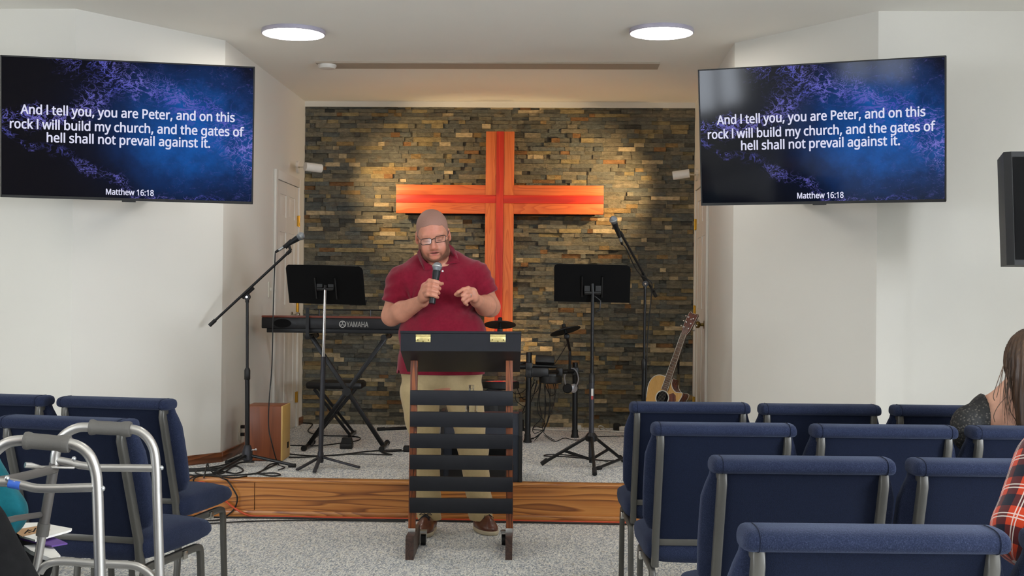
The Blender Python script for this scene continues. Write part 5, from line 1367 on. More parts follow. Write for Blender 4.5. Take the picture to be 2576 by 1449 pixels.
def head_shape():
    hell((0, -0.012, 0.042), (0.0815, 0.102, 0.092))
    hell((0, 0.030, -0.020), (0.073, 0.068, 0.085), 0.03)
    hell((0, 0.036, -0.066), (0.067, 0.056, 0.052), 0.03)           # jaw
    hell((0, 0.078, -0.100), (0.030, 0.022, 0.022), 0.03)           # chin
    for s in (-1, 1):
        hell((s*0.048, 0.058, -0.040), (0.027, 0.030, 0.034), 0.03) # cheeks
        hell((s*0.052, 0.030, -0.085), (0.026, 0.035, 0.030), 0.03)
        hell((s*0.034, 0.098, 0.004), (0.020, 0.012, 0.014), 0.014, 'cut')
    hcone((-0.045, 0.082, 0.024), (0.045, 0.082, 0.024), 0.012, 0.012, 0.02)   # brow
    for s in (-1, 1):
        hell((s*0.033, 0.078, 0.000), (0.0155, 0.0135, 0.0125), 0.006)          # closed-down lids
        hcone((s*0.020, 0.0885, -0.001), (s*0.046, 0.083, -0.002), 0.003, 0.0025, 0.004)
    hcone((0, 0.088, 0.012), (0, 0.109, -0.030), 0.0085, 0.0125, 0.014)        # nose
    hell((0, 0.108, -0.035), (0.0145, 0.0125, 0.011), 0.008)
    for s in (-1, 1):
        hell((s*0.014, 0.099, -0.037), (0.0085, 0.011, 0.008), 0.006)
        hell((s*0.007, 0.104, -0.047), (0.0035, 0.006, 0.003), 0.003, 'cut')
    hell((0, 0.085, -0.058), (0.036, 0.018, 0.020), 0.02)                       # muzzle
    hcone((-0.026, 0.0935, -0.0615), (0.0, 0.1035, -0.059), 0.004, 0.0055, 0.006); hcone((0.026, 0.0935, -0.0615), (0.0, 0.1035, -0.059), 0.004, 0.0055, 0.006)
    hcone((-0.019, 0.0955, -0.0755), (0.019, 0.0955, -0.0755), 0.0058, 0.0058, 0.007)
    hell((0, 0.104, -0.0675), (0.026, 0.014, 0.0040), 0.003, 'cut')             # parted lips
    for s in (-1, 1):
        rz = Matrix.Rotation(s*0.35, 3, 'Z'); rot = np.array(rz)
        hell((s*0.084, -0.004, -0.004), (0.011, 0.021, 0.032), 0.008, 'add', rot)
        hell((s*0.092, 0.002, 0.002), (0.006, 0.010, 0.018), 0.006, 'cut', rot)
        hell((s*0.083, 0.004, -0.030), (0.008, 0.010, 0.010), 0.008)
head_shape()
HEAD_ONLY = B.D.copy()
nk = Q(1096, 660, 6.99)
B.cone(H(0, -0.030, -0.045), nk, 0.066, 0.074, 0.03)
B.ell(H(0, 0.02, -0.105), (0.055, 0.05, 0.035), None, 0.03)            # soft throat
# trunk under the clothes
B.ell(Q(1108, 730, 6.97), (0.19, 0.125, 0.19), None, 0.05); B.ell(Q(1112, 850, 6.94), (0.205, 0.155, 0.19), None, 0.06); B.ell(Q(1112, 945, 6.97), (0.195, 0.135, 0.12), None, 0.06)
B.cone(Q(1045, 700), Q(1175, 692), 0.05, 0.05, 0.04)
SL, EL, WL = Q(1010, 705, 6.97), Q(985, 795, 6.93), Q(1063, 757, 6.715)
SR, ER, WR = Q(1198, 692, 6.97), Q(1233, 772, 6.965), Q(1199, 757, 6.715)
def arm(s_, e_, w_):
    B.cone(s_, e_, 0.058, 0.054, 0.03)
    B.cone(e_, e_*0.65+w_*0.35+np.array([0, 0, -0.004]), 0.052, 0.055, 0.02); B.cone(e_*0.65+w_*0.35+np.array([0, 0, -0.004]), w_, 0.055, 0.031, 0.02)
arm(SL, EL, WL); arm(SR, ER, WR)
# legs
for h_, k_, a_, f_ in (((1058, 975), (1070, 1130), (1080, 1300), (1078, 1325)), ((1163, 975), (1189, 1130), (1212, 1300), (1216, 1325))):
    B.cone(Q(*h_, 6.97), Q(*k_, 6.95), 0.085, 0.06, 0.04); B.cone(Q(*k_, 6.95), Q(*a_, 7.0), 0.06, 0.042, 0.03); B.cone(Q(*a_, 7.0), Q(*f_, 6.96), 0.04, 0.035, 0.03)
# right hand (left in the picture) closed round the microphone
MH, MT = Q(1101.5, 661, 6.655), Q(1087, 763, 6.60)
ma = (MH-MT)/np.linalg.norm(MH-MT)
def on_mic(py):                      # point of the microphone axis at a picture height
    k = (763-py)/(763-661); return MT+(MH-MT)*k
B.cone(WL, Q(1066, 741, 6.662), 0.030, 0.027, 0.02); B.cone(Q(1066, 748, 6.668), Q(1071, 722, 6.648), 0.025, 0.022, 0.02); B.cone(Q(1071, 722, 6.648), Q(1076, 748, 6.645), 0.02, 0.02, 0.02)
def wrap(py, r, kx, ky, ex, dz=0):
    m = on_mic(py); dm = float((m-V(CAM))@FWx)
    pxm = 1288+FPX*float((m-V(CAM))@RTx)/dm
    rr = 0.0172
    return [Q(kx, ky, dm+0.012), Q(pxm-13.5, py-3, dm-0.012), Q(pxm-3, py-1.5, dm-rr-r*0.80), Q(pxm+7, py+1.5, dm-rr-r*0.25), Q(pxm+ex, py+4.5, dm-0.003)]
for py, r, kx, ky, ex in ((710, 0.0122, 1075, 714, 13.5), (721.5, 0.0122, 1070, 723, 12.5), (733, 0.0120, 1069, 733, 12), (743.5, 0.0106, 1073, 743, 11)):
    B.chain(wrap(py, r, kx, ky, ex), [r*1.25, r*1.12, r*1.05, r*0.98, r*0.86], 0.004)
B.chain([Q(1068, 745, 6.675), Q(1080, 731, 6.675), Q(1097, 719, 6.668), Q(1112.5, 713.5, 6.645)], [0.017, 0.0135, 0.0115, 0.0092], 0.006)
# left hand (right in the picture) pinching the air
B.cone(WR, Q(1191, 745, 6.655), 0.030, 0.025, 0.02); B.cone(Q(1190, 733, 6.64), Q(1193, 751, 6.65), 0.021, 0.019, 0.02)
fr_ = 0.0098
B.chain([Q(1189, 730, 6.64), Q(1178, 725, 6.612), Q(1165, 728, 6.602), Q(1153, 735, 6.604), Q(1145.5, 741, 6.615)], [0.0125, 0.0112, 0.0103, 0.0096, 0.0082], 0.005)
B.chain([Q(1188, 735, 6.635), Q(1172, 735, 6.592), Q(1164, 743, 6.588), Q(1168, 752, 6.605)], [0.0125, 0.0112, 0.0104, 0.0092], 0.005)
B.chain([Q(1188, 742, 6.635), Q(1173, 746, 6.590), Q(1165, 754, 6.588), Q(1170, 761, 6.605)], [0.012, 0.0108, 0.010, 0.0088], 0.005)
B.chain([Q(1190, 749, 6.64), Q(1178, 755, 6.602), Q(1170, 762, 6.600), Q(1175, 767, 6.612)], [0.0108, 0.0095, 0.0088, 0.0078], 0.005)
B.chain([Q(1194, 750, 6.675), Q(1180, 745, 6.65), Q(1164, 742, 6.632), Q(1150, 743, 6.622)], [0.016, 0.0135, 0.0115, 0.0092], 0.006)
G, F = B.mesh('body', 1)
# skin tones
sk = np.array(lin('#c68a70')); ck = np.array(lin('#c67460')); lp = np.array(lin('#b0605a')); hn = np.array(lin('#cc8670')); dkl = np.array(lin('#6a4038'))
L_ = ((G-HC) @ HR.T)/HS
col = np.tile(sk, (len(G), 1))
def blend(mask, c):
    mask = np.clip(mask, 0, 1)[:, None]; col[:] = col*(1-mask)+c*mask
def bl(c, r): d = ((L_-np.array(c))/np.array(r)); return np.exp(-(d**2).sum(1))
blend(0.75*bl((0.05, 0.06, -0.04), (0.035, 0.04, 0.03))+0.75*bl((-0.05, 0.06, -0.04), (0.035, 0.04, 0.03)), ck)
blend(0.7*bl((0, 0.11, -0.03), (0.016, 0.02, 0.02)), ck)
blend(0.5*bl((0, 0.09, 0.05), (0.06, 0.05, 0.03)), ck)
blend(0.6*bl((0, 0.095, -0.095), (0.025, 0.03, 0.014)), ck)
blend(1.2*bl((0, 0.105, -0.059), (0.022, 0.02, 0.005))+1.2*bl((0, 0.10, -0.075), (0.020, 0.02, 0.005)), lp)
blend(1.3*bl((0, 0.095, -0.0675), (0.025, 0.02, 0.0032)), np.array(lin('#3a1512')))
blend(0.8*bl((0.016, 0.10, -0.051), (0.018, 0.02, 0.006))+0.8*bl((-0.016, 0.10, -0.051), (0.018, 0.02, 0.006)), np.array(lin('#8a5a44')))
blend(0.5*bl((0.034, 0.085, -0.072), (0.010, 0.03, 0.018))+0.5*bl((-0.034, 0.085, -0.072), (0.010, 0.03, 0.018)), np.array(lin('#8a5a44')))
for s in (-1, 1):
    blend(1.1*bl((s*0.033, 0.092, -0.0045), (0.013, 0.012, 0.0022)), dkl)
    blend(0.35*bl((s*0.033, 0.09, 0.002), (0.018, 0.02, 0.010)), np.array(lin('#a8706a')))
    blend(0.5*bl((s*0.034, 0.09, 0.027), (0.018, 0.03, 0.004)), np.array(lin('#8a5a48')))
    blend(0.6*bl((s*0.09, 0.0, 0.0), (0.015, 0.03, 0.035)), ck)
u_, v_, w_ = L_[:, 0], L_[:, 1], L_[:, 2]
def sst(a, b, x): q = np.clip((x-a)/(b-a), 0, 1); return q*q*(3-2*q)
brn = np.array(lin('#6e4635')); near = (np.abs(u_) < 0.11) & (np.abs(v_) < 0.16) & (np.abs(w_) < 0.17)
rj_ = np.sqrt((u_/0.072)**2+((w_+0.040)/0.072)**2)
strap = sst(0.76, 0.94, rj_)*sst(0.0, -0.03, w_)*sst(-0.01, 0.01, v_)*near*sst(-0.135, -0.115, w_)*(np.abs(u_) < 0.08)
blend(0.85*strap, brn)
ring_ = np.exp(-((np.sqrt((u_/0.034)**2+((w_+0.082)/0.032)**2)-1)/0.14)**2)*sst(-0.062, -0.078, w_)*sst(0.03, 0.06, v_)*near
blend(0.75*ring_, brn)
for hc in (Q(1085, 725, 6.62), Q(1172, 748, 6.61)):
    blend(0.55*np.exp(-(((G-hc)/0.055)**2).sum(1)), hn)
mesh_obj('body', G, F, 'skin', man, RO, col)
from mathutils.bvhtree import BVHTree
bvh_body = BVHTree.FromPolygons([Vector(v) for v in G], [tuple(f) for f in F])
# stubble and beard: thin shells taken from the same head field
sl = B.sub(HC-0.2, HC+0.2); hx, hy, hz = (B.a[i][sl[i]] for i in range(3))
Hd = B.D[sl].copy()
X, Y, Z = np.meshgrid(hx, hy, hz, indexing='ij'); LP_ = np.stack([X-HC[0], Y-HC[1], Z-HC[2]], -1) @ HR.T / HS
lu, lv, lw = LP_[..., 0], LP_[..., 1], LP_[..., 2]
hairline = 0.006 + np.clip((lv-0.028)/0.03, 0, 1)*0.062 + np.clip(lv-0.058, 0, 1)*0.3 - np.clip((-0.02-lv)/0.06, 0, 1)*0.05 + 0.004*np.cos(lu*60)
reg = np.maximum(hairline-lw, 0.0-0.05)
ear = np.minimum(np.abs(lu)*0+1, 0.082-np.abs(lu))     # keep the ears bare
f2 = Field(hx, hy, hz); f2.D = np.maximum(np.maximum(Hd-0.0016, reg), np.where(lw < 0.035, -ear*0.8, -1)).astype('f')
t_ = NT('stubble'); v = t_.coord(); n = t_.noise(v, 900, 2, 0.8)
t_.color(t_.ramp(n, [(0.3, lin('#845f52')), (0.7, lin('#aa8070'))])); t_.setp(Roughness=0.6); t_.bump(n, 0.4, 0.002); M['stubble'] = t_.m
t_ = NT('beard_hair'); v = t_.coord(); n = t_.noise(v, 600, 3, 0.8)
t_.color(t_.ramp(n, [(0.3, lin('#5e3a29')), (0.7, lin('#8f634a'))])); t_.setp(Roughness=0.7); t_.bump(n, 0.8, 0.004); M['beard_hair'] = t_.m
g_, q_ = f2.mesh('hair', 0)
mesh_obj('hair', g_, q_, 'stubble', man, RO)
Hh = HEAD_ONLY[sl]
rj = np.sqrt((lu/0.072)**2+((lw+0.040)/0.072)**2)
bd = (0.90-rj)*0.07                                    # strap of beard along the jaw line
bd = np.maximum(bd, lw+0.012-np.clip(0.03-lv, 0, 1)*0.3)
bd = np.maximum(bd, 0.004-lv); bd = np.maximum(bd, np.abs(lu)-0.077)
gr = np.abs(np.sqrt((lu/0.036)**2+((lw+0.082)/0.034)**2)-1)*0.035-0.0055   # ring round the chin
Hd = Hh
f3 = Field(hx, hy, hz); f3.D = np.maximum(Hd-0.0018, bd).astype('f')
f3.D += (np.sin(X*700)*np.sin(Y*650)*np.sin(Z*720)*0.0006).astype('f')
g_, q_ = f3.mesh('beard', 0); mesh_obj('beard', g_, q_, 'beard_hair', man, RO)
# polo shirt
S = Field(ar(c0[0]-0.42, c0[0]+0.42, 0.004), ar(c0[1]-0.30, c0[1]+0.30, 0.004), ar(0.80, 1.62, 0.004))
S.ell(Q(1107, 738, 6.965), (0.205, 0.148, 0.185), None, 0.05); S.ell(Q(1113, 845, 6.925), (0.240, 0.192, 0.20), None, 0.06); S.ell(Q(1110, 912, 6.950), (0.240, 0.172, 0.15), None, 0.05); S.ell(Q(1108, 945, 6.955), (0.240, 0.165, 0.10), None, 0.04)
S.cone(Q(1030, 704), Q(1182, 694), 0.074, 0.074, 0.04); S.cone(Q(1062, 669, 6.985), Q(1138, 661, 6.985), 0.062, 0.062, 0.05); S.cone(Q(1062, 671, 6.985), Q(1006, 712, 6.975), 0.060, 0.078, 0.05); S.cone(Q(1138, 663, 6.985), Q(1199, 698, 6.975), 0.060, 0.074, 0.05)
def sleeve(F_, s_, e_, p, n, ra, rc, k=0.035):
    a, c = s_, e_; ab = c-a; L2 = ab@ab; n = n/np.linalg.norm(n)
    def fn(X, Y, Z):
        px, py, pz = X-a[0], Y-a[1], Z-a[2]; t = np.clip((px*ab[0]+py*ab[1]+pz*ab[2])/L2, 0, 1)
        d = np.sqrt((px-ab[0]*t)**2+(py-ab[1]*t)**2+(pz-ab[2]*t)**2)-(ra+(rc-ra)*t)
        d = d + 0.003*np.sin((px*ab[0]+py*ab[1]+pz*ab[2])/L2*22+px*40)
        return np.maximum(d, (X-p[0])*n[0]+(Y-p[1])*n[1]+(Z-p[2])*n[2])
    F_.put(fn, np.minimum(a, c)-0.1, np.maximum(a, c)+0.1, k)
sleeve(S, SL, EL, Q(990, 764, 6.945), (EL-SL)/np.linalg.norm(EL-SL)-0.10*RTx+FWx*0.1, 0.079, 0.072, 0.014)
sleeve(S, SR, ER, Q(1222, 743, 6.965), (ER-SR)/np.linalg.norm(ER-SR)+0.02*RTx, 0.079, 0.073, 0.014)
S.warp(lambda X, Y, Z: 0.0028*vnoise(X, Y, Z, 26, 0.4)+0.0016*vnoise(X, Y, Z, 55, 2.0))
# folds running from the armpits and across the belly
ap = Q(1035, 760, 6.85); ap2 = Q(1195, 760, 6.85)
def folds(X, Y, Z):
    o = 0
    for p, sg in ((ap, 1), (ap2, -1)):
        r2 = (X-p[0])**2+(Z-p[2])**2; ang = np.arctan2(Z-p[2], (X-p[0])*sg)
        o = o + 0.004*np.exp(-r2/0.018)*np.sin(ang*9+np.sqrt(r2)*14)
    return o
S.warp(folds)
S.ell(Q(1096, 652, 6.85), (0.046, 0.075, 0.052), None, 0.008, 'cut')
hem = Q(1108, 941, 6.9); S.half(hem, np.array([0, 0, -1.0]), (-9, -9, -9), (9, 9, 9))
S.ell(Q(1006, 945, 6.93), (0.006, 0.08, 0.035), None, 0.004, 'cut')
G, F = S.mesh('polo_shirt', 1); shirt = mesh_obj('polo_shirt', G, F, 'polo_maroon', man, RO)
bvh_shirt = BVHTree.FromPolygons([Vector(v) for v in G], [tuple(f) for f in F])
def surf(px, py, off=0.0, trees=None, dflt=6.85):
    r = ray(px, py).normalized(); best = None
    for b_ in (trees or (bvh_shirt, bvh_body)):
        h = b_.ray_cast(CAM, r)
        if h[0] is not None and (best is None or h[3] < best): best = h[3]
    if best is None: return P(px, py, dflt)
    return CAM + r*(best-off)
# collar flaps and stand
def flap(outline, off, name='collar'):
    b = MB(); n_ = len(outline)
    pts = [surf(x, y, off+e)-root for x, y, e in outline]; bk = [p+FW*0.004 for p in pts]
    b.add(pts+bk, [tuple(range(n_)), tuple(range(2*n_-1, n_-1, -1))]+[(i, (i+1) % n_, n_+(i+1) % n_, n_+i) for i in range(n_)])
    return b.build(name, 'polo_maroon', man, smooth=50)
def strip(inner, outer, name='collar'):
    """cloth strip between two pixel lines, hugging what is under it"""
    a = smooth_path([surf(x, y, e)-root for x, y, e in inner], 4); c = smooth_path([surf(x, y, e)-root for x, y, e in outer], 4)
    b = MB(); k = 5; rings = []
    for p, q in zip(a, c):
        m = [p+(q-p)*(i/k)-FW*(0.006*math.sin(PI*i/k)) for i in range(k+1)]
        rings.append(m+[x+FW*0.005 for x in m[::-1]])
    b.loft(rings); return b.build(name, 'polo_maroon', man, smooth=50)
strip([(1056, 626, 0.020), (1058, 638, 0.018), (1065, 652, 0.014), (1078, 663, 0.008), (1093, 670, 0.010)], [(1049, 636, 0.008), (1055, 655, 0.008), (1063, 671, 0.008), (1070, 681, 0.008), (1090, 675, 0.010)])
strip([(1129, 613, 0.014), (1132, 626, 0.012), (1132, 640, 0.010), (1129, 652, 0.010), (1122, 664, 0.010)], [(1141, 622, 0.008), (1149, 638, 0.008), (1153, 652, 0.008), (1154, 660, 0.008), (1134, 664, 0.010)])
b = MB()
ring = [(1062, 630, 6.90), (1064, 618, 6.97), (1080, 611, 7.04), (1100, 608, 7.06), (1118, 606, 7.04), (1128, 611, 6.97), (1131, 622, 6.90)]
pts = smooth_path([Q(*q_) for q_ in ring], 5)
b.loft([[p-root+Vector((0, 0, z))+FW*o_ for z, o_ in ((-0.03, 0), (0.012, 0), (0.014, 0.006), (-0.03, 0.012))] for p in pts]); b.build('collar_stand', 'polo_maroon', man, smooth=60)
def line_on(pts, r, name, mat, off=0.001):
    b = MB(); b.tube(smooth_path([surf(x, y, off)-root for x, y in pts], 4), r, 6); return b.build(name, mat, man)
line_on([(1118, 672), (1121, 690), (1125, 706)], 0.0012, 'placket_edge', 'polo_maroon', 0.0005)
for x, y, m in ((1113.5, 682, 'bottle_cap'), (1124.5, 704.5, 'polo_maroon')):
    b = MB(); b.lathe([(0.0055, 0), (0.0055, 0.002), (0.001, 0.0025)], surf(x, y, 0.001)-root, -FW, 12); b.build('button', m, man)
# wristless; the ring on the left hand
b = MB(); rc = Vector(Q(1181, 744, 6.612))-root; b.lathe([(0.0118, -0.002), (0.0128, -0.002), (0.0128, 0.002), (0.0118, 0.002)], rc, Vector(Q(1173, 746, 6.59)-Q(1188, 742, 6.635)), 20); b.build('ring', 'chrome', man)
# glasses
GL = MB(); gd = 6.86-0.107
for (x0, x1, y0, y1, tl) in ((1058, 1086, 600, 616, -0.10), (1094, 1122.5, 592.5, 609.5, -0.16)):
    cx_, cy_ = (x0+x1)/2, (y0+y1)/2; q_ = []
    for u, v in rrect(x1-x0-2, y1-y0-1, 5, 5):
        q_.append(Q(cx_+u*math.cos(tl)-v*math.sin(tl)*-1*0, cy_-v+u*math.sin(tl), gd+0.00035*abs(cx_+u-1090)-0.004))
    q_ = [Vector(p)-root for p in q_]
    GL.tube(q_+[q_[0], q_[1]], 0.0017, 6)
    top_ = [p for p in q_ if p.z > (sum((r.z for r in q_), 0.0)/len(q_))]
    lens = MB(); lens.add(q_, [tuple(range(len(q_)))])
    if x0 == 1058: lens1 = lens
    else: lens2 = lens
GL.tube(smooth_path([Q(1086, 603.5, gd), Q(1090, 600.5, gd-0.003), Q(1094.5, 600, gd)], 4) and [Vector(Q(*c_))-root for c_ in ((1085.5, 604, gd), (1090, 600.8, gd-0.004), (1094.5, 600.5, gd))], 0.002, 6)
GL.tube([Vector(Q(*c_))-root for c_ in ((1058, 603, gd+0.006), (1054, 600, gd+0.02), (1048, 592, 6.865))], 0.0017, 6)
GL.tube([Vector(Q(*c_))-root for c_ in ((1122.5, 595, gd+0.006), (1126, 591, gd+0.02), (1131, 578, 6.865))], 0.0017, 6)
eg = GL.build('glasses', 'glasses_frame', man)
tl_ = NT('lens_glass'); mx = tl_.new('ShaderNodeMixShader'); tr = tl_.new('ShaderNodeBsdfTransparent'); gl = tl_.new('ShaderNodeBsdfGlossy')
gl.inputs['Roughness'].default_value = 0.03; mx.inputs[0].default_value = 0.10; tl_.link(tr.outputs[0], mx.inputs[1]); tl_.link(gl.outputs[0], mx.inputs[2]); tl_.link(mx.outputs[0], tl_.n['Material Output'].inputs[0]); M['lens_glass'] = tl_.m
for l_ in (lens1, lens2): l_.build('lens', 'lens_glass', eg, smooth=0)
# trousers
T = Field(ar(c0[0]-0.36, c0[0]+0.36, 0.005), ar(c0[1]-0.24, c0[1]+0.26, 0.005), ar(0.03, 0.97, 0.005))
T.ell(Q(1111, 935, 6.97), (0.226, 0.150, 0.13), None, 0.05)
for h_, k_, a_ in (((1056, 985), (1070, 1130), (1080, 1312)), ((1165, 985), (1190, 1130), (1213, 1320))):
    T.cone(Q(*h_, 6.97), Q(*k_, 6.94), 0.110, 0.077, 0.03); T.cone(Q(*k_, 6.94), Q(*a_, 6.985), 0.077, 0.065, 0.03)
T.warp(lambda X, Y, Z: 0.005*vnoise(X, Y*0.6, Z, 24, 1.1)*np.clip(1.1-Z, 0.3, 1)+0.005*np.sin(Z*48+X*25)*np.exp(-((Z-0.12)/0.14)**2)+0.004*np.sin(Z*38-X*30)*np.exp(-((Z-0.52)/0.14)**2))
T.half(np.array([0, 0, 0.062]), np.array([0, 0, -1.0]), (-9, -9, -9), (9, 9, 9))
G, F = T.mesh('trousers', 1); mesh_obj('trousers', G, F, 'khaki', man, RO)
# shoes
def shoe(heel, toe):
    heel, toe = np.array(heel, float), np.array(toe, float); heel[2] = toe[2] = 0; d = toe-heel; L = np.linalg.norm(d); d /= L; s = np.array([d[1], -d[0], 0]); Rm = np.stack([s, d, zz])
    c = (heel+toe)/2
    F_ = Field(ar(c[0]-0.2, c[0]+0.2, 0.0035), ar(c[1]-0.2, c[1]+0.2, 0.0035), ar(-0.02, 0.16, 0.0035))
    p = lambda a, z: heel+d*(L*a)+zz*z
    F_.ell(p(0.16, 0.045), (0.036, 0.05, 0.055), Rm, 0.02); F_.ell(p(0.45, 0.035), (0.040, 0.10, 0.045), Rm, 0.03); F_.ell(p(0.74, 0.030), (0.049, 0.085, 0.038), Rm, 0.03); F_.ell(p(0.55, 0.055), (0.034, 0.08, 0.045), Rm, 0.02)
    F_.cone(p(0.16, 0.05), p(0.16, 0.095), 0.042, 0.040, 0.02)
    F_.half(np.array([0, 0, 0.017]), np.array([0, 0, -1.0]), (-9, -9, -9), (9, 9, 9)); F_.half(np.array([0, 0, 0.105]), np.array([0, 0, 1.0]), (-9, -9, -9), (9, 9, 9))
    G, F = F_.mesh('shoe', 1); o = mesh_obj('shoe', G, F, 'shoe_leather', man, RO)
    F2 = Field(*F_.a)
    F2.ell(p(0.16, 0.02), (0.041, 0.054, 0.05), Rm, 0.02); F2.ell(p(0.45, 0.02), (0.041, 0.105, 0.05), Rm, 0.03); F2.ell(p(0.74, 0.02), (0.053, 0.09, 0.05), Rm, 0.03)
    F2.half(np.array([0, 0, 0.024]), np.array([0, 0, 1.0]), (-9, -9, -9), (9, 9, 9)); F2.half(np.array([0, 0, 0.001]), np.array([0, 0, -1.0]), (-9, -9, -9), (9, 9, 9))
    G2, F2_ = F2.mesh('sole', 0); mesh_obj('sole', G2, F2_, 'sole_tan', o, (0, 0, 0)).location = -root
    tr_ = BVHTree.FromPolygons([Vector(v) for v in G], [tuple(f) for f in F])
    b = MB()
    for a in (0.54, 0.60, 0.66):
        pts = []
        for k in np.linspace(-0.026, 0.026, 7):
            q_ = Vector(p(a+abs(k)*0.5, 0.2)+s*k); h = tr_.ray_cast(q_, Vector((0, 0, -1)))
            if h[0] is not None: pts.append(h[0]+Vector((0, 0, 0.002))-root)
        if len(pts) > 2: b.tube(pts, 0.0022, 6)
    h = tr_.ray_cast(Vector(p(0.50, 0.2)), Vector((0, 0, -1)))
    k0 = (h[0] if h[0] is not None else Vector(p(0.42, 0.09)))-root+Vector((0, 0, 0.004)); sv = Vector(s); dv = Vector(d)
    for sg in (-1, 1):
        b.tube(smooth_path([k0, k0+sv*sg*0.018+Vector((0, 0, 0.008)), k0+sv*sg*0.034+dv*0.012, k0+sv*sg*0.02+dv*0.004, k0], 4), 0.0018, 5)
        b.tube(smooth_path([k0, k0+sv*sg*0.012+dv*0.03+Vector((0, 0, -0.004)), k0+sv*sg*0.03+dv*0.05+Vector((0, 0, -0.022))], 4), 0.0018, 5)
    b.build('laces', 'lace', o)
a1 = Q(1082, 1325, 7.02); shoe((a1[0], a1[1], 0), V(onz(1060, 1353, 0.0)))
a2 = Q(1207, 1325, 7.03); shoe((a2[0], a2[1], 0), V(onz(1234, 1345, 0.0)))
microphone('black wireless microphone with silver grille in the preacher\'s right hand', MT+(MH-MT)*0.90, MT-ma*0.002, wireless=True)
# ------------------------------------------------------------------ seated people
cloth('teal_knit', '#0b5d68', 300, 0.15, 0.1); cloth('black_knit', '#040405', 300, 0.2, 0.0); cloth('dark_denim', '#1c2230', 600, 0.15, 0.2)
t_ = NT('black_lace'); v = t_.coord(); vo = t_.new('ShaderNodeTexVoronoi'); vo.inputs['Scale'].default_value = 105; t_.link(v, vo.inputs['Vector'])
n = t_.noise(v, 40, 3, 0.6, 1.0); f = t_.math('MULTIPLY', vo.outputs['Distance'], t_.math('ADD', 0.5, n))
t_.color(t_.ramp(f, [(0.22, lin('#4a4640')), (0.34, lin('#26241f')), (0.46, lin('#0a0a0b'))])); t_.setp(Roughness=0.7); t_.bump(f, 0.5, 0.004); M['black_lace'] = t_.m
t_ = NT('long_hair'); v = t_.coord(scale=(160, 160, 9)); n = t_.noise(v, 1.0, 3, 0.6); n2 = t_.noise(t_.coord(scale=(30, 30, 4)), 1.0, 2)
t_.color(t_.ramp(t_.math('ADD', t_.math('MULTIPLY', n, 0.6), t_.math('MULTIPLY', n2, 0.4)), [(0.3, lin('#20150d')), (0.55, lin('#463120')), (0.75, lin('#715539'))])); t_.setp(Roughness=0.45); t_.bump(n, 0.5, 0.003); M['long_hair'] = t_.m
t_ = NT('plaid'); vc = t_.new('ShaderNodeVertexColor', layer_name='weave'); sp = t_.new('ShaderNodeSeparateColor'); t_.link(vc.outputs[0], sp.inputs[0])
xx = sp.outputs[0]; zz_ = sp.outputs[1]
def bands(c, per, off):
    f = t_.math('FRACT', t_.math('ADD', t_.math('DIVIDE', c, per), off)); return f
def between(f, a, b_): return t_.math('MULTIPLY', t_.math('GREATER_THAN', f, a), t_.math('LESS_THAN', f, b_))
fx, fz = bands(xx, 0.062, 0.3), bands(zz_, 0.068, 0.1)
dark = t_.math('ADD', between(fx, 0.0, 0.40), between(fz, 0.0, 0.40))
col_ = t_.ramp(t_.math('MULTIPLY', dark, 0.5), [(0.0, lin('#a83419')), (0.25, lin('#491a1b')), (0.75, lin('#0d1220'))], 'CONSTANT')
wl = t_.math('MAXIMUM', t_.math('MAXIMUM', between(fx, 0.66, 0.70), between(fx, 0.76, 0.80)), t_.math('MAXIMUM', between(fz, 0.64, 0.68), between(fz, 0.75, 0.79)))
t_.color(t_.mix(t_.math('MULTIPLY', wl, 0.62), col_, lin('#cfc8bd'))); t_.setp(Roughness=0.9, Sheen_Weight=0.2); t_.b.inputs['Specular IOR Level'].default_value = 0.1; M['plaid'] = t_.m

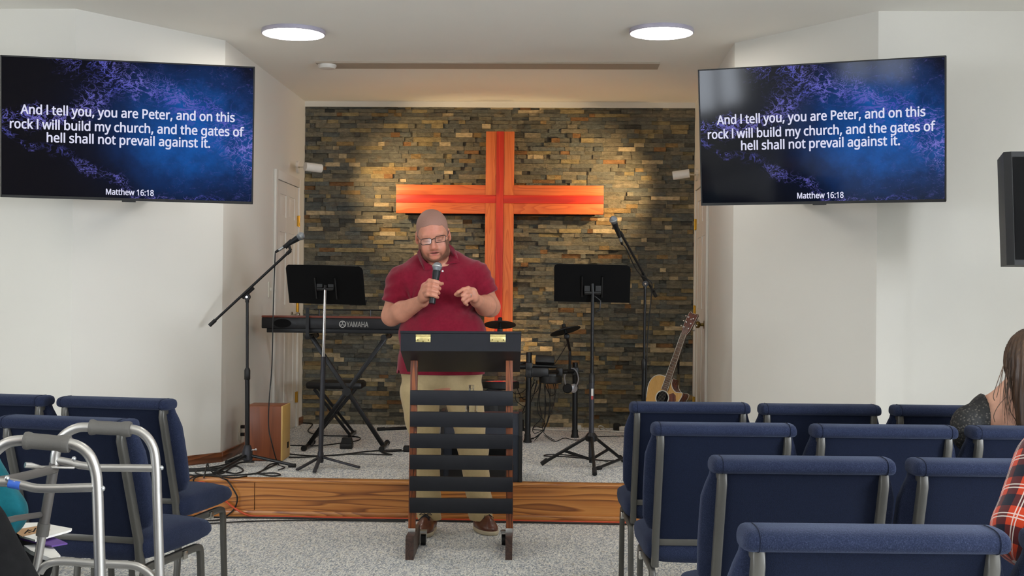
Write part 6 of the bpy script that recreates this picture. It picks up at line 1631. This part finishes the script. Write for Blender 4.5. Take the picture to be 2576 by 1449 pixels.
def seated(label, ctr, face, top, trousers, hairm, arms, sleeve_to=1.0, long_hair=False, st=0.008, sh=0.19, girth=1.0, knees=None, head=None, zsh=1.0, body_only_back=False):
    """ctr: floor point under the hips; face: unit vector forward; arms: two lists shoulder, elbow, wrist (world)."""
    ctr = V(ctr); ctr[2] = 0; f = np.array([face[0], face[1], 0.0]); f /= np.linalg.norm(f); r = np.array([f[1], -f[0], 0.0]); up = np.array([0, 0, 1.0])
    W = lambda x, y, z: ctr + r*x + f*y + up*z
    t = thing('person', label, 'person', ctr)
    lo = ctr-0.75; hi = ctr+0.75; hi[2] = 1.5; lo[2] = 0.0
    lo[:2] -= 0.1; hi[:2] += 0.1
    ax = [ar(lo[0], hi[0], st), ar(lo[1], hi[1], st), ar(-0.02, 1.42, st)]
    hc = W(0, 0.04, zsh+0.195) if head is None else V(head)
    kn = knees or (W(-0.17, 0.44, 0.53), W(0.17, 0.44, 0.53))
    hz = 0.492+0.092*girth; hips = (W(-0.10, 0.0, hz), W(0.10, 0.0, hz))
    ft = [np.array([k[0], k[1], 0.0])-f*0.07 for k in kn]
    def trunk(F_, e):
        F_.ell(W(0, 0.02, 0.63), (0.17*girth+e, 0.12*girth+e, 0.13+e), np.stack([r, f, up]), 0.05)
        F_.ell(W(0, -0.01, 0.84), (0.165*girth+e, 0.11*girth+e, 0.20+e), np.stack([r, f, up]), 0.05)
        F_.cone(W(-sh+0.04, 0.0, zsh-0.05), W(sh-0.04, 0.0, zsh-0.05), 0.055+e, 0.055+e, 0.05)
    def limb(F_, a, e, upto=1.0):
        s_, e_, w_ = [V(q) for q in a]; F_.cone(s_, e_, 0.055*girth+e, 0.046*girth+e, 0.03)
        if upto >= 1.0: F_.cone(e_, w_, 0.046*girth+e, 0.030+e, 0.02)
    Bd = Field(*ax); trunk(Bd, 0)
    Bd.ell(hc+up*0.015, (0.075, 0.092, 0.105), np.stack([r, f, up]), 0.02); Bd.ell(hc+f*0.03-up*0.06, (0.058, 0.055, 0.06), np.stack([r, f, up]), 0.03)
    Bd.cone(hc+f*0.092+up*0.0, hc+f*0.108-up*0.03, 0.010, 0.013, 0.012)
    for s_ in (-1, 1): Bd.ell(hc+r*s_*0.077, (0.012, 0.02, 0.03), np.stack([r, f, up]), 0.01)
    Bd.cone(hc-up*0.06-f*0.02, W(0, -0.01, zsh-0.01), 0.052, 0.060, 0.03)
    for a in arms:
        limb(Bd, a, 0); e_, w_ = V(a[1]), V(a[2]); d = (w_-e_)/np.linalg.norm(w_-e_); sd = np.cross(d, up); sd /= np.linalg.norm(sd)
        Bd.cone(w_, w_+d*0.07, 0.03, 0.03, 0.02)
        for k, L in ((-0.028, 0.062), (-0.0095, 0.075), (0.0095, 0.078), (0.027, 0.068)):
            p0 = w_+d*0.075+sd*k; Bd.chain([p0, p0+d*L*0.5, p0+d*L-up*0.02], [0.0105, 0.010, 0.0085], 0.006)
        Bd.chain([w_+d*0.02+sd*0.03, w_+d*0.055+sd*0.052, w_+d*0.085+sd*0.05], [0.014, 0.012, 0.010], 0.01)
    for h_, k_, f_ in zip(hips, kn, ft): Bd.cone(h_, k_, 0.075, 0.055, 0.04); Bd.cone(k_, f_+up*0.09, 0.055, 0.04, 0.03); Bd.cone(f_+up*0.06, f_+f*0.12+up*0.04, 0.038, 0.035, 0.02)
    G, F = Bd.mesh('b', 1); mesh_obj('body', G, F, 'skin', t, ctr, np.tile(np.array(lin('#cf9f86')), (len(G), 1)))
    T = Field(*ax); T.ell(W(0, 0.02, 0.625), (0.185*girth, 0.135*girth, 0.12), np.stack([r, f, up]), 0.05)
    for h_, k_, f_ in zip(hips, kn, ft): T.cone(h_, k_, 0.092*girth, 0.07, 0.04); T.cone(k_, f_+up*0.10, 0.07, 0.06, 0.03)
    G, F = T.mesh('b', 1); mesh_obj('trousers', G, F, trousers, t, ctr)
    for f_ in ft:
        H_2 = Field(ar(f_[0]-0.25, f_[0]+0.25, 0.007), ar(f_[1]-0.25, f_[1]+0.3, 0.007), ar(-0.02, 0.16, 0.007)); H_2.cone(f_+up*0.045, f_+f*0.15+up*0.035, 0.047, 0.044, 0.02); H_2.half(up*0.004, -up, (-9, -9, -9), (9, 9, 9)); G, F = H_2.mesh('b', 1); mesh_obj('shoe', G, F, 'shoe_dark', t, ctr)
    C = Field(*ax); trunk(C, 0.014)
    for a in arms: limb(C, a, 0.016, sleeve_to)
    C.warp(lambda X, Y, Z: 0.003*vnoise(X, Y, Z, 28, 0.7))
    return t, ctr, W, C, hc, r, f, up, ax
fwd = V(FW); fwd[2] = 0; fwd /= np.linalg.norm(fwd); rgt = V(LR_); up3 = np.array([0, 0, 1.0])
# the woman with long hair, second right row
hc = Q(2592, 917, 4.560)
c0w = Q(2590, 1250, 4.630)
t, ctr, W, C, hc, r, f, up, ax = seated('long-haired woman in a black lace top seen from behind at the right', c0w, fwd, 'black_lace', 'dark_denim', 'long_hair',
    ((Q(2482, 1052, 4.610), Q(2452, 1215, 4.650), Q(2480, 1290, 4.890)), (Q(2700, 1052, 4.610), Q(2730, 1215, 4.650), Q(2700, 1290, 4.890))), 0.5, st=0.0065, head=hc, zsh=0.935)
C.ell(Q(2437, 1078, 4.610), (0.066, 0.07, 0.086), None, 0.02); C.ell(Q(2740, 1078, 4.610), (0.066, 0.07, 0.086), None, 0.02)
C.half(Q(2560, 1086, 4.530), up3, Q(2478, 1090, 4.610)-np.array([0.0, 0.4, 0.25]), Q(2704, 900, 4.610)+np.array([0, 0.4, 0.3]))
G, F = C.mesh('b', 1); mesh_obj('lace_top', G, F, 'black_lace', t, ctr)
HF = Field(ar(hc[0]-0.25, hc[0]+0.25, 0.005), ar(hc[1]-0.25, hc[1]+0.25, 0.005), ar(hc[2]-0.42, hc[2]+0.2, 0.005))
Rw = np.stack([r, f, up])
HF.ell(hc+up*0.012-f*0.015, (0.094, 0.108, 0.122), Rw, 0.02); HF.cone(hc-f*0.05, hc-f*0.085-up*0.20, 0.085, 0.065, 0.04); HF.cone(hc-f*0.06-r*0.045-up*0.05, hc-f*0.08-r*0.04-up*0.22, 0.045, 0.03, 0.03); HF.cone(hc-f*0.06+r*0.045-up*0.05, hc-f*0.08+r*0.05-up*0.27, 0.045, 0.03, 0.03)
HF.ell(hc+f*0.09-up*0.03, (0.07, 0.05, 0.09), Rw, 0.02, 'cut')
def strands(X, Y, Z):
    a = np.arctan2((X-hc[0])*r[0]+(Y-hc[1])*r[1], -((X-hc[0])*f[0]+(Y-hc[1])*f[1])+0.02); return 0.0022*np.sin(a*38+np.sin(Z*22)*1.2)
HF.warp(strands)
G, F = HF.mesh('b', 0); ho = mesh_obj('hair', G, F, 'long_hair', t, ctr)
rnd = random.Random(3)
b = MB()
for k in range(60):
    x0 = rnd.uniform(2528, 2590); y0 = rnd.uniform(880, 960); d0 = 4.492+rnd.uniform(-0.01, 0.02)
    x1 = x0-rnd.uniform(-14, 16); y1 = rnd.uniform(1000, 1082); 
    pts = [Q(x0, y0, d0), Q((x0+x1)/2+rnd.uniform(-8, 6), (y0+y1)/2, d0), Q(x1, y1, d0+0.005)]
    b.tube(smooth_path([Vector(p)-Vector(ctr) for p in pts], 5), [0.0003+0.0007*min(1, i/3, (10-i)/5) for i in range(11)], 5)
for pts in (((2524, 920), (2508, 965), (2499, 995), (2502, 1008)), ((2522, 930), (2512, 980), (2507, 1000)), ((2530, 1000), (2512, 1020), (2500, 1045), (2503, 1062)), ((2545, 1000), (2540, 1030), (2556, 1060), (2552, 1078))):
    b.tube(smooth_path([Vector(Q(x, y, 4.49))-Vector(ctr) for x, y in pts], 5), 0.0014, 5)
o_ = b.build('loose_strands', 'long_hair', ho); o_['kind'] = 'stuff'
# the person in the plaid shirt, fourth right row
c0p = Q(2850, 1500, 2.610)
t, ctr, W, C, hc, r, f, up, ax = seated('person in an orange and navy plaid shirt at the right edge', c0p, fwd, 'plaid', 'dark_denim', 'long_hair',
    ((Q(2652, 1178, 2.590), Q(2590, 1335, 2.530), Q(2680, 1440, 2.750)), (Q(3060, 1178, 2.590), Q(3110, 1335, 2.530), Q(3020, 1440, 2.750))), 1.0, girth=1.05, sh=0.2, zsh=1.0)
C.cone(V(Q(2660, 1172, 2.590)), V(Q(2590, 1335, 2.530)), 0.074, 0.066, 0.03)
G, F = C.mesh('b', 1)
# weave coordinates: round and along the near sleeve, across and up the trunk
sa, se = V(Q(2660, 1172, 2.590)), V(Q(2590, 1335, 2.530)); axd = (se-sa)/np.linalg.norm(se-sa); q0 = G-sa; al = q0@axd; rad = q0-al[:, None]*axd
e1 = -(f-axd*(f@axd)); e1 /= np.linalg.norm(e1); e2 = np.cross(axd, e1); ang = np.arctan2(rad@e2, rad@e1)
on = (np.linalg.norm(rad, axis=1) < 0.105) & (al > -0.09)
wv = np.stack([np.where(on, ang*0.07, (G-sa)@r+0.5*((G-sa)@f))+3.0, np.where(on, al, -(G-sa)[:, 2])+3.0, np.zeros(len(G))], 1)
mesh_obj('plaid_shirt', G, F, 'plaid', t, ctr, wv, 'weave')
def cap(t, ctr, hc, r, f, up, mat='long_hair'):
    HF = Field(ar(hc[0]-0.2, hc[0]+0.2, 0.008), ar(hc[1]-0.2, hc[1]+0.2, 0.008), ar(hc[2]-0.25, hc[2]+0.2, 0.008)); Rw = np.stack([r, f, up])
    HF.ell(hc+up*0.02-f*0.012, (0.085, 0.102, 0.118), Rw, 0.02); HF.ell(hc+f*0.09-up*0.04, (0.09, 0.065, 0.10), Rw, 0.02, 'cut'); HF.ell(hc-up*0.14, (0.2, 0.2, 0.06), Rw, 0.02, 'cut')
    G, F = HF.mesh('b', 1); mesh_obj('hair', G, F, mat, t, ctr)
cap(t, ctr, hc, r, f, up)
# the person in teal with books on the lap, left
c0t = Q(-215, 1400, 3.520)
kl, kr = Q(-260, 1480, 3.920), Q(70, 1452, 3.890)
kr[2] = 0.475; kl[2] = 0.50
t, ctr, W, C, hc, r, f, up, ax = seated('person in a teal top at the left edge with books on the lap', c0t, fwd, 'teal_knit', 'black_knit', 'long_hair',
    ((Q(-375, 1130, 3.520), Q(-420, 1290, 3.520), Q(-300, 1340, 3.740)), (Q(-88, 1150, 3.520), Q(3, 1290, 3.500), Q(-40, 1330, 3.720))), 1.0, girth=1.08, knees=(kl, kr), zsh=0.93)
G, F = C.mesh('b', 1); mesh_obj('teal_top', G, F, 'teal_knit', t, ctr); cap(t, ctr, hc, r, f, up)
# the person in black, nearest at the left edge
c0b = Q(-330, 1650, 2.560)
t, ctr, W, C, hc, r, f, up, ax = seated('person in black clothing at the lower left corner', c0b, fwd, 'black_knit', 'dark_denim', 'long_hair',
    ((Q(-520, 1330, 2.540), Q(-560, 1560, 2.480), Q(-440, 1600, 2.720)), (Q(-92, 1352, 2.540), Q(30, 1570, 2.460), Q(-60, 1600, 2.720))), 1.0, girth=1.2, sh=0.2, zsh=0.92)
C.cone(V(Q(-92, 1358, 2.520)), V(Q(30, 1565, 2.460)), 0.082, 0.078, 0.03)
G, F = C.mesh('b', 1); mesh_obj('black_top', G, F, 'black_knit', t, ctr); cap(t, ctr, hc, r, f, up)
# books and papers on the lap
simple('paper', '#e4e1da', 0.7); simple('purple_card', '#5b3a86', 0.6); simple('kraft', '#b08a62', 0.7)
def booklet(name, label, cat, quad, z, th, mat, d=3.62, cover=None, tilt=0.0):
    pts = [onz(x, y, z) for x, y in quad]; c = sum(pts, Vector())/len(pts); t = thing(name, label, cat, c)
    b = MB(); n_ = len(pts); v0 = [p-c+Vector((0, 0, tilt*(i in (2,)))) for i, p in enumerate(pts)]
    b.add([p-Vector((0, 0, th)) for p in v0]+v0, [tuple(range(n_-1, -1, -1)), tuple(range(n_, 2*n_))]+[(i, (i+1) % n_, n_+(i+1) % n_, n_+i) for i in range(n_)]); b.build('pages' if mat == 'paper' else 'card', mat, t, smooth=0)
    return t, c
t, c = booklet('book', 'open white paperback beneath the purple folder on the lap', 'book', ((60, 1372), (124, 1366), (152, 1397), (136, 1407), (78, 1385)), 0.556, 0.012, 'paper')
t, c = booklet('folder', 'purple paper folder between the papers on the lap', 'folder', ((50, 1354), (118, 1343), (170, 1366), (130, 1373)), 0.566, 0.004, 'purple_card')
t, c = booklet('booklet', 'white booklet with a brown lettered strip on top of the lap papers', 'booklet', ((35, 1316), (98, 1314), (181, 1329), (178, 1333), (89, 1358), (50, 1346)), 0.580, 0.006, 'paper')
b = MB(); q = [onz(x, y, 0.5805)-c for x, y in ((30, 1334), (100, 1322), (128, 1333), (56, 1350))]; b.add(q, [(0, 1, 2, 3)]); ks = b.build('cover_strip', 'kraft', t, smooth=0)
b = MB()
for x0, y0, x1, y1 in ((62, 1342, 72, 1332), (72, 1340, 84, 1336), (84, 1338, 90, 1328), (92, 1336, 100, 1328), (100, 1334, 110, 1330), (110, 1332, 116, 1326), (68, 1337, 80, 1333)):
    a, e = onz(x0, y0, 0.5812)-c, onz(x1, y1, 0.5812)-c; b.bar(a, e, 0.004, 0.0006)
b.build('lettering', 'black_matte', ks)
# ------------------------------------------------------------------ cables and small floor things
simple('cord_orange', '#d2502a', 0.5); simple('cord_white', '#d6d2c8', 0.5); simple('cord_black', '#0d0d0f', 0.5)
def cable(name, label, pts, mat, r=0.0045, cat='cable', sub=7):
    pts = [Vector(p) for p in pts]; c = pts[0].copy()
    b = MB(); b.tube(smooth_path([p-c for p in pts], sub), r, 8); o = b.build(name, mat); o.location = c; tag(o, label, cat); return o
S_ = lambda x, y, h=0.006: onz(x, y, STG+h)
yf = YS-0.032
R_ = lambda x, y, y_=yf: ony(x, y, y_)
fl_ = lambda x, y: onz(x, y, 0.007)
cable('extension_cord', 'orange extension cord drooping over the stage step and along its foot', [R_(440, 1246, yf+0.0), R_(468, 1232), R_(485, 1218, YS-0.03), R_(502, 1213, YS-0.03), R_(520, 1217), R_(541, 1233), R_(564, 1257), R_(590, 1278), R_(628, 1297, YS-0.045)]+[Vector((x, YS-0.045, 0.012)) for x in (R_(680, 1300).x, R_(800, 1300).x, R_(1000, 1300).x, R_(1250, 1300).x, R_(1500, 1300).x, R_(1650, 1300).x)], 'cord_orange', 0.006)
cable('floor_cable', 'black cable lying along the foot of the wooden stage step', [Vector((R_(x, 1300).x, YS-0.06-(0.012 if i % 2 else 0), 0.007)) for i, x in enumerate((420, 560, 700, 900, 1050, 1200, 1380, 1560, 1700))], 'cord_black', 0.005)
cable('floor_cable', 'thin black cable on the carpet just in front of the stage step', [fl_(430, 1322), fl_(540, 1316), fl_(640, 1311), fl_(760, 1309), fl_(900, 1310), fl_(1020, 1312)], 'cord_black', 0.004)
cable('looped_cable', 'black cable looping from the stage over the wooden step to the floor', [S_(513, 1202), S_(517, 1185, 0.03), S_(522, 1166, 0.06), S_(527, 1180, 0.03), S_(541, 1193), S_(560, 1203), R_(573, 1210, YS-0.025), R_(590, 1236), R_(597, 1254), R_(590, 1279), R_(570, 1298, YS-0.05), fl_(550, 1308), fl_(480, 1310)], 'cord_black')
cable('looped_cable', 'black cable hanging in a small loop at the left end of the step', [S_(560, 1190), S_(500, 1196), S_(480, 1203), R_(474, 1212, YS-0.03), R_(480, 1222), R_(486, 1215, YS-0.028), S_(489, 1203), S_(510, 1196), S_(560, 1200)], 'cord_black')
for k, (o_, lab) in enumerate(((0, 'topmost black cable run along the left baseboard'), (5, 'middle black cable run along the left baseboard'), (10, 'lowest black cable run along the left baseboard'))):
    cable('baseboard_cable', lab, [S_(452, 1180+o_*0.6), S_(500, 1179+o_*0.5), S_(553, 1172+o_), S_(585, 1162+o_), S_(606, 1150+o_*1.3), S_(640, 1152+o_)], 'cord_black', 0.005)
cable('coiled_cable', 'black cable coiled on the carpet around the left stand leg', [S_(540, 1178), S_(500, 1183), S_(493, 1190), S_(520, 1196), S_(560, 1190), S_(590, 1172), S_(612, 1183), S_(592, 1191), S_(560, 1186), S_(545, 1194), S_(580, 1202), S_(621, 1198)], 'cord_black')
cable('coiled_cable', 'long black cable wandering across the stage front left of centre', [S_(456, 1193), S_(520, 1197), S_(600, 1195), S_(646, 1190), S_(662, 1182), S_(680, 1168), S_(700, 1166), S_(690, 1170), S_(660, 1184), S_(650, 1190), S_(680, 1197), S_(705, 1195), S_(690, 1190), S_(640, 1192)], 'cord_black')
cable('microphone_cable', 'black cable hanging from the left corded microphone to the floor', [cable_L0, P(692, 645, DL-0.02), P(690, 700, DL), P(687, 800, DL), P(684, 920, DL-0.02), P(677, 1010, DL-0.03), P(676, 1075, DL-0.03), P(684, 1115, DL-0.05), S_(699, 1166, 0.01), S_(716, 1176), S_(700, 1182)], 'cord_black', 0.0038)
cable('microphone_cable', 'black cable hanging down the right microphone stand', [cable_R0, P(1575, 625, DR-0.26), P(1592, 662, DR-0.2), P(1608, 688, DR-0.1), P(1625, 700, DR-0.03), P(1640, 714, DR-0.03), P(1637, 760, DR-0.02), P(1629, 850, DR-0.02), P(1626, 950, DR-0.02), P(1624, 1060, DR-0.02), S_(1640, 1150), S_(1680, 1150)], 'cord_black', 0.0038)
cable('floor_cable', 'black cable crossing the stage under the keyboard stand', [S_(728, 1142), S_(790, 1147), S_(860, 1143), S_(930, 1135), S_(1010, 1131)], 'cord_black')
cable('floor_cable', 'second black cable crossing the stage under the keyboard stand', [S_(726, 1150), S_(765, 1150), S_(840, 1145), S_(905, 1142), S_(985, 1144), S_(960, 1138), S_(1015, 1134)], 'cord_black')
cable('pedal_cable', 'black cable curling behind the foot pedal', [S_(730, 1120), S_(800, 1121), S_(870, 1113), S_(900, 1108), S_(905, 1101), S_(880, 1097), S_(810, 1095), S_(775, 1085), S_(786, 1067), S_(762, 1064)], 'cord_black')
cable('floor_cable', 'thin black cable looping under the right music stand', [S_(1530, 1160), S_(1440, 1150), S_(1372, 1147), S_(1385, 1143), S_(1440, 1146), S_(1510, 1158), S_(1560, 1158)], 'cord_black', 0.004)
cable('floor_cable', 'thin dark cable wandering in front of the stone wall at the right', [S_(1370, 1095), S_(1395, 1110), S_(1420, 1102), S_(1450, 1107), S_(1500, 1099), S_(1560, 1097), S_(1600, 1096)], 'cord_black', 0.003)
cable('white_cable', 'white power cord lying along the foot of the stone wall', [S_(1270, 1074), S_(1340, 1078), S_(1400, 1081), S_(1460, 1083), S_(1520, 1084), S_(1600, 1088)], 'cord_white', 0.006)
cable('white_cable', 'short white cord arching up by the power strip at the stone wall', [S_(1512, 1081), S_(1507, 1076, 0.03), S_(1507, 1072, 0.06), S_(1514, 1072, 0.06), S_(1524, 1080, 0.02), S_(1535, 1085)], 'cord_white', 0.005)
def strip_(label, x0, x1, y):
    a, c = S_(x0, y, 0.0), S_(x1, y, 0.0); m = (a+c)/2; t = thing('power_strip', label, 'power strip', m, RZ)
    L = (c-a).length; b = MB(); b.box((0, 0, 0.021), (L, 0.05, 0.04), bev=0.006); b.build('housing', 'cord_white', t)
    b = MB(); b.box((0, 0, 0.0425), (L*0.8, 0.03, 0.003)); b.build('socket_panel', 'plate_ivory', t); return t
strip_('white plug connector on the cord beside the right drum rack post', 1451, 1462, 1083)
strip_('white power strip at the stone wall behind the front right chair', 1558, 1600, 1086)
m = S_(1552, 1084, 0.0); t = thing('power_adapter', 'black power adapter beside the white power strip', 'adapter', m, RZ); b = MB(); b.box((0, 0, 0.03), (0.06, 0.045, 0.06), bev=0.01); b.build('housing', 'rubber', t)
b = MB(); b.cyl((0, -0.022, 0.02), (0, -0.05, 0.008), 0.006, n=8); b.build('plug', 'rubber', t)
m = S_(1024, 1136, 0.0); t = thing('cable_connector', 'small black cable connector on the stage left of the lectern', 'connector', m, RZ); b = MB(); b.box((0, 0, 0.02), (0.05, 0.07, 0.04), bev=0.008); b.build('housing', 'rubber', t)
a, c = S_(950, 1080, 0.012), S_(1060, 1075, 0.012)
m = (a+c)/2; t = thing('stand_leg', 'loose black metal stand leg lying before the stone wall', 'stand leg', m)
b = MB(); b.tube([a-m, c-m], 0.013, 12); b.build('tube', 'black_metal', t); b = MB(); b.tube([a-m, a-m+(c-a).normalized()*0.06], 0.016, 12); b.build('end_cap', 'rubber', t)
